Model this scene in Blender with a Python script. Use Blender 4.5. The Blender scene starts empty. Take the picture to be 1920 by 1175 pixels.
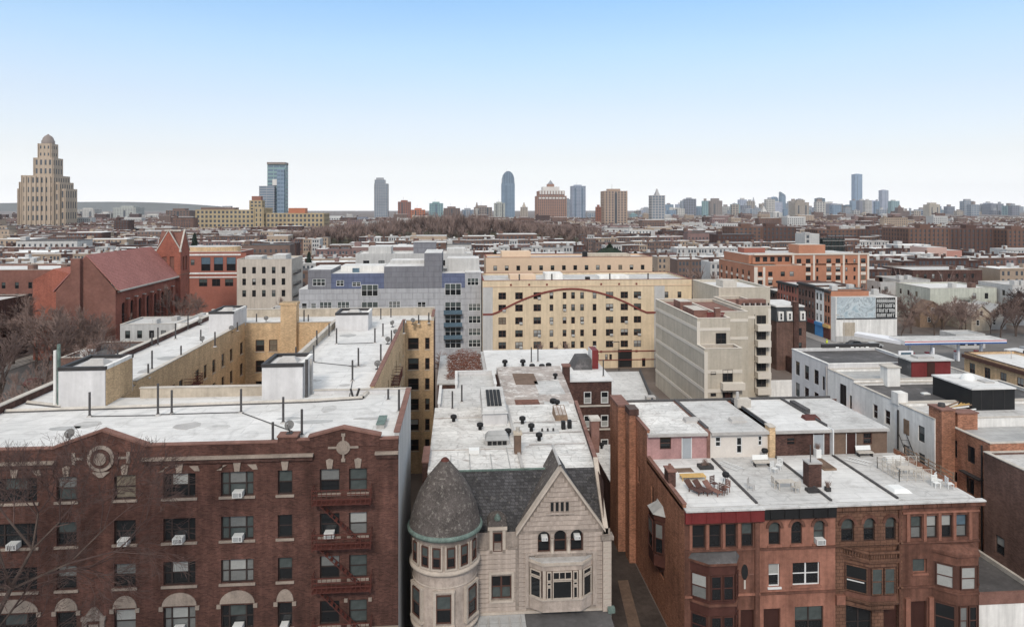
import bpy, math, random
from mathutils import Matrix, Vector
S = bpy.context.scene
COL = S.collection
rnd = random.Random(11)
R_ = math.radians
YAW = math.atan(0.078)

# ------------------------------------------------------------------ camera, sky, sun
cam = bpy.data.cameras.new('camera'); camo = bpy.data.objects.new('camera', cam); COL.objects.link(camo)
camo.location = (0, 0, 36); camo.rotation_euler = (R_(90), 0, -YAW)
cam.sensor_width = 36; cam.lens = 1300 / 1920 * 36
cam.shift_y = -197.5 / 1920
cam.clip_start = 0.5; cam.clip_end = 60000
S.camera = camo

VEIL = [(0.0, (0.80, 0.80, 0.81)), (0.03, (0.72, 0.73, 0.74)), (0.07, (0.62, 0.635, 0.65)), (0.145, (0.52, 0.585, 0.67)), (0.22, (0.41, 0.575, 0.75)), (0.29, (0.28, 0.51, 0.79)), (0.45, (0.50, 0.60, 0.70)), (0.65, (0.68, 0.69, 0.69)), (1.0, (0.70, 0.70, 0.69))]
SUN_EL, SUN_AZ = 38, 193          # degrees; azimuth clockwise from +Y: behind the camera, a little to the left
w = bpy.data.worlds.new('World'); S.world = w; w.use_nodes = True
nt = w.node_tree; nt.nodes.clear()
out = nt.nodes.new('ShaderNodeOutputWorld'); bg = nt.nodes.new('ShaderNodeBackground')
sky = nt.nodes.new('ShaderNodeTexSky'); sky.sky_type = 'NISHITA'; sky.sun_disc = False
sky.sun_elevation = R_(SUN_EL); sky.sun_rotation = R_(SUN_AZ)
sky.altitude = 20; sky.air_density = 1.0; sky.dust_density = 0.6; sky.ozone_density = 2.5
# thin veil of high cloud: whitest on the horizon, bluer above, the same all the way round
geo = nt.nodes.new('ShaderNodeTexCoord'); sep = nt.nodes.new('ShaderNodeSeparateXYZ')
nt.links.new(geo.outputs['Generated'], sep.inputs[0])
def ramp(stops):
    q = nt.nodes.new('ShaderNodeValToRGB'); nt.links.new(sep.outputs['Z'], q.inputs['Fac']); e = q.color_ramp.elements
    while len(e) < len(stops): e.new(0.5)
    for k, (p, c) in enumerate(stops): e[k].position = p; e[k].color = (*c, 1)
    return q.outputs['Color']
veil = ramp(VEIL); amount0 = ramp([(0.0, (0.97,) * 3), (0.07, (0.92,) * 3), (0.15, (0.72,) * 3), (0.29, (0.52,) * 3), (0.45, (0.7,) * 3), (0.65, (0.9,) * 3), (1.0, (0.92,) * 3)])
boost = nt.nodes.new('ShaderNodeVectorMath'); boost.operation = 'SCALE'; boost.inputs['Scale'].default_value = 10.0
nt.links.new(veil, boost.inputs[0])
mpw = nt.nodes.new('ShaderNodeMapping'); mpw.inputs['Scale'].default_value = (1.6, 1.6, 9.0); nt.links.new(geo.outputs['Generated'], mpw.inputs[0])
nzw = nt.nodes.new('ShaderNodeTexNoise'); nzw.inputs['Scale'].default_value = 1.5; nzw.inputs['Detail'].default_value = 5; nt.links.new(mpw.outputs[0], nzw.inputs[0])
amt = nt.nodes.new('ShaderNodeMapRange'); amt.inputs['From Min'].default_value = 0.3; amt.inputs['From Max'].default_value = 0.7; amt.inputs['To Min'].default_value = -0.05; amt.inputs['To Max'].default_value = 0.05; nt.links.new(nzw.outputs['Fac'], amt.inputs['Value'])
amount_ = nt.nodes.new('ShaderNodeMath'); amount_.operation = 'ADD'; amount_.use_clamp = True; nt.links.new(amount0, amount_.inputs[0]); nt.links.new(amt.outputs[0], amount_.inputs[1]); amount = amount_.outputs[0]
mixw = nt.nodes.new('ShaderNodeMix'); mixw.data_type = 'RGBA'
nt.links.new(amount, mixw.inputs['Factor']); nt.links.new(sky.outputs['Color'], mixw.inputs['A']); nt.links.new(boost.outputs[0], mixw.inputs['B'])
nt.links.new(mixw.outputs['Result'], bg.inputs['Color']); nt.links.new(bg.outputs[0], out.inputs['Surface'])
bg.inputs['Strength'].default_value = 0.1

sl = bpy.data.lights.new('sun', 'SUN'); sl.energy = 1.5; sl.angle = R_(12); sl.color = (1, 0.91, 0.80)
so = bpy.data.objects.new('sun', sl); COL.objects.link(so)
sd = Vector((math.sin(R_(SUN_AZ)) * math.cos(R_(SUN_EL)), math.cos(R_(SUN_AZ)) * math.cos(R_(SUN_EL)), math.sin(R_(SUN_EL))))
so.rotation_euler = sd.to_track_quat('Z', 'Y').to_euler(); so.location = (0, -50, 120)
vs = S.view_settings; vs.view_transform = 'Standard'; vs.look = 'None'; vs.gamma = 1; vs.use_curve_mapping = False
vs.exposure = 0.6
S.cycles.max_bounces = 5; S.cycles.diffuse_bounces = 3; S.cycles.glossy_bounces = 2; S.cycles.volume_bounces = 2
S.cycles.transparent_max_bounces = 4

# ------------------------------------------------------------------ materials
MATS = {}
def M(name, col, rough=0.85, var=0.25, sc=0.6, streak=0.0, bump=0.0, spec=0.2, brick=None, metal=0.0, fine=0.0, speck=None, cracks=None, seam=None, ring=None):
    """procedural surface: base colour with two scales of mottling, optional rain streaks, brickwork, fine grain"""
    if name in MATS: return MATS[name]
    m = bpy.data.materials.new(name); m.use_nodes = True; t = m.node_tree; n = t.nodes; L = t.links
    b = n['Principled BSDF']; b.inputs['Roughness'].default_value = rough; b.inputs['Metallic'].default_value = metal
    b.inputs['Specular IOR Level'].default_value = spec
    tc = n.new('ShaderNodeTexCoord'); P = tc.outputs['Object']
    def noise(scale, detail=4, vec=None, rg=0.6):
        q = n.new('ShaderNodeTexNoise'); q.inputs['Scale'].default_value = scale; q.inputs['Detail'].default_value = detail
        q.inputs['Roughness'].default_value = rg
        L.new(vec or P, q.inputs['Vector']); return q.outputs['Fac']
    def rng(sock, a, b_, lo=0.3, hi=0.7):
        q = n.new('ShaderNodeMapRange'); q.inputs['From Min'].default_value = lo; q.inputs['From Max'].default_value = hi
        q.inputs['To Min'].default_value = a; q.inputs['To Max'].default_value = b_; L.new(sock, q.inputs['Value']); return q.outputs[0]
    def mul(c, f):
        q = n.new('ShaderNodeMix'); q.data_type = 'RGBA'; q.blend_type = 'MULTIPLY'; q.inputs['Factor'].default_value = 1
        L.new(c, q.inputs['A']); L.new(f, q.inputs['B']); return q.outputs['Result']
    def mixc(f, c, col2):
        q = n.new('ShaderNodeMix'); q.data_type = 'RGBA'
        L.new(f, q.inputs['Factor']); L.new(c, q.inputs['A']); q.inputs['B'].default_value = (*col2, 1); return q.outputs['Result']
    rgb = n.new('ShaderNodeRGB'); rgb.outputs[0].default_value = (*col, 1); c = rgb.outputs[0]
    h = None
    if brick:
        bw, bh, mcol, var2 = brick
        sp = n.new('ShaderNodeSeparateXYZ'); L.new(P, sp.inputs[0])
        ad = n.new('ShaderNodeMath'); ad.operation = 'ADD'; L.new(sp.outputs[0], ad.inputs[0]); L.new(sp.outputs[1], ad.inputs[1])
        cb = n.new('ShaderNodeCombineXYZ'); L.new(ad.outputs[0], cb.inputs[0]); L.new(sp.outputs[2], cb.inputs[1])
        bk = n.new('ShaderNodeTexBrick'); L.new(cb.outputs[0], bk.inputs['Vector'])
        bk.inputs['Scale'].default_value = 1; bk.inputs['Brick Width'].default_value = bw; bk.inputs['Row Height'].default_value = bh
        bk.inputs['Mortar Size'].default_value = bh * 0.09
        bk.inputs['Color1'].default_value = tuple(x * (1 - var2) for x in col) + (1,)
        bk.inputs['Color2'].default_value = tuple(min(1, x * (1 + var2)) for x in col) + (1,)
        bk.inputs['Mortar'].default_value = (*mcol, 1)
        c = bk.outputs['Color']; h = bk.outputs['Fac']
    if seam:                                            # lapped sheets seen from above
        bk = n.new('ShaderNodeTexBrick'); L.new(P, bk.inputs['Vector']); bk.inputs['Scale'].default_value = 1
        bk.inputs['Brick Width'].default_value = seam[0]; bk.inputs['Row Height'].default_value = seam[1]; bk.inputs['Mortar Size'].default_value = seam[2]; bk.inputs['Mortar Smooth'].default_value = 0.5
        bk.inputs['Color1'].default_value = (1, 1, 1, 1); bk.inputs['Color2'].default_value = (seam[4],) * 3 + (1,); bk.inputs['Mortar'].default_value = (seam[3],) * 3 + (1,)
        c = mul(c, bk.outputs['Color'])
    if ring:                                            # tide marks left by standing water
        q = n.new('ShaderNodeMath'); q.operation = 'PINGPONG'; q.inputs[1].default_value = 0.07; L.new(noise(ring[0], 2), q.inputs[0]); c = mul(c, rng(q.outputs[0], ring[1], 1.0, 0.0, 0.012))
    c = mul(c, rng(noise(sc, 6), 1 - var, 1 + var * 0.6))
    c = mul(c, rng(noise(sc * 7.3, 5), 1 - var * 0.6, 1 + var * 0.35))
    if fine: c = mul(c, rng(noise(14, 3), 1 - fine, 1 + fine * 0.6))
    if streak:
        mp = n.new('ShaderNodeMapping'); mp.inputs['Scale'].default_value = (1.6, 1.6, 0.12); L.new(P, mp.inputs['Vector'])
        c = mul(c, rng(noise(1.0, 6, mp.outputs[0]), 1 - streak, 1.06))
    if speck:
        q = noise(speck[1], 8, None, 0.75); c = mixc(rng(q, 0, speck[3] if len(speck) > 3 else 0.85, speck[2], speck[2] + 0.12), c, speck[0])
    if cracks:
        v = n.new('ShaderNodeTexVoronoi'); v.feature = 'DISTANCE_TO_EDGE'; v.inputs['Scale'].default_value = cracks[1]; L.new(P, v.inputs['Vector'])
        c = mixc(rng(v.outputs['Distance'], cracks[3] if len(cracks) > 3 else 0.7, 0, 0, cracks[2]), c, cracks[0])
    L.new(c, b.inputs['Base Color'])
    if bump or brick:
        bp = n.new('ShaderNodeBump'); bp.inputs['Strength'].default_value = bump or 0.25; bp.inputs['Distance'].default_value = 0.02
        if h is None: h = noise(9, 5)
        else: bp.invert = True
        L.new(h, bp.inputs['Height']); L.new(bp.outputs[0], b.inputs['Normal'])
    MATS[name] = m; return m

MORT = (0.20, 0.17, 0.15)
m_brick = M('red_brick', (0.122, 0.056, 0.044), var=0.42, sc=0.18, streak=0.45, brick=(0.22, 0.075, (0.14, 0.085, 0.07), 0.32), fine=0.2)
m_brickdk = M('sooty_brick', (0.105, 0.050, 0.040), var=0.4, sc=0.25, streak=0.35, brick=(0.22, 0.075, (0.12, 0.09, 0.08), 0.4), fine=0.2)
m_brickor = M('orange_brick', (0.45, 0.205, 0.125), var=0.30, sc=0.22, streak=0.3, brick=(0.22, 0.075, (0.16, 0.11, 0.09), 0.3), fine=0.2)
m_brickfar = M('weathered_brick', (0.175, 0.098, 0.078), var=0.35, sc=0.15, streak=0.25, brick=(0.22, 0.075, (0.16, 0.12, 0.1), 0.25))
m_tan = M('tan_brick', (0.66, 0.46, 0.275), var=0.18, sc=0.15, streak=0.2, brick=(0.22, 0.075, (0.36, 0.27, 0.17), 0.2))
m_brown = M('brownstone', (0.19, 0.090, 0.065), var=0.45, sc=0.35, streak=0.5, bump=0.15, fine=0.15)
m_brownred = M('painted_brownstone', (0.35, 0.162, 0.115), var=0.36, sc=0.35, streak=0.4, bump=0.12, fine=0.12)
m_brownmid = M('umber_brownstone', (0.185, 0.098, 0.066), var=0.35, sc=0.3, streak=0.3, bump=0.15, brick=(0.5, 0.28, (0.10, 0.05, 0.035), 0.12), fine=0.15)
m_darkbay = M('dark_painted_bay', (0.085, 0.035, 0.028), rough=0.6, var=0.3, sc=0.5, streak=0.2)
m_white = M('white_roof', (0.66, 0.65, 0.635), var=0.15, sc=0.16, fine=0.07, speck=((0.38, 0.365, 0.35), 0.38, 0.54, 0.6), seam=(9.0, 1.05, 0.05, 0.80, 0.95), ring=(0.13, 0.86))
m_white2 = M('grey_white_roof', (0.55, 0.54, 0.525), var=0.18, sc=0.2, fine=0.1, speck=((0.30, 0.28, 0.27), 0.5, 0.54, 0.65), seam=(6.0, 0.95, 0.05, 0.76, 0.93), ring=(0.2, 0.82))
m_silver = M('patched_silver_roof', (0.68, 0.665, 0.64), var=0.24, sc=0.3, fine=0.12, speck=((0.24, 0.20, 0.18), 0.9, 0.56, 0.75), cracks=((0.36, 0.33, 0.31), 0.35, 0.03, 0.4), seam=(4.5, 0.9, 0.05, 0.70, 0.90), ring=(0.25, 0.78))
m_rustroof = M('rusty_patched_roof', (0.40, 0.35, 0.32), var=0.35, sc=0.4, fine=0.15, speck=((0.72, 0.70, 0.67), 0.7, 0.52, 0.8))
m_tar = M('tar_roof', (0.10, 0.095, 0.095), var=0.35, sc=0.3, speck=((0.22, 0.2, 0.2), 0.6, 0.58))
m_greyroof = M('grey_roof', (0.40, 0.40, 0.395), var=0.2, sc=0.3, seam=(5.0, 1.0, 0.05, 0.75, 0.92), speck=((0.25, 0.24, 0.23), 0.5, 0.58, 0.6))
m_wpaint = M('white_painted_wall', (0.78, 0.76, 0.725), var=0.12, sc=0.3, streak=0.25)
m_gpaint = M('grey_painted_wall', (0.50, 0.49, 0.475), var=0.1, sc=0.3, streak=0.2)
m_bulk = M('bulkhead_render', (0.60, 0.585, 0.58), var=0.1, sc=0.4, streak=0.15)
m_tanpar = M('tan_parapet', (0.50, 0.43, 0.345), var=0.2, sc=0.5, streak=0.25)
m_cop = M('pale_coping', (0.50, 0.46, 0.41), var=0.2, sc=0.8)
m_copred = M('terracotta_coping', (0.215, 0.115, 0.092), var=0.3, sc=1.2)
m_lime = M('limestone', (0.475, 0.395, 0.34), var=0.28, sc=0.5, streak=0.3, bump=0.2, fine=0.14)
m_limedk = M('stained_limestone', (0.335, 0.28, 0.24), var=0.35, sc=0.7, streak=0.35, fine=0.14)
m_trim = M('cream_stone_trim', (0.46, 0.395, 0.335), var=0.2, sc=1.2, fine=0.1)
m_atrim = M('weathered_stone_trim', (0.335, 0.275, 0.23), var=0.25, sc=1.2, streak=0.2, fine=0.12)
m_slate = M('dark_slate', (0.060, 0.058, 0.062), rough=0.7, var=0.3, sc=0.8, fine=0.3, brick=(0.3, 0.2, (0.03, 0.03, 0.03), 0.35), speck=((0.15, 0.14, 0.13), 3.4, 0.56, 0.8))
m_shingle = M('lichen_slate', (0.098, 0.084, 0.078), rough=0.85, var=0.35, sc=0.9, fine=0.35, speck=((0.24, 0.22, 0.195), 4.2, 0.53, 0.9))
m_copper = M('verdigris_copper', (0.145, 0.195, 0.172), rough=0.6, var=0.4, sc=2.0, fine=0.2)
m_alum = M('grey_flashing', (0.42, 0.40, 0.38), rough=0.5, var=0.2, sc=1.0)
m_steel = M('dark_steel', (0.045, 0.042, 0.042), rough=0.55, var=0.2, sc=2)
m_pipe = M('dark_vent_pipe', (0.085, 0.080, 0.080), rough=0.7, var=0.3, sc=2)
m_rust = M('rust_red_iron', (0.10, 0.034, 0.027), rough=0.7, var=0.3, sc=1.5)
m_glass = M('dark_glass', (0.014, 0.016, 0.018), rough=0.06, var=0.1, sc=0.8, spec=0.5)
m_glassg = M('green_grey_glass', (0.075, 0.090, 0.088), rough=0.08, var=0.3, sc=0.35, spec=0.5)
m_glassb = M('blue_glass', (0.10, 0.15, 0.19), rough=0.12, var=0.3, sc=0.3, spec=0.5)
m_blind = M('white_blind_behind_glass', (0.34, 0.345, 0.33), rough=0.25, var=0.15, sc=1.0, spec=0.5)
m_blind2 = M('grey_blind_behind_glass', (0.17, 0.175, 0.17), rough=0.25, var=0.2, sc=1.0, spec=0.5)
m_curtain = M('curtain_behind_glass', (0.20, 0.17, 0.13), rough=0.25, var=0.35, sc=3.0, spec=0.5)
m_offw = M('off_white_render', (0.55, 0.495, 0.43), var=0.12, sc=0.3, streak=0.22)
m_wframe = M('white_window_frame', (0.66, 0.66, 0.65), rough=0.5, var=0.08, sc=1)
m_dframe = M('dark_window_frame', (0.040, 0.030, 0.028), rough=0.5, var=0.15, sc=1)
m_bframe = M('brown_window_frame', (0.09, 0.045, 0.035), rough=0.5, var=0.15, sc=1)
m_ac = M('white_enamel', (0.66, 0.66, 0.64), rough=0.45, var=0.08, sc=2)
m_acgr = M('grey_grille', (0.25, 0.25, 0.25), rough=0.6, var=0.1, sc=2)
m_blackp = M('black_paint', (0.018, 0.018, 0.019), rough=0.6, var=0.2, sc=0.8)
m_redcorn = M('oxblood_paint', (0.17, 0.030, 0.030), rough=0.6, var=0.2, sc=0.6, streak=0.15)
m_pink = M('pink_paint', (0.42, 0.245, 0.235), var=0.22, sc=0.7, streak=0.2)
m_cream = M('cream_siding', (0.62, 0.57, 0.52), var=0.08, sc=0.6)
m_brownp = M('brown_siding', (0.17, 0.115, 0.085), var=0.25, sc=0.7, streak=0.2)
m_door = M('grey_door', (0.33, 0.35, 0.37), rough=0.5, var=0.1, sc=1)
m_doordk = M('dark_door', (0.05, 0.022, 0.018), rough=0.5, var=0.2, sc=1)
m_bark = M('grey_brown_bark', (0.105, 0.078, 0.066), rough=0.95, var=0.3, sc=2)
m_twig = M('winter_twigs', (0.215, 0.15, 0.128), rough=0.95, var=0.25, sc=0.6)
m_ever = M('evergreen_needles', (0.030, 0.045, 0.032), rough=0.95, var=0.4, sc=0.8)
m_ground = M('winter_ground', (0.16, 0.13, 0.115), var=0.35, sc=0.02, speck=((0.22, 0.20, 0.19), 0.03, 0.55))
m_asph = M('asphalt', (0.155, 0.148, 0.145), var=0.2, sc=0.1, fine=0.08)
m_pave = M('concrete_pavement', (0.30, 0.28, 0.265), var=0.2, sc=0.2, brick=(1.5, 1.5, (0.2, 0.19, 0.18), 0.06))
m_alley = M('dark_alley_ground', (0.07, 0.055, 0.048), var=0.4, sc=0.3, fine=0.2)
m_grass = M('winter_grass', (0.115, 0.105, 0.065), var=0.4, sc=0.2, fine=0.2)
m_wood = M('weathered_wood', (0.24, 0.165, 0.115), var=0.3, sc=2, fine=0.15)
m_yellowwood = M('yellow_wood', (0.55, 0.36, 0.14), var=0.2, sc=2)
m_plastic = M('white_plastic', (0.72, 0.72, 0.70), rough=0.45, var=0.06, sc=2)
m_line = M('road_paint', (0.62, 0.60, 0.55), var=0.2, sc=0.8)

# ------------------------------------------------------------------ mesh builder
class MB:
    def __init__(s): s.v = []; s.f = []; s.k = []; s.mats = []; s.T = None; s.sm = []
    def mi(s, m):
        if m not in s.mats: s.mats.append(m)
        return s.mats.index(m)
    def pts(s, ps):
        i = len(s.v)
        for p in ps:
            if s.T is not None: p = s.T @ Vector(p)
            s.v.append((p[0], p[1], p[2]))
        return i
    def face(s, ps, m, smooth=False):
        i = s.pts(ps); s.f.append(tuple(range(i, i + len(ps)))); s.k.append(s.mi(m)); s.sm.append(smooth)
    def box(s, x0, y0, z0, x1, y1, z1, m, top=None, skip=''):
        i = s.pts([(x0, y0, z0), (x1, y0, z0), (x1, y1, z0), (x0, y1, z0), (x0, y0, z1), (x1, y0, z1), (x1, y1, z1), (x0, y1, z1)])
        for q, key in (((0, 3, 2, 1), 'd'), ((4, 5, 6, 7), 'u'), ((0, 1, 5, 4), 'f'), ((1, 2, 6, 5), 'r'), ((2, 3, 7, 6), 'b'), ((3, 0, 4, 7), 'l')):
            if key in skip: continue
            s.f.append(tuple(i + j for j in q)); s.k.append(s.mi(top if key == 'u' and top else m)); s.sm.append(False)
        return s
    def prism(s, poly, z0, z1, m, top=None, bottom=True):
        n = len(poly); i = s.pts([(x, y, z0) for x, y in poly] + [(x, y, z1) for x, y in poly])
        for a in range(n):
            b = (a + 1) % n; s.f.append((i + a, i + b, i + n + b, i + n + a)); s.k.append(s.mi(m)); s.sm.append(False)
        s.f.append(tuple(i + n + a for a in range(n))); s.k.append(s.mi(top or m)); s.sm.append(False)
        if bottom: s.f.append(tuple(i + a for a in reversed(range(n)))); s.k.append(s.mi(m)); s.sm.append(False)
        return s
    def loft(s, pa, pb, m):
        """solid between two equal-length outlines"""
        n = len(pa); i = s.pts(list(pa) + list(pb))
        for a in range(n):
            b = (a + 1) % n; s.f.append((i + a, i + b, i + n + b, i + n + a)); s.k.append(s.mi(m)); s.sm.append(False)
        s.f.append(tuple(i + n + a for a in range(n))); s.k.append(s.mi(m)); s.sm.append(False)
        s.f.append(tuple(i + a for a in reversed(range(n)))); s.k.append(s.mi(m)); s.sm.append(False)
        return s
    def lathe(s, prof, m, cx=0, cy=0, seg=24, a0=0, a1=360, smooth=True):
        full = abs(a1 - a0 - 360) < 1e-6; cols = seg if full else seg + 1
        i = s.pts([(cx + r * math.cos(R_(a0 + (a1 - a0) * j / seg)), cy + r * math.sin(R_(a0 + (a1 - a0) * j / seg)), z) for (r, z) in prof for j in range(cols)])
        for p in range(len(prof) - 1):
            for j in range(seg):
                j2 = (j + 1) % cols
                s.f.append((i + p * cols + j, i + p * cols + j2, i + (p + 1) * cols + j2, i + (p + 1) * cols + j)); s.k.append(s.mi(m)); s.sm.append(smooth)
        return s
    def tube(s, p, q, r0, r1, m, seg=4, cap=False):
        p, q = Vector(p), Vector(q); d = q - p
        if d.length < 1e-6: return s
        d.normalize(); a = d.orthogonal().normalized(); b = d.cross(a)
        ring = lambda c, r: [c + (a * math.cos(6.28318 * j / seg) + b * math.sin(6.28318 * j / seg)) * r for j in range(seg)]
        i = s.pts(ring(p, r0) + ring(q, r1))
        for j in range(seg):
            j2 = (j + 1) % seg; s.f.append((i + j, i + j2, i + seg + j2, i + seg + j)); s.k.append(s.mi(m)); s.sm.append(False)
        if cap:
            s.f.append(tuple(i + seg + j for j in range(seg))); s.k.append(s.mi(m)); s.sm.append(False)
        return s
    def mesh(s, name, origin=(0, 0, 0)):
        me = bpy.data.meshes.new(name); ox, oy, oz = origin
        me.from_pydata([(x - ox, y - oy, z - oz) for x, y, z in s.v], [], s.f)
        for m in s.mats: me.materials.append(m)
        me.polygons.foreach_set('material_index', s.k)
        me.polygons.foreach_set('use_smooth', s.sm)
        me.update(); return me
    def build(s, name, parent=None, kind=None, origin=None):
        og = origin if origin is not None else (tuple(parent['base']) if parent is not None else (0, 0, 0))
        o = bpy.data.objects.new(name, s.mesh(name, og)); COL.objects.link(o)
        if parent is not None: o.parent = parent
        else: o.location = og
        o['base'] = og
        if kind: o['kind'] = kind
        return o

def tag(o, label, cat, group=None):
    o['label'] = label; o['category'] = cat
    if group: o['group'] = group
    return o
def thing(name, label, cat, loc=(0, 0, 0), group=None):
    o = bpy.data.objects.new(name, None); COL.objects.link(o); o.location = loc; o['base'] = tuple(loc); o.empty_display_size = 0.5
    return tag(o, label, cat, group)
def place(name, me, parent, mat):
    """one more object sharing mesh me; mat = world matrix (parent is not rotated)"""
    o = bpy.data.objects.new(name, me); COL.objects.link(o)
    if parent is not None:
        o.parent = parent; b = parent.get('base', (0, 0, 0)); mat = Matrix.Translation((-b[0], -b[1], -b[2])) @ mat
    o.matrix_local = mat
    return o
def copy_thing(src, loc, label=None, rotz=0.0, scale=1.0, group=None):
    r = src.copy(); COL.objects.link(r); r.location = loc; r.rotation_euler = (0, 0, rotz); r.scale = (scale,) * 3
    if label: r['label'] = label
    if group: r['group'] = group
    for ch in list(src.children):
        c = ch.copy(); COL.objects.link(c); c.parent = r
        for g in ch.children:
            d = g.copy(); COL.objects.link(d); d.parent = c
    return r
def bpart(parent, name, m, x0, y0, z0, x1, y1, z1, top=None, skip=''):
    return MB().box(x0, y0, z0, x1, y1, z1, m, top, skip).build(name, parent)

# wall frame: x along the wall seen from outside, y into the wall, z up
def frame(ox, oy, oz=0.0, deg=0.0):
    return Matrix.Translation((ox, oy, oz)) @ Matrix.Rotation(R_(deg), 4, 'Z')

def wall(parent, F, w, h, m, holes=(), depth=0.2, name='wall', z0=0.0, rev=None):
    """front face w x h with openings (x0,z0,x1,z1[,'arch']) and their reveals"""
    b = MB(); b.T = F; rev = rev or m
    xs = sorted({0.0, w, *[q for t in holes for q in (t[0], t[2])]}); zs = sorted({z0, h, *[q for t in holes for q in (t[1], t[3])]})
    for j in range(len(zs) - 1):
        run = None
        for i in range(len(xs)):
            solid = False
            if i < len(xs) - 1:
                cx, cz = (xs[i] + xs[i + 1]) / 2, (zs[j] + zs[j + 1]) / 2
                solid = not any(t[0] < cx < t[2] and t[1] < cz < t[3] for t in holes)
            if solid and run is None: run = xs[i]
            if not solid and run is not None:
                b.face([(run, 0, zs[j]), (xs[i], 0, zs[j]), (xs[i], 0, zs[j + 1]), (run, 0, zs[j + 1])], m); run = None
    for t in holes:
        x0, a0, x1, a1 = t[:4]; arch = len(t) > 4
        if arch:
            r = (x1 - x0) / 2; cx = (x0 + x1) / 2; cz = a1 - r; N = 8
            arc = [(cx - r * math.cos(math.pi * k / N), cz + r * math.sin(math.pi * k / N)) for k in range(N + 1)]
            for k in range(N):
                p, q = arc[k], arc[k + 1]; cxn = (x0, a1) if k < N / 2 else (x1, a1)
                b.face([(cxn[0], 0, cxn[1]), (p[0], 0, p[1]), (q[0], 0, q[1])], m)
                b.face([(p[0], 0, p[1]), (p[0], depth, p[1]), (q[0], depth, q[1]), (q[0], 0, q[1])], rev)
            b.face([(x0, 0, a1), (cx, 0, a1), (cx, 0, a1)], m) if False else None
            b.face([(x0, 0, a0), (x0, depth, a0), (x0, depth, cz), (x0, 0, cz)], rev)
            b.face([(x1, 0, a0), (x1, 0, cz), (x1, depth, cz), (x1, depth, a0)], rev)
        else:
            b.face([(x0, 0, a0), (x0, depth, a0), (x0, depth, a1), (x0, 0, a1)], rev)
            b.face([(x1, 0, a0), (x1, 0, a1), (x1, depth, a1), (x1, depth, a0)], rev)
            b.face([(x0, 0, a1), (x0, depth, a1), (x1, depth, a1), (x1, 0, a1)], rev)
        b.face([(x0, 0, a0), (x1, 0, a0), (x1, depth, a0), (x0, depth, a0)], rev)
    return b.build(name, parent)

_wc = {}
def window_meshes(w, h, style, fm, gm):
    """-> (frame mesh, [(pane mesh, matrix)])"""
    key = (round(w, 2), round(h, 2), style, fm.name, tuple(g.name for g in gm))
    if key in _wc: return _wc[key]
    t = 0.07; b = MB(); D = 0.10; panes = []
    def bar(x0, z0, x1, z1, y0=0.0, y1=D): b.box(x0, y0, z0, x1, y1, z1, fm)
    def pane(x0, z0, x1, z1, g, y=0.06): panes.append((x0, z0, x1, z1, g, y))
    bar(0, 0, t, h); bar(w - t, 0, w, h); bar(t, 0, w - t, t); bar(t, h - t, w - t, h)
    def dh(x0, x1, gu, gl):
        zm = h * 0.5
        bar(x0, zm - 0.04, x1, zm + 0.04, 0.02, D - 0.01)
        pane(x0, zm + 0.04, x1, h - t, gu, 0.045); pane(x0, t, x1, zm - 0.04, gl, 0.075)
    if style == 'dh': dh(t, w - t, gm[0], gm[1])
    elif style == 'two':
        bar(w / 2 - 0.06, t, w / 2 + 0.06, h - t, 0.005, D - 0.005); dh(t, w / 2 - 0.06, gm[0], gm[1]); dh(w / 2 + 0.06, w - t, gm[0], gm[1])
    elif style == 'three':
        a = w * 0.24
        for x in (a, w - a): bar(x - 0.05, t, x + 0.05, h - t, 0.005, D - 0.005)
        dh(t, a - 0.05, gm[1], gm[1]); dh(a + 0.05, w - a - 0.05, gm[0], gm[1]); dh(w - a + 0.05, w - t, gm[1], gm[1])
    elif style == 'fixed': pane(t, t, w - t, h - t, gm[0])
    elif style.startswith('grid'):
        nx, nz = int(style[4]), int(style[5])
        xs = [t + (w - 2 * t) * i / nx for i in range(nx + 1)]; zs = [t + (h - 2 * t) * i / nz for i in range(nz + 1)]
        for x in xs[1:-1]: bar(x - 0.03, t, x + 0.03, h - t, 0.01, D - 0.02)
        for z in zs[1:-1]: bar(t, z - 0.03, w - t, z + 0.03, 0.015, D - 0.015)
        for i in range(nx):
            for j in range(nz): pane(xs[i] + 0.02, zs[j] + 0.02, xs[i + 1] - 0.02, zs[j + 1] - 0.02, gm[(i + j) % len(gm)])
    fr = b.mesh('window')
    pl = []
    for (x0, z0, x1, z1, g, y) in panes:
        p = MB().box(0, 0, 0, x1 - x0, 0.012, z1 - z0, g); pl.append((p.mesh('pane'), Matrix.Translation((x0, y, z0))))
    _wc[key] = (fr, pl); return _wc[key]

def gl_pick(light=0.35):
    u = rnd.random()
    if u < light * 0.22: return (m_blind, m_blind2)
    if u < light * 0.4: return (m_curtain, m_curtain)
    if u < light * 0.6: return (m_blind, m_glass)
    if u < light: return (m_blind2, m_glassg)
    if u < light + 0.25: return (m_glassg, m_glass)
    return (m_glass, m_glass)

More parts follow.
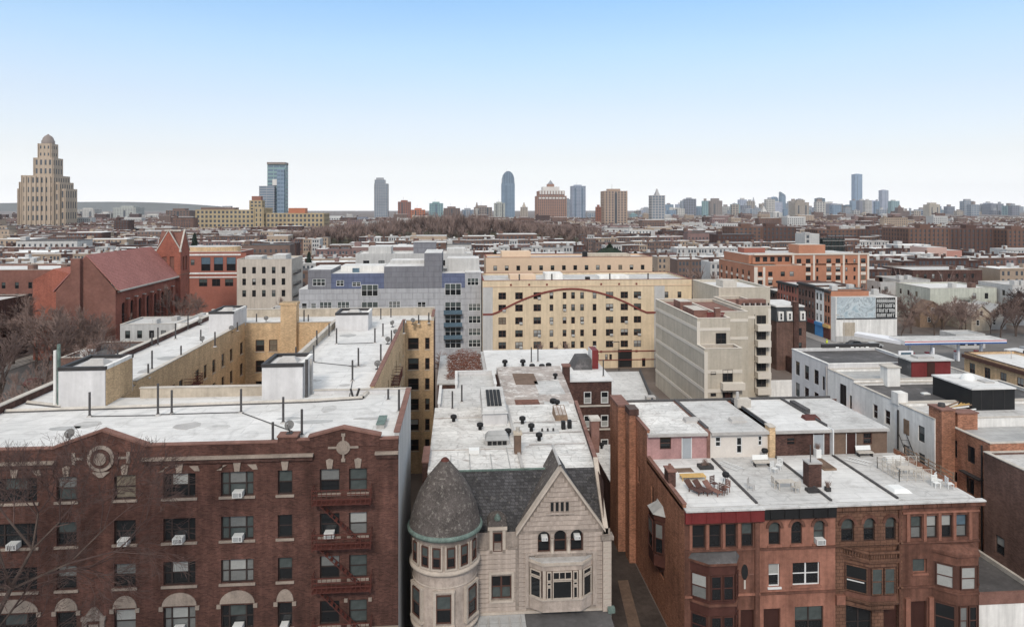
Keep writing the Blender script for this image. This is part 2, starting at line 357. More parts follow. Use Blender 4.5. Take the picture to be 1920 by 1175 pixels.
def window(parent, F, x0, z0, x1, z1, style='dh', fm=None, gm=None, inset=0.12, detail=True):
    fm = fm or m_dframe; gm = gm or gl_pick()
    if detail and inset <= 0: inset = -0.105
    if detail:
        fr, pl = window_meshes(x1 - x0, z1 - z0, style, fm, gm)
        o = place('window', fr, parent, F @ Matrix.Translation((x0, inset, z0)))
        for me, mt in pl:
            p = bpy.data.objects.new('pane', me); COL.objects.link(p); p.parent = o; p.matrix_local = mt
        return o
    key = ('s', round(x1 - x0, 2), round(z1 - z0, 2), style, fm.name, tuple(g.name for g in gm))
    if key not in _wc:
        b = MB(); w, h = x1 - x0, z1 - z0; t = 0.09
        b.box(0, 0, 0, w, 0.06, t, fm); b.box(0, 0, h - t, w, 0.06, h, fm); b.box(0, 0, t, t, 0.06, h - t, fm); b.box(w - t, 0, t, w, 0.06, h - t, fm)
        xs = [t, w - t]
        if style == 'two': xs = [t, w / 2 - 0.05, w / 2 + 0.05, w - t]; b.box(w / 2 - 0.05, 0, t, w / 2 + 0.05, 0.06, h - t, fm)
        if style == 'three':
            xs = [t, w / 3 - 0.05, w / 3 + 0.05, 2 * w / 3 - 0.05, 2 * w / 3 + 0.05, w - t]
            for q in (w / 3, 2 * w / 3): b.box(q - 0.05, 0, t, q + 0.05, 0.06, h - t, fm)
        for i in range(0, len(xs), 2):
            if style == 'fixed': b.box(xs[i], 0.03, t, xs[i + 1], 0.05, h - t, gm[0])
            else:
                b.box(xs[i], 0.03, h / 2 + 0.03, xs[i + 1], 0.05, h - t, gm[0]); b.box(xs[i], 0.035, t, xs[i + 1], 0.05, h / 2 - 0.03, gm[1])
                b.box(xs[i], 0.01, h / 2 - 0.03, xs[i + 1], 0.05, h / 2 + 0.03, fm)
        _wc[key] = b.mesh('window')
    return place('window', _wc[key], parent, F @ Matrix.Translation((x0, -0.06 if inset == 0 else inset, z0)))

_bx = {}
def lbox(parent, name, F, x0, y0, z0, x1, y1, z1, m):
    """box part in wall coordinates, mesh shared between equal sizes"""
    key = (name, round(x1 - x0, 3), round(y1 - y0, 3), round(z1 - z0, 3), m.name)
    if key not in _bx: _bx[key] = MB().box(0, 0, 0, x1 - x0, y1 - y0, z1 - z0, m).mesh(name)
    return place(name, _bx[key], parent, F @ Matrix.Translation((x0, y0, z0)))

def ring(parent, name, x0, y0, x1, y1, z0, z1, t, m, cop=None, ch=0.08, sides='FBLR'):
    """parapet: one part, with its coping as a second"""
    b = MB(); c = MB(); e = 0.05
    seg = {'F': (x0, y0, x1, y0 + t), 'B': (x0, y1 - t, x1, y1), 'L': (x0, y0 + t * ('F' in sides), x0 + t, y1 - t * ('B' in sides)), 'R': (x1 - t, y0 + t * ('F' in sides), x1, y1 - t * ('B' in sides))}
    for s in sides:
        a = seg[s]; b.box(a[0], a[1], z0, a[2], a[3], z1, m)
        if s in 'FB': c.box(a[0] - e, a[1] - e, z1, a[2] + e, a[3] + e, z1 + ch, cop or m)
        else: c.box(a[0] - e, a[1] + (e if 'F' in sides else 0), z1, a[2] + e, a[3] - (e if 'B' in sides else 0), z1 + ch, cop or m)
    b.build(name, parent)
    if cop: c.build('coping', parent)

def shell(parent, x0, y0, x1, y1, z0, z1, wm, rm, holes=None, par=0.4, t=0.25, cop=None, sides='FBLR', pars='FBLR', wmats=None, depth=0.2):
    """plain building body: four walls (each a part), roof deck, parapet. Returns the wall frames."""
    holes = holes or {}; wmats = wmats or {}
    FR = {'F': (frame(x0, y0, 0, 0), x1 - x0), 'L': (frame(x0, y1, 0, -90), y1 - y0), 'R': (frame(x1, y0, 0, 90), y1 - y0), 'B': (frame(x1, y1, 0, 180), x1 - x0)}
    for s in sides:
        F, wd = FR[s]; wall(parent, F, wd, z1, wmats.get(s, wm), holes.get(s, ()), depth, z0=z0)
    MB().box(x0 + 0.004, y0 + 0.004, z1 - 0.25, x1 - 0.004, y1 - 0.004, z1 - 0.003, rm).build('roof', parent)
    if par:
        ring(parent, 'parapet', x0 + 0.0, y0 + 0.0, x1, y1, z1, z1 + par, t, wm, cop, sides=pars)
    return {k: v[0] for k, v in FR.items()}
PIPES = [(-16.47, 54.26, 1.83), (-12.64, 51.46, 1.9), (-12.38, 47.62, 1.25), (-10.66, 48.47, 1.83), (-16.4, 71.91, 1.52), (-14.56, 71.52, 1.73), (-15.95, 80.09, 1.75), (-15.59, 85.62, 1.62), (-13.88, 80.85, 1.84), (-9.74, 69.02, 1.88), (-9.49, 63.52, 1.88), (-9.57, 81.15, 1.73), (-9.07, 85.11, 1.62), (-7.69, 81.32, 1.42), (-7.81, 71.24, 1.79), (-6.72, 87.08, 1.66), (-4.5, 53.6, 1.72), (-5.66, 57.1, 0.87), (-9.53, 99.97, 1.29), (-10.76, 98.17, 1.57), (-3.93, 94.48, 1.44), (-5.28, 94.15, 1.22), (-27.44, 97.19, 1.17), (-23.77, 96.47, 1.09), (-20.97, 96.69, 1.68), (-20.39, 96.64, 1.02), (-22.49, 54.05, 2.41), (-21.62, 54.38, 1.82), (-27.47, 54.17, 1.84), (-30.0, 57.32, 1.05), (-28.4, 66.18, 1.28), (-29.44, 69.43, 1.85), (-28.53, 74.1, 1.38), (-33.91, 81.49, 2.06), (-33.48, 85.3, 1.9), (-34.4, 81.1, 1.56), (-34.4, 73.2, 1.19), (-30.36, 84.72, 1.2), (-27.25, 80.36, 1.68), (-34.4, 91.58, 1.91), (-27.97, 90.62, 1.09)]
DISHES = [(-11.3, 47.7, 20.85), (-8.03, 80.4, 20.4), (-7.56, 85.35, 20.4), (-6.04, 93.78, 20.4), (-8.55, 91.88, 20.4), (-26.13, 97.09, 20.4), (-7.76, 67.96, 20.4), (-29.31, 82.37, 20.4), (-28.34, 89.51, 20.4), (-34.3, 95.44, 20.4), (-25.84, 48.46, 20.4)]
# ------------------------------------------------------------------ ground and roads
def ground_sheet():
    b = MB()
    b.box(-9000, -400, -0.6, 9000, 9000, 0.0, m_ground); o = b.build('ground'); o['kind'] = 'structure'
ground_sheet()
def flat(name, x0, y0, x1, y1, z, m):
    o = MB().box(x0, y0, z - 0.3, x1, y1, z, m).build(name); o['kind'] = 'structure'; return o
flat('avenue', 82, 95, 97, 900, 0.012, m_asph); flat('side_avenue', -99, 60, -84, 900, 0.012, m_asph)
flat('front_street', -200, 4, 200, 18, 0.012, m_asph)
flat('pavement', 97, 95, 101, 900, 0.14, m_pave); flat('pavement', 78, 95, 82, 900, 0.14, m_pave)
flat('pavement', -84, 60, -79, 900, 0.14, m_pave); flat('pavement', -104, 60, -99, 900, 0.14, m_pave)
flat('pavement', -200, 18, 200, 22, 0.14, m_pave); flat('forecourt', 101, 128, 160, 188, 0.016, m_asph)
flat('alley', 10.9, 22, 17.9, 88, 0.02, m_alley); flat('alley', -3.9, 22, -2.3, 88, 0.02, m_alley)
o = MB().prism([(12.6, 40), (13.8, 40), (16.4, 66), (15.4, 66)], 0.0, 0.06, m_brownp).build('path'); o['kind'] = 'structure'
flat('yard_lawn', 20, 120, 38, 152, 0.015, m_asph)
lm = MB()
for k in range(70): lm.box(89.4, 100 + k * 9, 0.0, 89.6, 103 + k * 9, 0.018, m_line)
o = lm.build('road_markings'); o['kind'] = 'structure'

# ------------------------------------------------------------------ A: long brick apartment house with courtyard
AX0, AX1, AY0, AY1, AZ = -35.0, -4.0, 47.2, 102.0, 20.4
A = thing('apartment_house', 'dark red brick apartment house with white roof, pale gables and a tan inner courtyard', 'apartment building', (-19.5, 47.2, 0))
F = frame(AX0, AY0)
cols = [(-29.95, 2.75, 'three'), (-26.0, 1.25, 'dh'), (-22.4, 1.35, 'dh'), (-19.3, 2.05, 'three'), (-15.62, 2.1, 'three'), (-11.95, 0.95, 'dh'), (-9.2, 1.3, 'dh'), (-7.28, 1.2, 'dh')]
rows = [(16.95, 18.55), (14.05, 15.6), (11.2, 12.75), (8.15, 9.75), (5.3, 6.9), (2.4, 4.0)]
holes = []; wins = []
for ci, (x, wd, st) in enumerate(cols):
    for ri, (a, c) in enumerate(rows):
        u = x - AX0; holes.append((u, a, u + wd, c)); wins.append((u, a, u + wd, c, st, ci, ri))
wall(A, F, AX1 - AX0, 20.05, m_brick, holes, 0.28)
ACS = []
for (u0, a, u1, c, st, ci, ri) in wins:
    gm = gl_pick(0.3)
    if ci == 7: gm = (m_glassg, m_glassg) if ri != 1 else (m_blind, m_blind2)
    if (ci, ri) in ((6, 0), (6, 2), (2, 2), (1, 2)): gm = (m_blind2, m_glass)
    if (ci, ri) == (3, 0): gm = (m_blind, m_glass)
    window(A, F, u0, a, u1, c, st, m_dframe, gm, inset=0.16)
    lbox(A, 'sill', F, u0 - 0.12, -0.10, a - 0.16, u1 + 0.12, 0.10, a - 0.002, m_atrim)
    if ri == 0:                                             # pale keystone and corner stones over the top row
        k = MB(); k.T = F; xm = (u0 + u1) / 2
        k.loft([(xm - 0.16, -0.09, c + 0.05), (xm + 0.16, -0.09, c + 0.05), (xm + 0.24, -0.09, c + 0.62), (xm, -0.09, c + 0.72), (xm - 0.24, -0.09, c + 0.62)],
               [(xm - 0.16, 0.02, c + 0.05), (xm + 0.16, 0.02, c + 0.05), (xm + 0.24, 0.02, c + 0.62), (xm, 0.02, c + 0.72), (xm - 0.24, 0.02, c + 0.62)], m_atrim)
        k.build('keystone', A)
        if st == 'three':
            for sg in (-1, 1):
                e = xm + sg * ((u1 - u0) / 2 + 0.12); k = MB(); k.T = F
                k.loft([(e - 0.16, -0.07, c + 0.15), (e + 0.16, -0.07, c + 0.15), (e - sg * 0.1 + 0.16, -0.07, c + 0.48), (e - sg * 0.5, -0.07, c + 0.48)],
                       [(e - 0.16, 0.02, c + 0.15), (e + 0.16, 0.02, c + 0.15), (e - sg * 0.1 + 0.16, 0.02, c + 0.48), (e - sg * 0.5, 0.02, c + 0.48)], m_atrim)
                k.build('corner_stone', A)
    if ri == 3 and ci not in (6, 7):                        # segmental pale arch panels
        k = MB(); k.T = F; xm = (u0 + u1) / 2; r = (u1 - u0) / 2 + 0.08; hh = 0.85 if st == 'three' else 0.8; N = 12
        fr = [(xm - r * math.cos(math.pi * q / N), -0.06, c + 0.12 + hh * math.sin(math.pi * q / N)) for q in range(N + 1)]
        k.loft(fr, [(p[0], 0.02, p[2]) for p in fr], m_atrim); k.build('arch_panel', A)
        for sg in (-1, 1): lbox(A, 'impost', F, xm + sg * (r + 0.05) - 0.13, -0.1, c - 0.18, xm + sg * (r + 0.05) + 0.13, 0.02, c + 0.08, m_atrim)
    if ri == 3 and ci == 7:
        for e in (u0 - 0.2, u1 + 0.2): lbox(A, 'impost', F, e - 0.11, -0.1, c - 0.1, e + 0.11, 0.02, c + 0.13, m_atrim)
# string courses and parapet with two gables
def cornice(xa, xb, z):
    lbox(A, 'cornice', F, xa - AX0, -0.30, z, xb - AX0, 0.02, z + 0.16, m_atrim); lbox(A, 'cornice_moulding', F, xa - AX0 + 0.05, -0.16, z - 0.28, xb - AX0 - 0.05, 0.02, z - 0.004, m_brickdk)
cornice(-35, -26.0, 19.45); cornice(-20.6, -9.6, 19.5); cornice(-5.55, -4.0, 19.5)
cornice(-6.9, -4.0, 7.75); cornice(-35, -10.6, 7.45)
lbox(A, 'plinth', F, 0, -0.12, 0, 31, 0.02, 1.2, m_limedk)
def gable(x0, xm, x1, zb, zs, zp):
    b = MB(); b.T = F; t = 0.35
    pf = [(x0 - AX0, zb), (x1 - AX0, zb), (x1 - AX0, zs), (xm - AX0, zp), (x0 - AX0, zs)]
    b.loft([(x, -0.05, z) for x, z in pf], [(x, t, z) for x, z in pf], m_brick); b.build('gable', A)
    c = MB(); c.T = F
    for (xa, za, xb, zc) in ((x0 - 0.1, zs - 0.03, xm, zp), (xm, zp, x1 + 0.1, zs - 0.03)):
        a_, b_ = xa - AX0, xb - AX0
        c.loft([(a_, -0.14, za), (b_, -0.14, zc), (b_, -0.14, zc + 0.14), (a_, -0.14, za + 0.14)], [(a_, t + 0.06, za), (b_, t + 0.06, zc), (b_, t + 0.06, zc + 0.14), (a_, t + 0.06, za + 0.14)], m_copred)
    c.build('gable_coping', A)
gable(-26.1, -23.1, -20.4, 20.05, 20.42, 21.45); gable(-9.85, -7.65, -5.25, 20.05, 20.72, 21.25)
b = MB(); b.T = F; c = MB(); c.T = F
for xa, xb, zz in ((-35, -26.1, 20.35), (-20.4, -11.95, 20.4), (-10.7, -9.85, 20.5), (-5.25, -4.0, 20.45)):
    b.box(xa - AX0, 0.0, 20.05, xb - AX0, 0.35, zz, m_brick); c.box(xa - AX0, -0.06, zz, xb - AX0, 0.4, zz + 0.09, m_copred)
b.build('parapet', A); c.build('coping', A)
ch = MB(); ch.T = F; ch.box(-11.95 - AX0, -0.03, 20.05, -10.7 - AX0, 0.9, 20.75, m_brick); ch.box(-12.0 - AX0, -0.08, 20.75, -10.65 - AX0, 0.95, 20.85, m_copred); ch.build('chimney', A)
# medallions
def star(xm, zm):
    b = MB(); b.T = F; x = xm - AX0
    b.lathe([(0.0, -0.001), (0.50, -0.001)], m_atrim)if False else None
    N = 16; cir = [(x + 0.46 * math.cos(6.2832 * q / N), zm + 0.46 * math.sin(6.2832 * q / N)) for q in range(N)]
    b.loft([(p, -0.14, q) for p, q in cir], [(p, 0.0, q) for p, q in cir], m_atrim)
    cir = [(x + 0.30 * math.cos(6.2832 * q / N), zm + 0.30 * math.sin(6.2832 * q / N)) for q in range(N)]
    b.loft([(p, -0.19, q) for p, q in cir], [(p, -0.13, q) for p, q in cir], m_atrim)
    for dx, dz in ((1, 0), (-1, 0), (0, 1), (0, -1)):
        if dx: b.box(min(x + dx * 0.4, x + dx * 1.0), -0.10, zm - 0.07, max(x + dx * 0.4, x + dx * 1.0), 0, zm + 0.07, m_atrim)
        else: b.box(x - 0.07, -0.10, min(zm + dz * 0.4, zm + dz * 0.95), x + 0.07, 0, max(zm + dz * 0.4, zm + dz * 0.95), m_atrim)
        if dz: b.box(x - 0.13, -0.12, zm + dz * 0.85 - 0.1, x + 0.13, 0, zm + dz * 0.85 + 0.1, m_atrim)
    b.build('medallion', A)
star(-7.65, 20.0)
def crest(xm, zm):
    b = MB(); b.T = F; x = xm - AX0; N = 18
    for r, y in ((0.85, -0.10), (0.62, -0.16), (0.40, -0.22)):
        cir = [(x + r * math.cos(6.2832 * q / N), zm + r * math.sin(6.2832 * q / N)) for q in range(N)]
        b.loft([(p, y - 0.03, q) for p, q in cir], [(p, y + 0.04 if y < -0.1 else 0, q) for p, q in cir], m_limedk if r != 0.62 else m_brickdk)
    for sg in (-1, 1):
        b.box(min(x + sg * 0.80, x + sg * 1.08), -0.09, zm - 0.42, max(x + sg * 0.80, x + sg * 1.08), 0, zm + 0.42, m_brickdk)
        b.box(min(x + sg * 1.09, x + sg * 1.6), -0.08, zm - 0.07, max(x + sg * 1.09, x + sg * 1.6), 0, zm + 0.07, m_limedk)
        b.box(min(x + sg * 1.61, x + sg * 1.82), -0.1, zm - 0.36, max(x + sg * 1.61, x + sg * 1.82), 0, zm + 0.4, m_limedk)
    b.loft([(x - 0.55, -0.1, zm - 0.9), (x + 0.55, -0.1, zm - 0.9), (x + 0.12, -0.1, zm - 1.25), (x - 0.12, -0.1, zm - 1.25)], [(x - 0.55, 0, zm - 0.9), (x + 0.55, 0, zm - 0.9), (x + 0.12, 0, zm - 1.25), (x - 0.12, 0, zm - 1.25)], m_limedk)
    b.build('crest', A)
crest(-23.2, 19.7)
# carved niche between the two narrow windows of the fourth row
b = MB(); b.T = F; x = -23.65 - AX0
for sg in (-1, 1): b.box(x + sg * 0.55 - 0.14, -0.16, 7.0, x + sg * 0.55 + 0.14, 0, 9.2, m_limedk)
b.box(x - 0.75, -0.2, 9.2, x + 0.75, 0, 9.42, m_limedk); b.box(x - 0.3, -0.1, 7.2, x + 0.3, 0, 8.9, m_atrim)
b.loft([(x - 0.6, -0.14, 9.42), (x + 0.6, -0.14, 9.42), (x + 0.15, -0.14, 10.0), (x - 0.15, -0.14, 10.0)], [(x - 0.6, 0, 9.42), (x + 0.6, 0, 9.42), (x + 0.15, 0, 10.0), (x - 0.15, 0, 10.0)], m_limedk)
b.build('niche', A)

# the other outer walls, courts and roof decks
wall(A, frame(AX1, AY0, 0, 90), 12.3, 20.4, m_gpaint, name='side_wall')                       # front block, right side
wall(A, frame(AX0, AY1, 0, -90), AY1 - AY0, 20.4, m_brickdk, [(2 + i * 3.3, 3 * j + 2.2, 3.2 + i * 3.3, 3 * j + 3.9) for i in range(15) for j in range(6)], name='side_wall')
FL = frame(AX0, AY1, 0, -90)
for i in range(15):
    for j in range(6): window(A, FL, 2 + i * 3.3, 3 * j + 2.2, 3.2 + i * 3.3, 3 * j + 3.9, 'dh', m_dframe, (m_glass, m_glass), detail=False)
def deck(x0, y0, x1, y1): MB().box(x0, y0, AZ - 0.4, x1, y1, AZ, m_white).build('roof', A)
deck(-34.7, 47.55, -4.2, 59.4); deck(-34.7, 59.404, -28.5, 95.0); deck(-16.1, 59.404, -7.3, 95.0); deck(-34.7, 95.004, -3.5, 101.7)
def lit(*cols_):                                       # helper: rows of openings for court walls
    return [(x, z, x + wd, z + hh) for (x, wd) in cols_ for (z, hh) in [(AZ - 3.55 - 2.75 * k, 1.55) for k in range(6)]]
def court(F, w, cols_, m=m_tan, nm='court_wall', wins_from=0, st='dh'):
    hs = lit(*cols_); wall(A, F, w, 20.4, m, hs, 0.22, nm)
    for hh in hs:
        window(A, F, *hh, 'two' if hh[2] - hh[0] > 1.7 else 'dh', m_bframe, gl_pick(0.15), inset=0.1, detail=False)
        lbox(A, 'sill', F, hh[0] - 0.08, -0.06, hh[1] - 0.12, hh[2] + 0.08, 0.08, hh[1] - 0.002, m_tanpar)
court(frame(-28.3, 59.4, 0, 90), 35.6, [(3.3, 1.0), (6.2, 0.9), (8.0, 1.1), (11.6, 1.0), (13.6, 1.0), (18.0, 1.1), (20.5, 0.9), (23.2, 1.0), (26.3, 1.0), (29.4, 1.0), (33.4, 1.2)])
court(frame(-28.3, 95.0, 0, 0), 12.2, [(1.35, 1.15), (3.1, 1.1), (4.75, 0.55), (8.6, 1.3)])
court(frame(-7.1, 59.4, 0, 90), 35.4, [(4, 1.0), (8, 1.0), (12, 1.0), (17, 1.0), (21, 1.0), (26, 1.0), (31, 1.1)])
court(frame(-7.1, 94.8, 0, 0), 3.8, [(0.35, 1.45), (2.65, 0.62)])
wall(A, frame(-3.3, 94.8, 0, 90), 7.2, 20.4, m_brickdk, name='side_wall'); wall(A, frame(-16.3, 95, 0, -90), 35.6, 20.4, m_tan, name='court_wall')
wall(A, frame(-28.3 + 12.0, 59.4, 0, 180), 12.0, 20.4, m_tan, name='court_wall'); wall(A, frame(-4.0, 59.4, 0, 180), 3.1, 20.4, m_tan, name='court_wall')
wall(A, frame(-3.3, 102, 0, 180), 31.7, 20.4, m_tan, name='rear_wall')
def para(x0, y0, x1, y1, h=0.75, m=m_tanpar, c=m_cop, base=AZ):
    MB().box(x0, y0, base, x1, y1, base + h, m).build('parapet', A); MB().box(x0 - 0.06, y0 - 0.06, base + h, x1 + 0.06, y1 + 0.06, base + h + 0.08, c).build('coping', A)
para(-35, 47.7, -34.6, 102, 0.55, m_brickdk, m_cop)
para(-4.3, 47.7, -4.0, 59.1, 0.35, m_gpaint, m_copred); para(-26.0, 59.1, -15.9, 59.4, 0.8); para(-12.0, 59.2, -4.0, 59.4, 0.3, m_bulk, m_cop)
para(-28.65, 63.6, -28.3, 94.9, 0.35, m_tan, m_cop); para(-16.3, 60.6, -16.0, 94.7, 0.75)
para(-7.4, 59.6, -7.1, 94.6, 0.5, m_tan, m_copred); para(-28.2, 95.0, -16.1, 95.25, 0.25, m_tan, m_cop); para(-7.0, 94.8, -3.3, 95.05, 0.35, m_tan, m_cop)
para(-34.9, 101.65, -3.4, 102.0, 1.1, m_tanpar, m_cop); para(-3.6, 95.2, -3.3, 101.55, 0.8, m_tanpar, m_copred)
# raised curb that crosses the front block (dark flashing line)
for (p, q) in (((-34.5, 55.9), (-11.5, 57.0)), ((-11.5, 57.0), (-7.8, 57.6)), ((-34.3, 58.3), (-31.0, 57.0)), ((-7.8, 57.6), (-7.6, 59.3))):
    b = MB(); b.tube((p[0], p[1], AZ + 0.05), (q[0], q[1], AZ + 0.05), 0.20, 0.20, m_cop, 6, True); b.tube((p[0], p[1] - 0.24, AZ + 0.02), (q[0], q[1] - 0.24, AZ + 0.02), 0.07, 0.07, m_pipe, 6, True); b.build('roof_curb', A)
def bulkhead(x0, y0, x1, y1, h, side=m_bulk):
    b = MB(); z = AZ
    b.box(x0, y0, z, x1, y1, z + h, m_bulk); b.build('bulkhead', A)
    r = MB(); t = 0.25
    for (a0, b0, a1, b1) in ((x0 - 0.05, y0 - 0.05, x1 + 0.05, y0 + t), (x0 - 0.05, y1 - t, x1 + 0.05, y1 + 0.05), (x0 - 0.05, y0 + t + 0.002, x0 + t, y1 - t - 0.002), (x1 - t, y0 + t + 0.002, x1 + 0.05, y1 - t - 0.002)):
        r.box(a0, b0, z + h, a1, b1, z + h + 0.28, m_wpaint if a0 > x0 + 1 else m_steel)
    r.build('bulkhead_rim', A)
    s = MB(); cx, cy = (x0 + x1) / 2, (y0 + y1) / 2; s.loft([(cx - 0.9, cy - 0.8, z + h), (cx + 0.9, cy - 0.8, z + h), (cx + 0.9, cy + 0.8, z + h), (cx - 0.9, cy + 0.8, z + h)], [(cx - 0.5, cy - 0.1, z + h + 0.45), (cx + 0.5, cy - 0.1, z + h + 0.45), (cx + 0.5, cy + 0.1, z + h + 0.45), (cx - 0.5, cy + 0.1, z + h + 0.45)], m_alum); s.build('skylight', A)
bulkhead(-31.2, 56.9, -27.7, 61.6, 2.85); bulkhead(-15.95, 58.0, -12.7, 62.2, 2.6); bulkhead(-15.5, 89.5, -11.4, 93.6, 2.0); bulkhead(-31.4, 90.4, -28.4, 96.0, 2.2)
MB().box(-27.696, 57.0, AZ + 0.02, -27.68, 61.5, AZ + 2.83, m_tan).build('bulkhead_side', A)
tc = MB(); tc.box(-23.5, 94.2, 0, -21.45, 95.9, 23.1, m_tan); tc.box(-23.62, 94.1, 23.1, -21.33, 96.0, 23.4, m_tan); tc.build('chimney_stack', A)
for (x, y, z, hh, m) in ((-31.6, 57.2, AZ, 4.4, m_wpaint), (-31.28, 57.1, AZ, 4.9, m_copper), (-12.45, 58.4, AZ, 3.1, m_pipe), (-12.3, 59.4, AZ, 3.0, m_alum)):
    MB().tube((x, y, z), (x, y, z + hh), 0.13, 0.13, m, 8, True).build('flue', A)
vp = MB(); vp.lathe([(0.13, 0), (0.085, 0.12), (0.085, 1.0), (0.0, 1.0)], m_pipe, seg=8, smooth=False); vp.lathe([(0.24, 0.0), (0.14, 0.06)], m_alum, seg=8, smooth=False); vpm = vp.mesh('vent_pipe')
for (x, y, h) in PIPES: place('vent_pipe', vpm, A, Matrix.Translation((x, y, AZ)) @ Matrix.Diagonal((1, 1, h, 1)))
hb = MB(); hb.box(-5.75, 49.6, AZ, -5.2, 51.6, AZ + 0.3, m_alum); hb.box(-5.78, 49.55, AZ + 0.3, -5.17, 51.65, AZ + 0.36, m_copper); hb.build('roof_hatch', A)
for (x, y) in ((-8.6, 57.9), (-8.35, 57.95)): MB().tube((x, y, AZ), (x + (0.25 if x > -8.5 else -0.2), y, AZ + 0.75), 0.1, 0.1, m_steel, 6, True).build('vent_stub', A)

rp = random.Random(3)
for k in range(16):                                     # tar patches and drains on the white deck
    x, y = (rp.uniform(-33, -6), rp.uniform(49, 55)) if k < 8 else ((rp.uniform(-15, -8.5), rp.uniform(62, 90)) if k < 13 else (rp.uniform(-33, -29.5), rp.uniform(64, 92)))
    w_, d_ = rp.uniform(0.5, 1.8), rp.uniform(0.4, 1.3); N = 9
    pl = [(x + w_ * rp.uniform(0.7, 1.1) * math.cos(6.2832 * q / N), y + d_ * rp.uniform(0.7, 1.1) * math.sin(6.2832 * q / N)) for q in range(N)]
    MB().prism(pl, AZ - 0.01, AZ + 0.012, (m_white2, m_greyroof, m_alum)[k % 3]).build('roof_patch', A)
for (p, q) in (((-27.4, 54.1), (-22.5, 54.0)), ((-22.4, 54.2), (-16.5, 54.3)), ((-16.4, 54.2), (-10.7, 48.6)), ((-14.5, 71.4), (-9.7, 69.0)), ((-9.5, 63.6), (-8.9, 57.8)), ((-13.9, 80.8), (-9.6, 81.1))):
    MB().tube((*p, AZ + 0.05), (*q, AZ + 0.05), 0.035, 0.035, m_steel, 4).build('cable', A)
# satellite dishes on A
m_dish = M('weathered_dish', (0.16, 0.155, 0.15), rough=0.6, var=0.25, sc=2)
def dish_thing(loc, label, rot=0.0):
    t = thing('satellite_dish', label, 'satellite dish', loc, 'satellite dishes on the long white roof')
    d = MB(); T = Matrix.Translation((loc[0], loc[1], loc[2] + 0.55)) @ Matrix.Rotation(rot, 4, 'Z') @ Matrix.Rotation(R_(58), 4, 'X'); d.T = T
    d.lathe([(0.0, 0.0), (0.13, 0.01), (0.24, 0.035), (0.32, 0.075)], m_pipe, seg=14); d.lathe([(0.32, 0.075), (0.30, 0.09), (0.0, 0.02)], m_dish, seg=14); d.build('dish', t)
    m = MB(); m.tube(loc, (loc[0], loc[1], loc[2] + 0.52), 0.04, 0.04, m_steel, 5); m.box(loc[0] - 0.2, loc[1] - 0.2, loc[2], loc[0] + 0.2, loc[1] + 0.2, loc[2] + 0.05, m_steel); m.build('mast', t)
    a = MB(); a.T = T; a.tube((0, -0.35, 0.06), (0, -0.05, 0.5), 0.02, 0.02, m_steel, 4); a.box(-0.05, -0.1, 0.47, 0.05, 0, 0.56, m_acgr); a.build('feed_arm', t)
DL = ['grey satellite dish on the brick chimney block above the front wall', 'satellite dish by the right wing parapet beside a fire escape', 'satellite dish behind the one on the right wing parapet', 'satellite dish near the rear right corner of the white roof', 'satellite dish right of the far bulkhead on the white roof', 'satellite dish left of the tan chimney stack', 'satellite dish on the right edge of the wing, nearest the pipe bracket', 'satellite dish on the courtyard parapet of the left wing', 'satellite dish in front of the rear left bulkhead', 'satellite dish at the far left corner of the white roof', 'satellite dish above the left gable on the front roof']
for (x, y, z), l in zip(DISHES, DL): dish_thing((x, y, z), l, rnd.uniform(-0.6, 0.6))

# window air conditioners
def ac_unit(loc, label, group, s=1.0):
    t = thing('air_conditioner', label, 'air conditioner', loc, group); x, y, z = loc
    b = MB(); b.box(x - 0.36 * s, y - 0.45, z, x + 0.36 * s, y + 0.12, z + 0.42 * s, m_ac); b.build('case', t)
    g = MB()
    for k in range(5): g.box(x - 0.3 * s, y - 0.465, z + 0.06 + k * 0.065 * s, x + 0.1 * s, y - 0.452, z + (0.1 + k * 0.065) * s, m_acgr)
    g.box(x + 0.14 * s, y - 0.46, z + 0.06, x + 0.3 * s, y - 0.452, z + 0.36 * s, m_acgr); g.build('grille', t)
cn = ['leftmost triple window column', 'second window column from the left', 'third window column from the left', 'triple window column right of the left gable', 'middle triple window column', 'narrow single window column', 'fire escape window column', 'rightmost window column']
rn = ['top row', 'second row from the top', 'third row from the top', 'arched row']
for ci, ri in ((4, 0), (2, 1), (3, 1), (4, 1), (0, 1), (3, 3), (4, 3), (6, 1), (5, 3)):
    x, wd, st = cols[ci]; a = rows[ri][0]
    ac_unit((x + wd / 2 + (0.1 if ci == 4 else 0), 47.25, a + 0.02), 'white air conditioner, %s, %s' % (cn[ci], rn[ri]), 'window air conditioners of the brick apartment house', 0.68 if wd < 1 else 0.88)

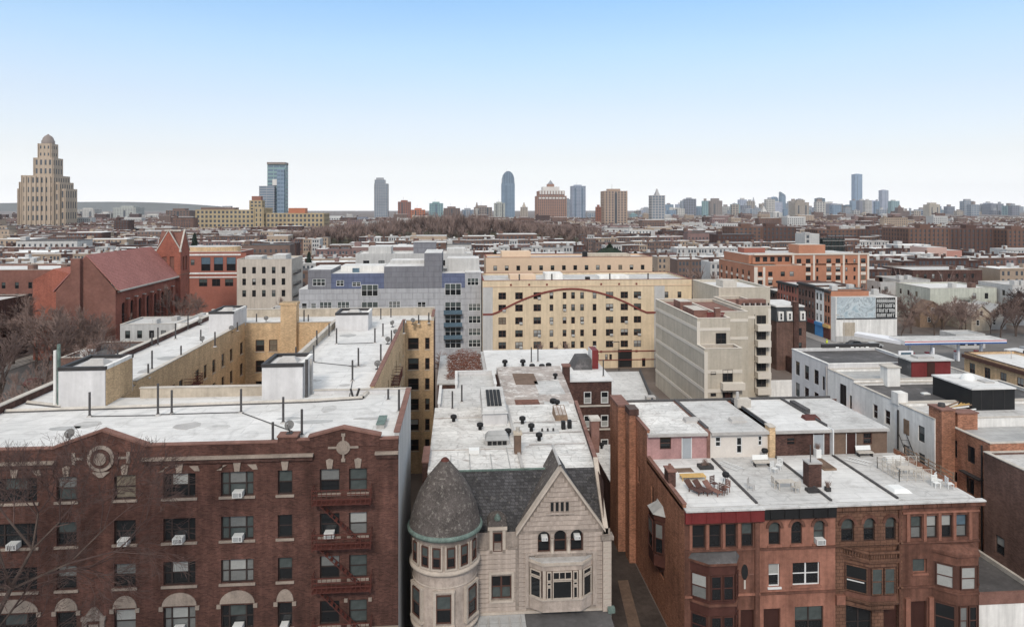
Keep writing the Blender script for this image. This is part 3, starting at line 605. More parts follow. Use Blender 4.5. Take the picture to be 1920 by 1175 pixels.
# fire escapes
def fire_escape(label, F, x0, x1, zs, m, base, dep=1.0, stair=True, group='fire escapes', wd=0.9):
    t = thing('fire_escape', label, 'fire escape', base, group)
    for i, z in enumerate(zs):
        p = MB(); p.T = F
        for k in range(9): p.box(x0, -dep + k * dep / 9, z - 0.04, x1, -dep + (k + 0.62) * dep / 9, z, m)
        p.box(x0, -dep, z - 0.14, x0 + 0.06, -0.02, z - 0.041, m); p.box(x1 - 0.06, -dep, z - 0.14, x1, -0.02, z - 0.041, m); p.build('platform', t)
        r = MB(); r.T = F
        for zz in (0.35, 0.65, 0.95):
            r.box(x0, -dep - 0.02, z + zz - 0.025, x1, -dep + 0.02, z + zz + 0.025, m)
            for xx in (x0, x1): r.box(xx - 0.02, -dep + 0.021, z + zz - 0.025, xx + 0.02, -0.02, z + zz + 0.025, m)
        n = int((x1 - x0) / 0.3)
        for k in range(n + 1): xx = x0 + (x1 - x0) * k / n; r.box(xx - 0.015, -dep - 0.018, z, xx + 0.015, -dep + 0.018, z + 0.95, m)
        r.build('railing', t)
        if stair and i + 1 < len(zs):
            z2 = zs[i + 1]; s = MB(); s.T = F; a = x0 + 0.35; b = x1 - 0.5
            if i % 2 and False: a, b = b, a
            for yy in (-dep + 0.1, -dep + 0.6): s.loft([(a, yy, z), (a + 0.06, yy, z), (b + 0.06, yy, z2), (b, yy, z2)], [(a, yy + 0.05, z), (a + 0.06, yy + 0.05, z), (b + 0.06, yy + 0.05, z2), (b, yy + 0.05, z2)], m)
            for k in range(1, 10): q = k / 10; s.box(a + (b - a) * q - 0.1, -dep + 0.15, z + (z2 - z) * q, a + (b - a) * q + 0.1, -dep + 0.6, z + (z2 - z) * q + 0.03, m)
            s.build('stair', t)
    return t
fire_escape('rust red fire escape on the brick front below the right gable', F, -9.55 - AX0, -5.75 - AX0, [16.55, 13.65, 10.8, 7.75, 4.9], m_rust, (-7.6, 46.6, 4.9), 0.95)
fire_escape('rust red fire escape on the tan left wall of the courtyard', frame(-28.3, 59.4, 0, 90), 14.9, 17.6, [17.3, 14.5, 11.7], m_rust, (-28, 75, 11.7), 0.95)
fire_escape('orange fire escape in the narrow light court beside the right wing', frame(-7.1, 59.4, 0, 90), 15.0, 19.0, [17.3, 14.5, 11.7, 9], m_rust, (-6.8, 76, 9), 0.9)
# ------------------------------------------------------------------ C: limestone mansion with conical turret
CM = thing('stone_mansion', 'pale limestone mansion with round slate-capped turret and a steep front gable', 'mansion', (4.5, 50, 0))
CY = 50.0; FC = frame(1.2, CY)
def cx(x): return x - 1.2
ch_ = [(cx(2.42), 7.75, cx(3.85), 9.45), (cx(5.3), 7.9, cx(9.5), 10.0),
       (cx(5.78), 11.0, cx(6.68), 12.55, 'arch'), (cx(6.97), 11.0, cx(7.87), 12.6, 'arch'), (cx(8.18), 11.0, cx(9.1), 12.6, 'arch'),
       (cx(2.42), 3.6, cx(3.85), 5.6), (cx(5.6), 3.4, cx(7.0), 5.6), (cx(8.0), 3.4, cx(9.4), 5.6)]
wall(CM, FC, 9.9, 12.62, m_limedk, ch_, 0.35)
for hh in (ch_[0], ch_[5], ch_[6], ch_[7]): window(CM, FC, *hh[:4], 'two', m_bframe, (m_glass, m_glassg), 0.2)
for i, hh in enumerate(ch_[2:5]):
    x0, z0, x1, z1 = hh[:4]; window(CM, FC, x0, z0, x1, z1, 'dh', m_bframe, (m_glass, m_glass), 0.2)
# gable triangle with its four little slits
gl = MB(); gl.T = FC; g0, gm_, g1, gz, gp = cx(4.35), cx(7.45), cx(10.6), 12.62, 16.95
gl.loft([(g0, 0, gz), (g1, 0, gz), (gm_, 0, gp)], [(g0, 0.4, gz), (g1, 0.4, gz), (gm_, 0.4, gp)], m_limedk); gl.build('gable', CM)
def courses(F, spans, z0, z1, holes, p=0.345, m=m_lime, proud=0.05, gap=0.03):
    z = z0
    while z + p <= z1 + 0.01:
        for xa, xb in spans(z + p):
            cuts = sorted((h[0] - 0.02, h[2] + 0.02) for h in holes if h[1] - 0.02 < z + p - gap and h[3] + 0.02 > z)
            x = xa
            for a, b_ in cuts + [(xb, xb)]:
                a2 = min(a, xb)
                if a2 - x > 0.12: lbox(CM, 'stone_course', F, x, -proud, z, a2, 0.02, z + p - gap, m)
                x = max(x, b_)
        z += p
bay_hole = (cx(4.95), 7.15, cx(10.0), 10.75)
hs2 = [h[:4] for h in ch_ if h[3] > 10.5 or h[0] < cx(4.2)] + [bay_hole]
courses(FC, lambda z: [(0.0, cx(4.15))], 6.9, 11.6, hs2)
courses(FC, lambda z: [(cx(4.4), cx(10.5))], 6.9, 12.6, hs2)
def gspan(z):
    q = (z - gz) / (gp - gz); a, b_ = g0 + (gm_ - g0) * q + 0.12, g1 + (gm_ - g1) * q - 0.12
    return [(a, b_)] if b_ - a > 0.3 else []
slits = [(cx(6.72) + k * 0.37, 14.0, cx(6.72) + k * 0.37 + 0.2, 14.62) for k in range(4)]
courses(FC, gspan, 12.63, 16.6, slits)
for s in slits: lbox(CM, 'gable_slit', FC, s[0], -0.02, s[1], s[2], 0.03, s[3], m_glass)
for k in range(5): lbox(CM, 'slit_mullion', FC, cx(6.63) + k * 0.37 - 0.045, -0.09, 13.95, cx(6.63) + k * 0.37 + 0.045, -0.051, 14.68, m_lime)
lbox(CM, 'slit_sill', FC, cx(6.35), -0.13, 13.78, cx(8.45), -0.052, 13.92, m_lime); lbox(CM, 'slit_lintel', FC, cx(6.5), -0.11, 14.72, cx(8.35), -0.052, 14.86, m_lime)
# raking copings of the gable
c = MB(); c.T = FC
for (xa, za, xb, zb) in ((cx(4.2), 12.35, cx(7.45), 16.98), (cx(7.45), 16.98, cx(10.72), 12.4)):
    n = 0.22
    c.loft([(xa, -0.2, za), (xb, -0.2, zb), (xb, -0.2, zb + n), (xa, -0.2, za + n)], [(xa, 0.55, za), (xb, 0.55, zb), (xb, 0.55, zb + n), (xa, 0.55, za + n)], m_trim)
c.build('gable_coping', CM)
# gable roof running back into the mansard
g = MB()
L_, Rr, Pk = (4.3, 12.5), (10.65, 12.5), (7.45, 17.12)
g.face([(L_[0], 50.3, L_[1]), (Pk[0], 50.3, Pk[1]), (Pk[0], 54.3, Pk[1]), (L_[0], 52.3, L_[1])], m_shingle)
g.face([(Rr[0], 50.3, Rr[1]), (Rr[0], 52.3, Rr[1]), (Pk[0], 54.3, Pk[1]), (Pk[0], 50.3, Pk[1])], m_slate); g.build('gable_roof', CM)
MB().tube((7.45, 50.2, 17.2), (7.45, 54.4, 17.22), 0.11, 0.11, m_alum, 6, True).build('ridge_cap', CM)
# mansard slope
ms = MB(); ms.face([(1.2, 50.35, 11.55), (10.75, 50.35, 11.55), (10.6, 53.0, 15.96), (-0.2, 53.0, 15.96)], m_slate)
ms.build('mansard_slope', CM)
ms = MB(); ms.face([(8.2, 51.2, 13.05), (10.72, 50.4, 11.72), (10.62, 52.98, 15.98), (8.2, 52.98, 15.98)], m_slate); ms.build('mansard_slope', CM)
lbox(CM, 'roof_edge_flashing', frame(0, 0), -0.1, 52.92, 15.93, 7.1, 53.1, 16.03, m_copper)
MB().loft([(10.6, 50.0, 12.2), (10.95, 50.0, 12.2), (10.95, 50.0, 12.65), (10.6, 50.0, 12.65)], [(10.45, 53.1, 16.35), (10.8, 53.1, 16.35), (10.8, 53.1, 16.7), (10.45, 53.1, 16.7)], m_trim).build('side_coping', CM)
lbox(CM, 'corner_pier', FC, cx(10.52), -0.22, 0.0, cx(11.15), 0.4, 11.9, m_lime); lbox(CM, 'corner_cap', FC, cx(10.38), -0.36, 11.9, cx(11.3), 0.45, 12.16, m_limedk)
for z in [7.2 + 0.42 * k for k in range(11)]: lbox(CM, 'pier_joint', FC, cx(10.55), -0.235, z, cx(11.12), -0.219, z + 0.34, m_trim)
lbox(CM, 'eaves_cornice', FC, 0.0, -0.12, 11.40, cx(2.1), 0.5, 11.56, m_limedk); lbox(CM, 'eaves_cornice', FC, cx(3.6), -0.12, 11.40, cx(4.3), 0.5, 11.56, m_limedk); lbox(CM, 'string_course', FC, 0.0, -0.14, 6.72, cx(10.5), 0.02, 6.9, m_trim)
lbox(CM, 'window_sill', FC, cx(2.25), -0.16, 7.58, cx(4.0), 0.1, 7.74, m_trim); lbox(CM, 'window_sill', FC, cx(5.55), -0.18, 10.72, cx(9.35), 0.1, 10.97, m_limedk)
for a, b_ in ((2.22, 2.4), (3.87, 4.05)): lbox(CM, 'window_jamb', FC, cx(a), -0.1, 7.74, cx(b_), 0.02, 9.6, m_trim)
lbox(CM, 'window_head', FC, cx(2.22), -0.1, 9.6, cx(4.05), 0.02, 9.78, m_trim)
for xx in (6.825, 8.025):
    b = MB(); b.lathe([(0.15, 10.98), (0.15, 11.12), (0.1, 11.16), (0.1, 11.85), (0.16, 11.95), (0.16, 12.08)], m_trim, xx, CY - 0.06, 10); b.build('colonnette', CM)
# oriel bay with canted sides
by = MB(); q = [(5.15, 50.0), (6.05, 49.25), (8.85, 49.25), (9.75, 50.0)]
def bayband(pl, z0, z1, m, e=0.0):
    by.prism([(pl[0][0] - e, pl[0][1]), (pl[1][0] - e * 0.6, pl[1][1] - e), (pl[2][0] + e * 0.6, pl[2][1] - e), (pl[3][0] + e, pl[3][1])], z0, z1, m)
bayband(q, 7.1, 7.95, m_lime); bayband(q, 7.95, 8.06, m_trim, 0.1); bayband(q, 10.05, 10.45, m_lime); bayband(q, 10.45, 10.62, m_trim, 0.12)
by.prism([(5.15, 50.0), (6.05, 49.25), (8.85, 49.25), (9.75, 50.0)], 10.62, 10.75, m_alum)
by.build('bay_wall', CM)
bw = MB(); bw.prism([(5.35, 50.0), (6.15, 49.36), (8.75, 49.36), (9.55, 50.0)], 8.062, 10.048, m_bframe); bw.build('bay_core', CM)
FB = frame(6.05, 49.25)
window(CM, FB, 0.28, 8.07, 0.62, 8.95, 'fixed', m_trim, (m_glass,), 0.0); window(CM, FB, 0.28, 9.0, 0.62, 9.3, 'fixed', m_trim, (m_glass,), 0.0); window(CM, FB, 0.28, 9.35, 0.62, 10.03, 'fixed', m_trim, (m_glass,), 0.0)
window(CM, FB, 0.7, 8.07, 2.1, 9.38, 'fixed', m_trim, (m_glass,), 0.0); window(CM, FB, 0.7, 9.42, 2.1, 10.03, 'grid31', m_trim, (m_glass,), 0.0)
window(CM, FB, 2.18, 8.07, 2.52, 8.95, 'fixed', m_trim, (m_glass,), 0.0); window(CM, FB, 2.18, 9.0, 2.52, 9.3, 'fixed', m_trim, (m_glass,), 0.0); window(CM, FB, 2.18, 9.35, 2.52, 10.03, 'fixed', m_trim, (m_glass,), 0.0)
for xx in (0.0, 2.6): lbox(CM, 'bay_pier', FB, xx, 0.0, 8.062, xx + 0.22, 0.3, 10.048, m_trim)
an = math.degrees(math.atan2(-0.75, 0.9)); FBl = frame(5.15, 50.0, 0, an); FBr = frame(8.85, 49.25, 0, -an)
for FF, o_ in ((FBl, 0.15), (FBr, 0.12)): window(CM, FF, o_, 8.07, o_ + 0.9, 9.55, 'fixed', m_trim, (m_glass,), -0.02); window(CM, FF, o_, 9.6, o_ + 0.9, 10.03, 'fixed', m_trim, (m_glass,), -0.02)
# flat surround of the bay
for a, b_, z0, z1 in ((4.85, 5.1, 7.15, 10.9), (9.8, 10.1, 7.15, 10.9), (4.85, 10.1, 10.9, 11.08)): lbox(CM, 'bay_surround', FC, cx(a), -0.14, z0, cx(b_), 0.02, z1, m_lime)
# dormer
d = MB(); d.box(2.15, 50.05, 11.0, 3.55, 52.0, 13.05, m_limedk); d.build('dormer_wall', CM)
FD = frame(2.15, 50.05); window(CM, FD, 0.38, 11.25, 1.05, 12.6, 'dh', m_bframe, (m_glass, m_glass), -0.03)
for a in (0.12, 1.06): lbox(CM, 'dormer_pier', FD, a, -0.1, 11.1, a + 0.22, 0.0, 12.75, m_trim)
lbox(CM, 'dormer_lintel', FD, 0.0, -0.14, 12.78, 1.4, 0.0, 13.0, m_trim)
h = MB(); N = 8
fr = [(2.85 - 0.72 * math.cos(math.pi * k / N), 50.0, 13.02 + 0.5 * math.sin(math.pi * k / N)) for k in range(N + 1)]
h.loft(fr, [(x, 52.6, z) for x, y, z in fr], m_shingle)
h.lathe([(0.2, 13.45), (0.26, 13.6), (0.12, 13.85), (0.0, 13.95)], m_copper, 2.85, 50.1, 10); h.build('dormer_hood', CM)
# turret
TX, TY = -0.92, 49.75
t = MB(); t.lathe([(2.26, 0), (2.26, 10.85)], m_lime, TX, TY, 36, smooth=True); t.lathe([(2.26, 10.85), (2.52, 11.0), (2.52, 11.16), (2.30, 11.26)], m_trim, TX, TY, 36)
t.lathe([(2.30, 11.26), (2.30, 13.25), (2.45, 13.32)], m_lime, TX, TY, 36); t.build('turret_wall', CM)
t = MB(); t.lathe([(2.45, 13.32), (2.66, 13.36), (2.70, 13.52), (2.60, 13.66), (2.50, 13.66)], m_copper, TX, TY, 40); t.build('turret_gutter', CM)
t = MB(); t.lathe([(2.54, 13.62), (2.46, 14.1), (2.2, 15.0), (1.78, 16.0), (1.25, 16.85), (0.72, 17.5), (0.34, 17.95), (0.24, 18.03)], m_shingle, TX, TY, 48); t.build('turret_roof', CM)
t = MB(); t.lathe([(0.32, 17.93), (0.29, 18.06), (0.14, 18.2), (0.0, 18.24)], m_rust, TX, TY, 14); t.build('turret_cap', CM)
def around(a, r): return frame(TX + r * math.cos(R_(a)), TY + r * math.sin(R_(a)), 0, a + 90)
for a in (-150, -124, -103, -79, -55, -30):
    Fw = around(a, 2.30); window(CM, Fw, -0.30, 11.5, 0.30, 12.85, 'dh', m_bframe, (m_glassg, m_glass), -0.05)
    for e in (-0.42, 0.30): lbox(CM, 'turret_jamb', Fw, e, -0.07, 11.35, e + 0.12, 0.12, 12.95, m_trim)
    lbox(CM, 'turret_sill', Fw, -0.42, -0.09, 11.3, 0.42, 0.1, 11.42, m_trim)
for a in (-147, -91, -35):
    Fw = around(a, 2.27); window(CM, Fw, -0.52, 7.75, 0.52, 9.65, 'dh', m_bframe, (m_glassg, m_glass), -0.03)
    for e in (-0.72, 0.52): lbox(CM, 'turret_jamb', Fw, e, -0.10, 7.6, e + 0.2, 0.2, 9.8, m_trim)
    lbox(CM, 'turret_sill', Fw, -0.75, -0.14, 7.45, 0.75, 0.2, 7.62, m_trim); lbox(CM, 'turret_lintel', Fw, -0.75, -0.1, 9.8, 0.75, 0.2, 9.95, m_trim)
MB().lathe([(2.26, 6.9), (2.44, 6.95), (2.44, 7.1), (2.26, 7.15)], m_trim, TX, TY, 36).build('turret_band', CM)
MB().lathe([(2.275, 10.05), (2.32, 10.1), (2.275, 10.15)], m_trim, TX, TY, 36).build('turret_band', CM)
# side walls, back body and main roof deck
wall(CM, frame(-2.3, 70, 0, -90), 20, 15.9, m_brickdk, [(3 + 3.2 * i, z, 4.1 + 3.2 * i, z + 1.7) for i in range(5) for z in (3, 6.5, 10)], name='side_wall')
for i in range(5):
    for z in (3, 6.5, 10): window(CM, frame(-2.3, 70, 0, -90), 3 + 3.2 * i, z, 4.1 + 3.2 * i, z + 1.7, 'dh', m_dframe, (m_glass, m_glass), detail=False)
wall(CM, frame(10.7, 50.4, 0, 90), 20, 15.9, m_brickdk, name='side_wall')
MB().prism([(-2.3, 53.0), (4.95, 53.0), (4.95, 70.0), (-2.3, 70.0)], 15.6, 15.96, m_silver).build('roof', CM)
MB().prism([(4.96, 53.0), (10.6, 53.0), (11.9, 70.6), (4.96, 70.6)], 15.6, 15.90, m_silver).build('roof', CM)
MB().prism([(10.62, 53.1), (10.95, 53.1), (12.25, 70.6), (11.92, 70.6)], 15.0, 16.25, m_brickdk, m_copred).build('parapet', CM)
for (x, y0, y1) in ((-0.6, 53.2, 56.4), (0.9, 53.2, 56.6), (2.6, 53.2, 56.4), (4.0, 53.2, 58)): lbox(CM, 'roof_seam', frame(0, 0), x, y0, 15.96, x + 0.07, y1, 16.0, m_greyroof)
for (y, x0, x1) in ((57.6, -2.2, 4.8), (66.4, -2.2, 2.5), (61.5, 5.2, 11.0), (64.6, 5.2, 11.2), (58.4, 6.0, 10.8)): lbox(CM, 'roof_seam', frame(0, 0), x0, y, 15.965, x1, y + 0.09, 16.0, m_rustroof)
lbox(CM, 'party_curb', frame(0, 0), 4.82, 53.1, 15.965, 5.06, 70, 16.12, m_alum)
# left rear roof: raised block with stepped parapet, skylight house
bpart(CM, 'rear_block', m_wpaint, -2.0, 70.02, 0, 4.3, 77.5, 15.9, m_white2); bpart(CM, 'rear_block', m_wpaint, -0.3, 77.51, 0, 4.3, 84.0, 15.9, m_white2)
ring(CM, 'parapet', -2.0, 70.3, 4.3, 77.5, 15.9, 16.25, 0.2, m_bulk, m_white, sides='L'); ring(CM, 'parapet', -0.3, 77.5, 4.3, 84, 15.9, 16.3, 0.22, m_bulk, m_white, sides='LBR')
sk = MB(); sk.box(2.3, 64.2, 15.9, 4.55, 70.4, 17.0, m_bulk); sk.build('skylight_house', CM)
sk = MB(); sk.loft([(2.2, 64.0, 17.0), (4.65, 64.0, 17.0), (4.65, 70.5, 17.0), (2.2, 70.5, 17.0)], [(2.3, 64.6, 17.0 + 0.25), (4.5, 64.6, 17.25), (4.5, 70.3, 17.9), (2.3, 70.3, 17.9)], m_white2); sk.build('skylight_house_roof', CM)
for k in range(4): MB().loft([(2.75 + k * 0.36, 65.3, 17.37), (3.05 + k * 0.36, 65.3, 17.37), (3.05 + k * 0.36, 69.2, 17.83), (2.75 + k * 0.36, 69.2, 17.83)], [(2.75 + k * 0.36, 65.3, 17.44), (3.05 + k * 0.36, 65.3, 17.44), (3.05 + k * 0.36, 69.2, 17.9), (2.75 + k * 0.36, 69.2, 17.9)], m_blackp).build('skylight_pane', CM)
bx = MB(); bx.box(2.35, 58.6, 15.9, 4.3, 60.2, 16.35, m_alum); bx.loft([(2.3, 58.55, 16.35), (4.35, 58.55, 16.35), (4.35, 60.25, 16.35), (2.3, 60.25, 16.35)], [(2.6, 59.4, 16.9), (4.05, 59.4, 16.9), (4.05, 59.5, 16.9), (2.6, 59.5, 16.9)], m_greyroof); bx.build('roof_skylight', CM)
for k in range(4): MB().box(2.5 + k * 0.42, 58.53, 15.98, 2.85 + k * 0.42, 58.59, 16.3, m_blackp).build('skylight_pane', CM)
bx = MB(); bx.box(0.9, 56.6, 15.95, 1.75, 57.4, 16.25, m_plastic); bx.build('white_skylight', CM)
k = MB(); k.box(4.6, 56.3, 15.9, 5.15, 56.95, 17.5, m_brownp); k.box(4.52, 56.22, 17.5, 5.23, 57.03, 17.68, m_tanpar); k.lathe([(0.18, 17.68), (0.15, 18.0), (0.2, 18.05), (0.0, 18.05)], m_cop, 4.9, 56.65, 10); k.build('chimney', CM)
k = MB(); k.loft([(9.2, 65.0, 15.9), (10.4, 65.0, 15.9), (10.4, 67.4, 15.9), (9.2, 67.4, 15.9)], [(9.25, 65.1, 16.3), (10.35, 65.1, 16.3), (10.35, 67.3, 16.75), (9.25, 67.3, 16.75)], m_wood); k.build('wooden_skylight', CM)
for e in (9.28, 9.63, 9.98): MB().loft([(e, 65.3, 16.36), (e + 0.28, 65.3, 16.36), (e + 0.28, 67.1, 16.72), (e, 67.1, 16.72)], [(e, 65.3, 16.40), (e + 0.28, 65.3, 16.40), (e + 0.28, 67.1, 16.76), (e, 67.1, 16.76)], m_rustroof).build('skylight_pane', CM)
vm = MB(); vm.lathe([(0.16, 0), (0.16, 0.35), (0.30, 0.38), (0.30, 0.62), (0.18, 0.7), (0.0, 0.72)], m_blackp, seg=12); vmm = vm.mesh('roof_vent')
for (x, y) in ((6.0, 64.4), (6.6, 62.2), (7.0, 59.6), (10.0, 69.6), (-0.4, 65.4), (2.0, 62.8), (4.4, 60.9)): place('roof_vent', vmm, CM, Matrix.Translation((x, y, 15.9)))
for (x, y) in ((9.4, 62.4), (10.0, 62.6)): MB().box(x, y, 15.9, x + 0.35, y + 0.5, 16.6, m_blackp).build('roof_vent', CM)
for (x, y) in ((-0.55, 69.6), (0.4, 72.0)): place('vent_pipe', vpm, CM, Matrix.Translation((x, y, 15.9)) @ Matrix.Diagonal((1, 1, 1.8, 1)))
pb = MB(); pb.box(7.2, 61.3, 15.9, 9.0, 61.7, 16.1, m_greyroof); [pb.lathe([(0.1, 16.1), (0.08, 16.35), (0, 16.35)], m_steel, 7.5 + k * 0.5, 61.5, 8) for k in range(3)]; pb.build('pipe_tray', CM)
sc_ = MB(); sc_.box(11.7, 60.2, 14.5, 12.4, 61.2, 17.3, m_copred); sc_.box(11.6, 60.1, 17.3, 12.5, 61.3, 17.5, m_cop); sc_.build('chimney', CM)
sc_ = MB(); sc_.box(-2.75, 54.0, 0, -2.3, 57.5, 16.3, m_brickdk); sc_.box(-2.8, 53.95, 16.3, -2.25, 57.55, 16.4, m_copred); sc_.build('chimney', CM)
# porch roof at the foot of the front
MB().loft([(1.0, 47.0, 6.2), (4.8, 47.0, 6.2), (4.8, 47.0, 6.5), (1.0, 47.0, 6.5)], [(1.0, 49.9, 6.45), (4.8, 49.9, 6.45), (4.8, 49.9, 6.7), (1.0, 49.9, 6.7)], m_greyroof).build('porch_roof', CM)
MB().loft([(4.82, 46.4, 6.0), (11.0, 46.4, 6.0), (11.0, 46.4, 6.3), (4.82, 46.4, 6.3)], [(4.82, 49.9, 6.42), (11.0, 49.9, 6.42), (11.0, 49.9, 6.68), (4.82, 49.9, 6.68)], m_tar).build('porch_roof', CM)
for k in range(5): MB().box(1.4 + 0.75 * k, 47.0, 6.6, 1.46 + 0.75 * k, 49.6, 6.73, m_alum).build('porch_seam', CM)
for xx in (1.3, 4.8, 10.7): MB().lathe([(0.22, 0), (0.18, 6.2)], m_lime, xx, 47.3, 12).build('porch_column', CM)
dp = MB(); dp.tube((11.0, 49.7, 6.9), (11.05, 49.4, 5.0), 0.09, 0.09, m_copper, 8); dp.box(10.85, 49.45, 6.7, 11.35, 49.85, 7.05, m_copper); dp.build('downpipe', CM)
for xx in (6.25, 8.64): ac_unit((xx, CY + 0.12, 12.0), 'small pale vent box in the %s arched window of the stone gable' % ('left' if xx < 7 else 'right'), 'air conditioners in the stone gable', 0.6)

# ------------------------------------------------------------------ roofs behind the mansion
t = thing('rear_extension', 'low roof of brown and pale patches behind the mansion', 'building', (8.8, 70.7, 0))
bpart(t, 'body', m_brickdk, 5.1, 70.7, 0, 12.6, 92.0, 14.5); MB().prism([(5.1, 70.7), (12.4, 70.7), (13.6, 92.0), (5.1, 92.0)], 14.5, 14.9, m_rustroof).build('roof', t)
for (x0, y0, x1, y1, m) in ((6.2, 71.5, 8.8, 76.0, m_brown), (6.3, 76.6, 8.7, 81.0, m_rustroof), (6.9, 82.5, 9.6, 88.0, m_brownp), (9.3, 72.0, 12, 75, m_white2), (9.2, 78, 12.2, 84, m_white2)): MB().box(x0, y0, 14.9, x1, y1, 14.94, m).build('roof_patch', t)
ring(t, 'parapet', 5.1, 70.65, 12.5, 71.0, 14.9, 15.3, 0.3, m_bulk, m_white, sides='F')
place('roof_vent', vmm, t, Matrix.Translation((10.1, 73, 14.9)) @ Matrix.Scale(1.3, 4)); place('roof_vent', vmm, t, Matrix.Translation((12, 85, 14.9)))
t = thing('white_roofed_building', 'wide building with bright white roof below the cream apartment house', 'building', (12, 92, 0))
bpart(t, 'body', m_brickdk, 4.0, 92.02, 0, 19.8, 107, 13.9); bpart(t, 'roof', m_white, 3.9, 91.9, 13.9, 19.9, 107.1, 14.05); 
wb = bpart(t, 'end_wall', m_brickdk, 14.2, 87.4, 0, 19.6, 92.0, 13.9); bpart(t, 'end_roof', m_white, 14.0, 87.2, 13.9, 19.85, 91.89, 14.05)
FW = frame(14.2, 87.4)
for x in (1.8, 4.0):
    for z in (11.1, 8.1, 5.0): window(t, FW, x, z, x + 0.95, z + 1.5, 'dh', m_wframe, (m_glass, m_blind), 0, detail=False)
for z in (10.7, 7.7): lbox(t, 'band_course', FW, 0.02, -0.12, z, 5.38, 0.0, z + 0.2, m_cop)
k = MB(); k.box(13.3, 87.0, 0, 14.15, 88.0, 15.9, m_brickdk); k.box(13.2, 86.9, 15.9, 14.25, 88.1, 16.1, m_copred); k.build('chimney', t)
k = MB(); k.loft([(15.6, 93.0, 14.05), (18.2, 93.0, 14.05), (18.2, 97, 14.05), (15.6, 97, 14.05)], [(16.4, 93.3, 15.5), (18.1, 93.3, 15.5), (18.1, 96.8, 15.5), (16.4, 96.8, 15.5)], m_tar); k.box(18.21, 93.4, 14.05, 19.1, 96.0, 16.6, m_redcorn); k.box(18.19, 93.3, 14.05, 18.209, 96.1, 16.6, m_wpaint); k.build('stair_bulkhead', t)
for (x, y) in ((6.5, 96), (9.0, 96), (10.0, 93.2), (11.3, 93), (12.3, 93.6)):
    place('roof_vent', vmm, t, Matrix.Translation((x, y, 14.05)) @ Matrix.Scale(1.3, 4))
for (x, y) in ((10.4, 98), (11.4, 98.5), (18.9, 89.2)): place('vent_pipe', vpm, t, Matrix.Translation((x, y, 14.05)) @ Matrix.Diagonal((1, 1, 2.2, 1)))
t = thing('low_rear_building', 'small roof half covered with reddish vines beside the brick apartment house', 'building', (0.5, 89, 0))
bpart(t, 'body', m_brickdk, -2.6, 90, 0, 3.8, 107, 13.2); bpart(t, 'roof', m_white2, -2.7, 89.9, 13.2, 3.9, 107.1, 13.4); bpart(t, 'parapet', m_alum, 3.45, 90, 13.4, 3.89, 107, 13.9)
v = MB()
for k in range(2600):
    x = rnd.uniform(-1.4, 3.3); y = rnd.uniform(91.5, 106.5); hh = rnd.random() ** 2 * 1.3 * (1 - abs((x - 1.1) / 2.8) ** 2)
    a = rnd.uniform(0, 6.28); l = rnd.uniform(0.2, 0.7); v.tube((x, y, 13.4 + hh), (x + l * math.cos(a), y + l * math.sin(a), 13.4 + hh + rnd.uniform(-0.2, 0.25)), 0.03, 0.012, MATS.get('vine') or M('vine', (0.19, 0.075, 0.05), var=0.4, sc=1.5), 3)
o = v.build('vine', t); o['kind'] = 'stuff'
t = thing('long_low_building', 'long low building with pale grey-white roof right of the brick end wall', 'building', (26, 96, 0))
t2 = [(22.5, 92), (27.5, 92), (32.5, 122), (25.0, 122)]
MB().prism(t2, 0, 6.8, m_brickor, m_white2).build('body', t)
MB().prism([(27.3, 92), (27.6, 92), (32.6, 122), (32.3, 122)], 6.8, 7.3, m_steel).build('parapet', t)
for (x, y) in ((28.5, 103), (27.8, 98.5), (25.8, 96)): MB().box(x, y, 6.8, x + 1.4, y + 1.2, 7.4, m_alum).build('roof_hatch', t)
t = thing('alley_shed', 'low extension with patchy white roof squeezed in the alley between mansion and brownstones', 'building', (17.5, 76, 0))
bpart(t, 'body', m_brickdk, 16.82, 75.5, 0, 19.5, 90, 5.7); bpart(t, 'roof', m_silver, 16.82 - 0.05, 75.45, 5.7, 19.5, 90.1, 5.82); place('roof_vent', vmm, t, Matrix.Translation((18.0, 86, 5.82)))
# ------------------------------------------------------------------ E: four brownstones
EX = [18.0, 24.2, 30.5, 36.2, 42.8]; EY = 54.0; EZ = 12.0
H = []
def bstone(i, label, wm, corn, ch, cd, rear_m, rear_roof, side):
    x0, x1 = EX[i], EX[i + 1]; t = thing('brownstone_house', label, 'row house', ((x0 + x1) / 2, EY, 0), 'brownstones in a row'); H.append(t); return t
def eaves(t, x0, x1, m, h, dep, zt=EZ):
    MB().box(x0, EY - dep, zt - h, x1, EY - 0.002, zt - 0.12, m).build('cornice', t)
    MB().box(x0, EY - dep - 0.12, zt - 0.09, x1, EY + 0.2, zt + 0.03, m_white2).build('roof_edge', t)
    for k in range(int((x1 - x0) / 1.2)):
        bx = MB(); bx.box(x0 + 0.5 + k * 1.2, EY - dep - 0.08, zt - h + 0.05, x0 + 0.65 + k * 1.2, EY - dep - 0.002, zt - 0.14, m); bx.build('bracket', t)
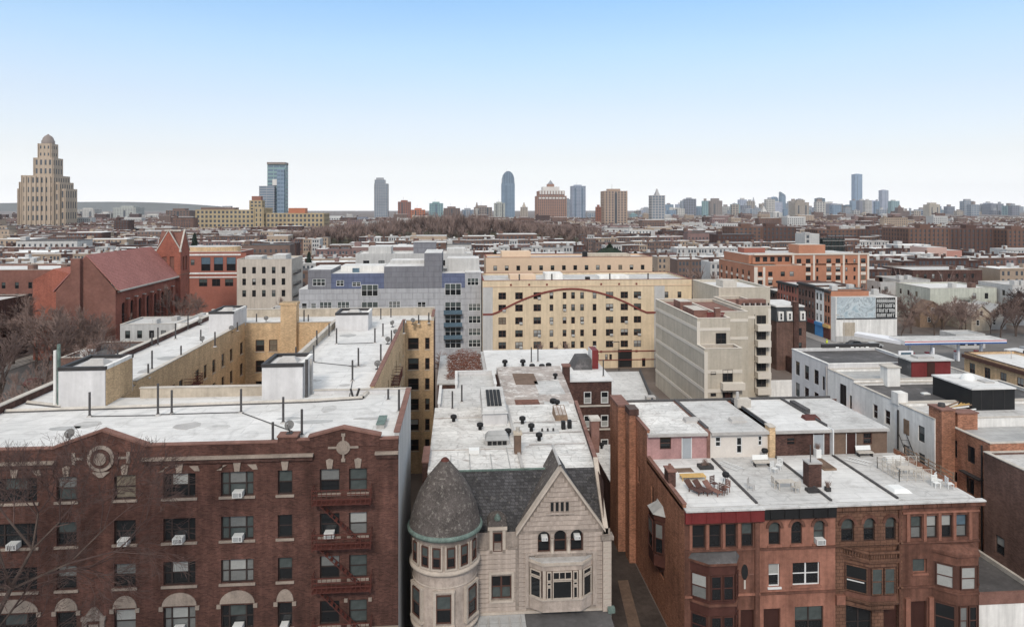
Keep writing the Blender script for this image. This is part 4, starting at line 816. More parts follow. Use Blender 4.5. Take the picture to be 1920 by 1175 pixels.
def rear(t, x0, x1, m, roof, wins, doors, zt=14.4, fasc=m_alum):
    F = frame(x0, 65.0); w_ = x1 - x0
    hs = [(a, 12.0 + b, c, 12.0 + d) for a, b, c, d in wins]
    wall(t, F, w_, zt, m, hs, 0.15, 'rear_wall', z0=11.0)
    for hh in hs: window(t, F, *hh, 'dh', m_bframe if m is not m_cream else m_wframe, (m_glass, m_glass), 0.04)
    for a, c, dm in doors:
        lbox(t, 'door', F, a, -0.05, 12.03, c, 0.0, 13.95, dm); lbox(t, 'door_frame', F, a - 0.07, -0.035, 12.03, a - 0.001, 0.0, 14.02, m_wframe); lbox(t, 'door_frame', F, c + 0.001, -0.035, 12.03, c + 0.07, 0.0, 14.02, m_wframe)
    MB().box(x0 + 0.01, 64.75, zt, x1 - 0.01, 75.6, zt + 0.12, roof).build('rear_roof', t); MB().box(x0 + 0.01, 64.6, zt - 0.16, x1 - 0.01, 64.748, zt + 0.1, fasc).build('gutter', t)
def body(t, x0, x1, m, roof):
    MB().box(x0, EY + 0.4, EZ - 0.3, x1 - 0.004, 65.0, EZ, roof).build('roof', t); wall(t, frame(x1, 75.5, 0, 180), x1 - x0, 14.4, m, name='back_wall')
def front(t, x0, x1, m, holes, st=None):
    F = frame(x0, EY); hs = [tuple([h[0] - x0, h[1], h[2] - x0, h[3]] + list(h[5:])) for h in holes]
    wall(t, F, x1 - x0, EZ - 0.1, m, hs, 0.3)
    for h, q in zip(holes, hs):
        if h[4]:
            sty, fm, gm = h[4]; window(t, F, q[0], q[1], q[2], q[3], sty, fm, gm, 0.16)
    return F
def band(t, F, a, b_, z, m, d=0.12, h=0.16): lbox(t, 'string_course', F, a, -d, z, b_, 0.0, z + h, m)
DG, GG, BG = (m_glass, m_glass), (m_glassg, m_glass), (m_blind, m_glass)
def bay(t, q, segs, name='bay'):
    """canted bay: q plan points, segs list of (z0,z1,offset,material)"""
    b = MB()
    cxm = (q[0][0] + q[-1][0]) / 2
    for (z0, z1, e, mm) in segs:
        p = [(x + (e if x > cxm else -e) * (1 if i in (0, len(q) - 1) else 0.6), y - (e if i not in (0, len(q) - 1) else 0)) for i, (x, y) in enumerate(q)]
        b.prism(p, z0, z1, mm)
    b.build(name, t)
def side_frames(q):
    out = []
    for (a, b_) in zip(q[:-1], q[1:]):
        out.append((frame(a[0], a[1], 0, math.degrees(math.atan2(b_[1] - a[1], b_[0] - a[0]))), math.hypot(b_[0] - a[0], b_[1] - a[1])))
    return out
def baywins(t, q, z0, z1, n, gms, fm=m_bframe, margin=0.14):
    for (Fq, L_), k, g in zip(side_frames(q), n, gms):
        wd = (L_ - margin * (k + 1)) / k
        for j in range(k): window(t, Fq, margin + j * (wd + margin), z0, margin + j * (wd + margin) + wd, z1, 'dh', fm, g[j % len(g)], -0.07)

# house 1: oxblood cornice, dark bay, blind keyhole
x0, x1 = EX[0], EX[1]
t = bstone(0, 'brownstone with oxblood cornice, dark canted bay and orange brick side wall', None, None, 0, 0, None, None, 0)
F1 = front(t, x0, x1, m_brown, [(18.6, 8.85, 19.68, 10.7, ('dh', m_dframe, DG)), (20.03, 8.85, 20.98, 10.7, ('dh', m_dframe, DG)), (21.35, 8.85, 22.25, 10.7, ('dh', m_dframe, DG)), (22.7, 8.85, 23.62, 10.75, ('dh', m_dframe, GG)), (22.6, 0.6, 23.7, 3.8, None)])
eaves(t, x0, x1 + 0.25, m_redcorn, 1.05, 0.30); body(t, x0, x1, m_brown, m_white)
lbox(t, 'door', F1, 4.62, 0.2, 0.6, 5.68, 0.28, 3.78, m_doordk)
for z, m in ((8.62, m_brown), (4.98, m_brownred), (10.8, m_brown)): band(t, F1, 0, 6.2, z, m)
for a in (0.35, 1.72, 3.05, 4.32): lbox(t, 'pilaster', F1, a + 0.03, -0.1, 8.79, a + 0.26, 0.0, 10.79, m_brownred)
lbox(t, 'corner_pilaster', F1, 5.75, -0.14, 0.3, 6.1, 0.0, 10.79, m_brown)
q = [(18.45, 54.0), (19.65, 53.05), (21.75, 53.05), (22.35, 54.0)]
bay(t, q, [(0, 2.2, 0, m_darkbay), (2.2, 4.0, -0.06, m_bframe), (4.0, 4.75, 0, m_darkbay), (4.75, 4.92, 0.14, m_brown), (4.92, 5.15, 0, m_darkbay), (5.15, 7.2, -0.06, m_bframe), (7.2, 7.95, 0, m_darkbay), (7.95, 8.15, 0.16, m_brown)])
bayroof = MB(); bayroof.loft([(18.3, 54, 8.151), (19.58, 52.9, 8.151), (21.83, 52.9, 8.151), (22.5, 54, 8.151)], [(18.6, 54, 8.58), (19.8, 53.7, 8.58), (21.6, 53.7, 8.58), (22.2, 54, 8.58)], m_tar); bayroof.build('bay_roof', t)
baywins(t, q, 5.2, 7.15, (1, 2, 1), ([(m_blind, m_blind2)], [(m_glass, m_glass)], [(m_glass, m_glass)]), m_darkbay); baywins(t, q, 2.25, 3.95, (1, 2, 1), ([(m_glass, m_glass)], [(m_glass, m_glass)], [(m_glass, m_glass)]), m_darkbay)
kh = MB(); kh.T = F1; N = 14
cir = [(4.93 + 0.27 * math.cos(6.2832 * k / N), 6.85 + 0.62 * math.sin(6.2832 * k / N)) for k in range(N)]
kh.loft([(a, -0.04, c) for a, c in cir], [(a, 0.02, c) for a, c in cir], m_blackp); kh.box(4.86, -0.05, 5.5, 5.0, 0.0, 6.2, m_cop); kh.build('keyhole_window', t); band(t, F1, 4.2, 4.62, 6.6, m_copred, 0.05, 0.08); band(t, F1, 5.24, 5.7, 6.6, m_copred, 0.05, 0.08)
# side wall to the alley, with two chimney breasts, slit windows and a hanging oriel
FS = frame(x0, 75.5, 0, -90)
wall(t, FS, 10.5, 14.4, m_brickor, [(7.0, 8.6, 7.7, 10.2)], 0.2, 'side_wall')
FS2 = frame(x0, 65.0, 0, -90)
sh = [(1.5, 8.2, 2.2, 10.2), (4.4, 3.4, 5.4, 5.4), (1.2, 3.8, 2.0, 6.0)]
wall(t, FS2, 11.0, 12.0, m_brickor, sh, 0.2, 'side_wall')
for hh in sh: window(t, FS2, *hh, 'dh', m_dframe, DG, 0.1, detail=False)
window(t, FS, 7.0, 8.6, 7.7, 10.2, 'dh', m_dframe, DG, 0.1, detail=False)
MB().box(x0 - 0.03, 54.35, 12.0, x0 + 0.25, 65.0, 12.28, m_brickor).build('parapet', t); MB().box(x0 - 0.07, 54.3, 12.28, x0 + 0.29, 65.0, 12.36, m_copred).build('coping', t)
MB().box(x0 + 0.003, 65.01, 14.4, x0 + 0.26, 75.4, 14.75, m_brickor).build('parapet', t); MB().box(x0 - 0.05, 65.0, 14.75, x0 + 0.3, 75.45, 14.83, m_copred).build('coping', t)
k = MB(); k.box(16.75, 71.6, 0, 17.99, 75.4, 15.2, m_brickor); k.box(16.7, 71.5, 15.2, 18.0, 75.45, 15.4, m_copred); k.build('chimney_breast', t)
k = MB(); k.box(17.35, 69.2, 0, 17.99, 70.8, 15.0, m_brickor); k.box(17.3, 69.1, 15.0, 18.3, 70.9, 15.6, m_brickdk); k.build('chimney_breast', t)
k = MB(); k.box(18.05, 58.4, 12.0, 18.7, 59.6, 13.3, m_brickdk); k.box(17.98, 58.3, 13.3, 18.78, 59.7, 13.42, m_copred); k.lathe([(0.16, 13.42), (0.13, 13.8), (0, 13.8)], m_copred, 18.35, 59, 8); k.build('chimney', t)
o_ = MB(); pl = [(18.0, 62.2), (17.2, 61.6), (17.2, 59.9), (18.0, 59.2)]
o_.prism(pl, 4.6, 5.6, m_darkbay); o_.prism(pl, 8.6, 9.1, m_darkbay); o_.prism([(18.0, 62.1), (17.3, 61.5), (17.3, 60.0), (18.0, 59.3)], 5.6, 8.6, m_bframe); o_.loft([(18, 59.8, 3.8), (18, 61.6, 3.8), (17.9, 61, 3.8), (17.9, 60.4, 3.8)], [(18, 59.25, 4.6), (18, 62.15, 4.6), (17.25, 61.5, 4.6), (17.25, 60, 4.6)], m_darkbay)
o_.loft([(18, 62.3, 9.1), (17.1, 61.7, 9.1), (17.1, 59.8, 9.1), (18, 59.1, 9.1)], [(18, 61.6, 9.75), (17.9, 61.2, 9.75), (17.9, 60.2, 9.75), (18, 59.8, 9.75)], m_greyroof); o_.build('oriel', t)
for (Fq, L_) in side_frames(pl): window(t, Fq, 0.15, 5.8, L_ - 0.15, 8.4, 'dh', m_darkbay, (m_blind2, m_glass), -0.04)
rear(t, x0, x1 - 0.35, m_pink, m_silver, [(1.25, 0.95, 2.35, 2.1)], [(3.45, 4.3, m_door)]); MB().box(x1 - 0.349, 64.9, 12.0, x1 - 0.05, 75.4, 14.6, m_copred).build('party_wall', t)
HB = t
# house 2
x0, x1 = EX[1], EX[2]
t = bstone(1, 'salmon painted brownstone with flat black cornice and three arched top windows', None, None, 0, 0, None, None, 0)
F2 = front(t, x0, x1, m_brownred, [(24.92, 8.9, 25.9, 10.8, ('dh', m_dframe, GG), 'arch'), (26.8, 8.9, 27.72, 10.75, ('dh', m_dframe, DG), 'arch'), (28.68, 8.9, 29.62, 10.8, ('dh', m_dframe, (m_glassg, m_glassg)), 'arch'),
    (24.92, 5.55, 25.85, 7.4, ('dh', m_wframe, BG)), (26.92, 5.55, 29.2, 7.4, ('two', m_wframe, DG)), (24.5, 0.6, 25.9, 3.8, None), (27.1, 1.4, 29.5, 3.85, ('two', m_dframe, GG))])
lbox(t, 'door', F2, 0.35, 0.2, 0.6, 1.65, 0.28, 3.78, m_doordk)
eaves(t, x0 + 0.26, x1, m_blackp, 0.95, 0.22); body(t, x0, x1, m_brownred, m_white2)
for z in (8.58, 5.0): band(t, F2, 0, 6.3, z, m_brown, 0.14, 0.14)
for (a, c) in ((0.72, 1.7), (2.6, 3.52), (4.48, 5.42)):
    b = MB(); b.T = F2; r = (c - a) / 2 + 0.24; xm = (a + c) / 2; zc = 10.78 - (c - a) / 2; N = 10
    for j in range(N):
        p, s_ = math.pi * j / N, math.pi * (j + 1) / N; ri = r - 0.24
        A_ = [(xm - r * math.cos(p), zc + r * math.sin(p)), (xm - r * math.cos(s_), zc + r * math.sin(s_)), (xm - ri * math.cos(s_), zc + ri * math.sin(s_)), (xm - ri * math.cos(p), zc + ri * math.sin(p))]
        b.loft([(u, -0.09, v) for u, v in A_], [(u, 0.0, v) for u, v in A_], m_brown)
    b.build('arch_moulding', t); lbox(t, 'sill', F2, a - 0.1, -0.12, 8.76, c + 0.1, 0.1, 8.898, m_brownred)
lbox(t, 'sill', F2, 0.62, -0.12, 5.4, 1.75, 0.1, 5.548, m_wframe); lbox(t, 'sill', F2, 2.62, -0.12, 5.4, 5.1, 0.1, 5.548, m_brownred)
ac_unit((29.15, 54.08, 8.92), 'white air conditioner in an arched window of the salmon brownstone', 'air conditioners of the brownstones', 1.0)
rear(t, x0, x1 - 0.6, m_cream, m_white2, [(0.5, 1.05, 1.05, 2.0), (2.6, 0.35, 3.15, 1.9), (4.75, 1.05, 5.15, 2.0)], []); k = MB(); k.box(x1 - 0.599, 64.6, 12, x1 - 0.02, 65.6, 14.9, m_tan); k.box(x1 - 0.65, 64.55, 14.9, x1 + 0.03, 65.65, 15.0, m_cop); k.build('chimney', t)
# house 3
x0, x1 = EX[2], EX[3]
t = bstone(2, 'umber brownstone with balcony on its canted bay and three arched top windows', None, None, 0, 0, None, None, 0)
F3 = front(t, x0, x1, m_brownmid, [(31.0, 8.95, 32.08, 10.85, ('dh', m_dframe, GG), 'arch'), (32.9, 8.95, 33.86, 10.85, ('dh', m_dframe, GG), 'arch'), (34.75, 8.95, 35.65, 10.85, ('dh', m_dframe, GG), 'arch'), (31.4, 0.8, 33.6, 3.9, ('two', m_dframe, DG)), (34.6, 0.6, 35.85, 3.9, None)])
lbox(t, 'door', F3, 4.15, 0.2, 0.6, 5.3, 0.28, 3.85, m_doordk)
eaves(t, x0, x1 - 0.05, m_brownmid, 0.55, 0.18); body(t, x0, x1, m_brownmid, m_white)
for z in (8.62, 5.0): band(t, F3, 0, 5.7, z, m_brownmid, 0.14, 0.14)
lbox(t, 'rain_pipe', F3, 5.35, -0.14, 0, 5.5, -0.02, 11.4, m_brown); lbox(t, 'corner_block', F3, -0.02, -0.3, 4.0, 0.7, 0.0, 4.75, m_brownred)
for (a, c) in ((0.5, 1.58), (2.4, 3.36), (4.25, 5.15)):
    b = MB(); b.T = F3; r = (c - a) / 2 + 0.26; xm = (a + c) / 2; zc = 10.85 - (c - a) / 2; N = 10
    for j in range(N):
        p, s_ = math.pi * j / N, math.pi * (j + 1) / N; ri = r - 0.26
        A_ = [(xm - r * math.cos(p), zc + r * math.sin(p)), (xm - r * math.cos(s_), zc + r * math.sin(s_)), (xm - ri * math.cos(s_), zc + ri * math.sin(s_)), (xm - ri * math.cos(p), zc + ri * math.sin(p))]
        b.loft([(u, -0.1, v) for u, v in A_], [(u, 0.0, v) for u, v in A_], m_brown)
    b.build('arch_moulding', t)
q = [(31.2, 54.0), (32.75, 52.95), (35.0, 52.95), (35.7, 54.0)]
bay(t, q, [(3.85, 4.4, -0.15, m_brownmid), (4.4, 4.6, 0.16, m_brownmid), (4.6, 5.05, 0, m_brown), (5.05, 7.35, -0.06, m_bframe), (7.35, 7.75, 0, m_brownmid), (7.75, 7.95, 0.2, m_brownmid)])
baywins(t, q, 5.15, 7.28, (1, 2, 1), ([(m_glass, m_glass)], [(m_glassg, m_glassg)], [DG]), m_brownmid)
b = MB(); pl = [(31.05, 54.0), (32.66, 52.8), (35.1, 52.8), (35.88, 54.0)]
for (a, c) in zip(pl[:-1], pl[1:]):
    d_ = Vector((c[0] - a[0], c[1] - a[1], 0)); n_ = Vector((d_.y, -d_.x, 0)).normalized() * -0.09
    for z0, z1 in ((7.951, 8.05), (8.5, 8.68)): b.loft([(a[0], a[1], z0), (c[0], c[1], z0), (c[0], c[1], z1), (a[0], a[1], z1)], [(a[0] - n_.x, a[1] - n_.y, z0), (c[0] - n_.x, c[1] - n_.y, z0), (c[0] - n_.x, c[1] - n_.y, z1), (a[0] - n_.x, a[1] - n_.y, z1)], m_brownmid)
    kx = max(3, int(d_.length / 0.2))
    for j in range(kx + 1): px_, py_ = a[0] + d_.x * j / kx, a[1] + d_.y * j / kx; b.tube((px_, py_, 8.0), (px_, py_, 8.55), 0.05, 0.05, m_brownmid, 5)
b.build('balustrade', t)
lbox(t, 'white_window_trim', frame(31.2, 54.0, 0, math.degrees(math.atan2(-1.05, 1.55))), 0.25, -0.1, 6.0, 1.5, -0.07, 6.08, m_wframe)
rear(t, x0, x1 - 0.05, m_brickdk, m_white, [(1.3, 1.0, 2.2, 1.75)], [(4.05, 5.0, m_door)]); MB().box(x1 - 0.045, 64.4, 12.0, x1 + 0.05, 65.4, 14.6, m_wframe).build('rain_pipe', t)
k = MB(); k.box(30.05, 57.4, 12.0, 31.2, 58.4, 14.0, m_brickdk); k.box(30.0, 57.35, 14.0, 31.25, 58.45, 14.12, m_alum); k.tube((30.3, 57.6, 14.1), (30.3, 57.6, 15.6), 0.05, 0.05, m_pipe, 5); k.build('chimney', t)
# house 4
x0, x1 = EX[3], EX[4]
t = bstone(3, 'rightmost brownstone with four slim top windows and a bay at its right edge', None, None, 0, 0, None, None, 0)
F4 = front(t, x0, x1, m_brown, [(36.95, 8.95, 37.9, 10.8, ('dh', m_dframe, (m_glassg, m_blind2))), (38.3, 8.95, 39.22, 10.8, ('dh', m_dframe, (m_blind, m_blind2))), (39.56, 8.95, 40.5, 10.8, ('dh', m_dframe, (m_blind, m_glass))), (40.86, 8.95, 41.85, 10.8, ('dh', m_dframe, (m_glassb, m_blind2))),
    (37.1, 6.15, 38.3, 7.3, ('fixed', m_brownred, (m_glassg,))), (36.9, 0.6, 38.3, 3.85, None)])
lbox(t, 'door', F4, 0.75, 0.2, 0.6, 2.05, 0.28, 3.8, m_doordk)
eaves(t, x0 - 0.04, x1 + 0.45, m_brown, 0.45, 0.18); body(t, x0, x1, m_brown, m_white2)
for z in (8.62, 5.0, 11.05): band(t, F4, 0, 6.6, z, m_brownred if z > 11 else m_brown, 0.14, 0.14)
for a in (0.35, 1.78, 3.06, 4.34, 5.72): lbox(t, 'pilaster', F4, a, -0.1, 8.77, a + 0.26, 0.0, 11.04, m_brownred)
lbox(t, 'door_pilaster', F4, 0.2, -0.2, 0, 0.6, 0, 4.2, m_brownred); lbox(t, 'door_pilaster', F4, 2.2, -0.2, 0, 2.6, 0, 4.2, m_brownred); lbox(t, 'sill', F4, 0.8, -0.12, 6.0, 2.2, 0.1, 6.148, m_brownred)
q = [(38.8, 54.0), (40.15, 52.95), (41.9, 52.95), (42.55, 54.0)]
bay(t, q, [(0, 1.6, 0, m_brown), (1.6, 3.95, -0.06, m_bframe), (3.95, 4.85, 0, m_brown), (4.85, 5.0, 0.12, m_brown), (5.0, 5.2, 0, m_brown), (5.2, 7.15, -0.06, m_bframe), (7.15, 7.9, 0, m_brown), (7.9, 8.1, 0.16, m_brown)])
bayroof = MB(); bayroof.loft([(38.65, 54, 8.101), (40.08, 52.8, 8.101), (41.98, 52.8, 8.101), (42.7, 54, 8.101)], [(39, 54, 8.5), (40.3, 53.7, 8.5), (41.7, 53.7, 8.5), (42.4, 54, 8.5)], m_brown); bayroof.build('bay_roof', t)
baywins(t, q, 5.25, 7.1, (1, 1, 1), ([(m_blind, m_blind)], [(m_blind, m_blind)], [DG]), m_bframe, 0.25); baywins(t, q, 1.65, 3.9, (1, 2, 1), ([(m_glass, m_glass)], [(m_blind2, m_blind2), DG], [DG]), m_bframe)
rear(t, x0 + 0.06, x1 - 0.8, m_brownp, m_white2, [(3.3, 0.9, 4.2, 2.0)], [(1.6, 2.5, m_doordk)])
wall(t, frame(x1, 54, 0, 90), 11, 12.0, m_brickdk, name='side_wall'); wall(t, frame(x1 - 0.8, 65, 0, 90), 10.5, 14.4, m_brickdk, name='side_wall')
MB().box(x1 - 0.2, 56.5, 12.0, x1, 64.9, 12.45, m_brickor).build('parapet', t)
# party lines on the roofs
for i, xx in ((1, EX[1]), (2, EX[2]), (3, EX[3])):
    MB().box(xx - 0.09, 54.6, 12.0, xx + 0.09, 64.55, 12.16, m_pipe).build('party_curb', H[i]); MB().box(xx - 0.25 if i == 1 else xx - 0.1, 65.7, 14.52, xx + 0.1, 75.5, 14.72, m_pipe).build('party_curb', H[i])
MB().box(18.0, 75.4, 14.52, 42.0, 75.6, 14.75, m_pipe).build('rear_curb', HB)
for (x, y, i) in ((23.6, 67.7, 0), (28.2, 67.4, 1), (36.0, 67.6, 2)):
    k = MB(); k.loft([(x - 0.9, y, 14.52), (x + 0.7, y, 14.52), (x + 0.7, y + 1.1, 14.52), (x - 0.9, y + 1.1, 14.52)], [(x - 0.8, y + 0.1, 14.7), (x + 0.6, y + 0.1, 14.7), (x + 0.6, y + 1.0, 14.85), (x - 0.8, y + 1.0, 14.85)], m_alum if i < 2 else m_rust); k.build('roof_skylight', H[i])
k = MB(); k.box(30.0, 72.5, 14.5, 31.5, 73.4, 15.4, m_cop); k.tube((30.2, 73, 15.4), (30.2, 73, 16.1), 0.2, 0.16, m_alum, 8, True); k.build('chimney', H[1])
k = MB(); k.box(36.3, 70.0, 14.5, 36.8, 73.5, 14.95, m_tar); k.build('roof_ridge_vent', H[2])
k = MB(); k.loft([(36.6, 55.6, 12.0), (38.2, 55.6, 12.0), (38.0, 57.2, 12.0), (36.6, 57.2, 12.0)], [(36.8, 55.9, 12.25), (37.9, 55.9, 12.25), (37.8, 56.9, 12.25), (36.8, 56.9, 12.25)], m_plastic); k.build('domed_skylight', H[3])
k = MB(); k.box(33.4, 61.0, 12.0, 34.6, 63.6, 12.16, m_wood); k.box(33.5, 61.1, 12.16, 34.5, 63.5, 12.22, m_brownp); k.build('roof_hatch', H[2])

# roof terrace furniture: each piece its own thing
Z = 12.0
def lounge(x, y, m, label, rot):
    t = thing('sun_lounger', label, 'sun lounger', (x, y, Z), 'loungers on the white terrace')
    T = Matrix.Translation((x, y, Z)) @ Matrix.Rotation(rot, 4, 'Z')
    b = MB(); b.T = T
    for k in range(7): b.box(-0.32, -0.9 + k * 0.17, 0.28, 0.32, -0.76 + k * 0.17, 0.33, m)
    b.build('seat', t)
    b = MB(); b.T = T; b.loft([(-0.32, 0.3, 0.3), (0.32, 0.3, 0.3), (0.32, 0.3, 0.35), (-0.32, 0.3, 0.35)], [(-0.32, 0.85, 0.75), (0.32, 0.85, 0.75), (0.32, 0.83, 0.8), (-0.32, 0.83, 0.8)], m); b.build('backrest', t)
    for sx in (-0.28, 0.28):
        for sy in (-0.8, 0.25): b = MB(); b.T = T; b.box(sx - 0.03, sy - 0.03, 0, sx + 0.03, sy + 0.03, 0.28, m); b.build('leg', t)
lounge(19.9, 57.3, m_bframe, 'dark brown lounger nearest the side parapet of the terrace', 0.5); lounge(20.6, 57.2, m_bframe, 'dark brown lounger second from the side parapet', 0.5); lounge(21.4, 57.0, m_copred, 'reddish lounger in the middle of the terrace', 0.5)
def chair(x, y, z, rot, m, label, group):
    t = thing('patio_chair', label, 'chair', (x, y, z), group); T = Matrix.Translation((x, y, z)) @ Matrix.Rotation(rot, 4, 'Z')
    b = MB(); b.T = T; b.box(-0.25, -0.25, 0.42, 0.25, 0.25, 0.46, m); b.build('seat', t)
    b = MB(); b.T = T; [b.box(-0.24, 0.24, 0.52 + k * 0.13, 0.24, 0.28, 0.6 + k * 0.13, m) for k in range(4)]; [b.box(s * 0.24 - 0.02, 0.235, 0.46, s * 0.24 + 0.02, 0.285, 1.02, m) for s in (-1, 1)]; b.build('backrest', t)
    for sx in (-0.22, 0.22):
        for sy in (-0.22, 0.22): b = MB(); b.T = T; b.box(sx - 0.022, sy - 0.022, 0, sx + 0.022, sy + 0.022, 0.42, m); b.build('leg', t)
    return t
def table(x, y, z, w_, d_, h, m, label, cat='table', name='patio_table'):
    t = thing(name, label, cat, (x, y, z)); b = MB()
    n = 6
    for k in range(n): b.box(x - w_ / 2, y - d_ / 2 + k * d_ / n, z + h - 0.04, x + w_ / 2, y - d_ / 2 + (k + 0.85) * d_ / n, z + h, m)
    b.build('tabletop', t)
    for sx in (-1, 1):
        for sy in (-1, 1): bpart(t, 'leg', m, x + sx * (w_ / 2 - 0.08) - 0.03, y + sy * (d_ / 2 - 0.08) - 0.03, z, x + sx * (w_ / 2 - 0.08) + 0.03, y + sy * (d_ / 2 - 0.08) + 0.03, z + h - 0.041)
    return t
chair(22.2, 56.6, Z, 2.2, m_bframe, 'dark chair at the right end of the loungers', 'dark terrace chairs'); chair(21.9, 57.9, Z, 0.4, m_bframe, 'dark chair standing behind the loungers', 'dark terrace chairs'); chair(22.6, 57.1, Z, -1.2, m_copred, 'reddish chair beside the dark chairs on the terrace', 'dark terrace chairs')
table(20.75, 60.05, Z, 2.2, 0.9, 0.35, m_yellowwood, 'low yellow wooden slatted table on the white terrace')
def kettle(x, y, z, label):
    t = thing('barbecue', label, 'barbecue', (x, y, z)); b = MB(); b.lathe([(0.05, 0.62), (0.26, 0.7), (0.33, 0.88), (0.26, 1.05), (0.0, 1.12)], m_blackp, x, y, 12); b.v = [(p[0], p[1], p[2] + z) for p in b.v]; b.build('bowl', t)
    for a in (0, 2.1, 4.2): b = MB(); b.tube((x + 0.12 * math.cos(a), y + 0.12 * math.sin(a), z + 0.72), (x + 0.33 * math.cos(a), y + 0.33 * math.sin(a), z), 0.025, 0.025, m_steel, 5); b.build('leg', t)
kettle(23.2, 58.6, Z, 'black kettle barbecue by the party line of the white terrace')
def mat_(x, y, w_, d_, m, label, name='doormat'): tag(MB().box(x - w_ / 2, y - d_ / 2, Z, x + w_ / 2, y + d_ / 2, Z + 0.03, m).build(name, origin=(x, y, Z)), label, 'mat')
mat_(20.7, 62.1, 1.5, 1.0, m_brownp, 'faded brown mat before the pink wall')
def planter(x, y, w_, d_, h, m, label, plant=True, z=Z):
    t = thing('planter', label, 'planter', (x, y, z)); bpart(t, 'box', m, x - w_ / 2, y - d_ / 2, z, x + w_ / 2, y + d_ / 2, z + h)
    if plant:
        b = MB()
        for k in range(60): a = rnd.uniform(0, 6.28); r = rnd.uniform(0.05, 0.35); b.tube((x + rnd.uniform(-w_, w_) * 0.3, y + rnd.uniform(-d_, d_) * 0.3, z + h), (x + r * math.cos(a), y + r * math.sin(a), z + h + rnd.uniform(0.2, 0.6)), 0.02, 0.006, m_twig, 3)
        b.build('dry_stems', t)
planter(22.8, 62.5, 1.3, 0.9, 0.3, m_steel, 'dark low planter in front of the grey door'); planter(34.6, 64.4, 0.5, 0.5, 0.8, m_plastic, 'white plastic pot by the brown siding')
def ladder(p, q, label, wdt=0.5, m=m_wframe, name='ladder'):
    t = thing(name, label, 'ladder', p); d_ = Vector(q) - Vector(p); s_ = Vector((d_.y, -d_.x, 0)).normalized() * wdt / 2
    for sg in (-1, 1): b = MB(); b.tube(Vector(p) + s_ * sg, Vector(q) + s_ * sg, 0.04, 0.04, m, 4); b.build('rail', t)
    for k in range(1, 9): c_ = Vector(p) + d_ * k / 9; b = MB(); b.tube(c_ - s_, c_ + s_, 0.025, 0.025, m, 4); b.build('rung', t)
ladder((24.6, 63.8, 12.1), (25.8, 61.6, 12.1), 'white ladder lying on the grey roof behind the party line', 0.9); ladder((37.0, 63.6, 12.15), (38.4, 62.0, 12.15), 'white rack lying on the far right roof beside the white pot', 0.9)
def cover(x, y, label):
    t = thing('covered_seat', label, 'garden seat', (x, y, Z)); b = MB(); b.box(x - 0.75, y - 0.3, Z + 0.34, x + 0.75, y + 0.3, Z + 0.44, m_cop); b.build('seat', t)
    b = MB(); b.loft([(x - 0.75, y + 0.24, Z + 0.5), (x + 0.75, y + 0.24, Z + 0.5), (x + 0.75, y + 0.3, Z + 0.5), (x - 0.75, y + 0.3, Z + 0.5)], [(x - 0.75, y + 0.36, Z + 0.9), (x + 0.75, y + 0.36, Z + 0.9), (x + 0.75, y + 0.42, Z + 0.9), (x - 0.75, y + 0.42, Z + 0.9)], m_plastic); b.build('backrest', t)
    for sx in (-0.65, 0.65): bpart(t, 'leg', m_steel, x + sx - 0.04, y - 0.25, Z, x + sx + 0.04, y + 0.25, Z + 0.339)
cover(28.2, 62.6, 'white garden bench in front of the cream siding'); cover(39.3, 64.3, 'white garden bench against the brown siding')
chair(28.6, 60.8, Z, 0.5, m_wframe, 'pale chair beside the white bench', 'white roof chairs'); chair(29.4, 61.6, Z, -0.8, m_wframe, 'pale chair close to the party line, right of the white bench', 'white roof chairs')
kettle(29.2, 64.1, Z, 'tall black grill by the corner chimney of the cream wall')
table(27.9, 57.3, Z, 1.5, 0.8, 0.7, m_cop, 'pinkish slatted table on the grey roof near its front edge'); chair(27.2, 57.6, Z, 1.6, m_cop, 'pinkish chair left of the slatted table', 'chairs at the slatted table'); chair(28.5, 56.6, Z, 3.4, m_cop, 'pinkish chair in front of the slatted table', 'chairs at the slatted table')
chair(24.9, 57.3, Z, 0.9, m_alum, 'folding chair frame by the party line on the grey roof', 'folding chairs')
planter(31.3, 56.6, 0.4, 0.4, 0.35, m_steel, 'small dark pot with dry stalks right of the brick roof chimney'); planter(29.9, 56.6, 0.9, 0.7, 0.25, m_steel, 'low black tray at the foot of the brick roof chimney', False)
# wire fence and garden chairs on the right roof
t = thing('terrace_fence', 'wire terrace fence enclosing furniture on the right roof', 'fence', (40, 59.5, Z))
for (a, b_) in (((38.6, 58.0), (41.6, 58.0)), ((38.6, 61.2), (42.4, 61.2)), ((38.6, 58.0), (38.6, 61.2))):
    n = int(math.dist(a, b_) / 0.75)
    for k in range(n + 1): px_, py_ = a[0] + (b_[0] - a[0]) * k / n, a[1] + (b_[1] - a[1]) * k / n; MB().tube((px_, py_, Z), (px_, py_, Z + 1.05), 0.035, 0.035, m_cop, 4).build('post', t)
    for zz in (0.15, 0.6, 1.02): MB().tube((*a, Z + zz), (*b_, Z + zz), 0.02, 0.02, m_cop, 4).build('rail', t)
    b = MB()
    for k in range(int(math.dist(a, b_) / 0.16)):
        f = k * 0.16 / math.dist(a, b_); g = min(1, f + 0.12)
        b.tube((a[0] + (b_[0] - a[0]) * f, a[1] + (b_[1] - a[1]) * f, Z + 0.15), (a[0] + (b_[0] - a[0]) * g, a[1] + (b_[1] - a[1]) * g, Z + 1.0), 0.01, 0.01, m_cop, 3)
    b.build('wire', t)
for k, (x, y, r) in enumerate(((39.2, 59.4, 0.3), (40.2, 60.3, 1.8), (41.0, 59.0, 3.0))): chair(x, y, Z, r, m_cop, 'weathered garden chair inside the wire fence, %s' % ('at its left', 'at its back', 'at its right')[k], 'garden chairs inside the wire fence')
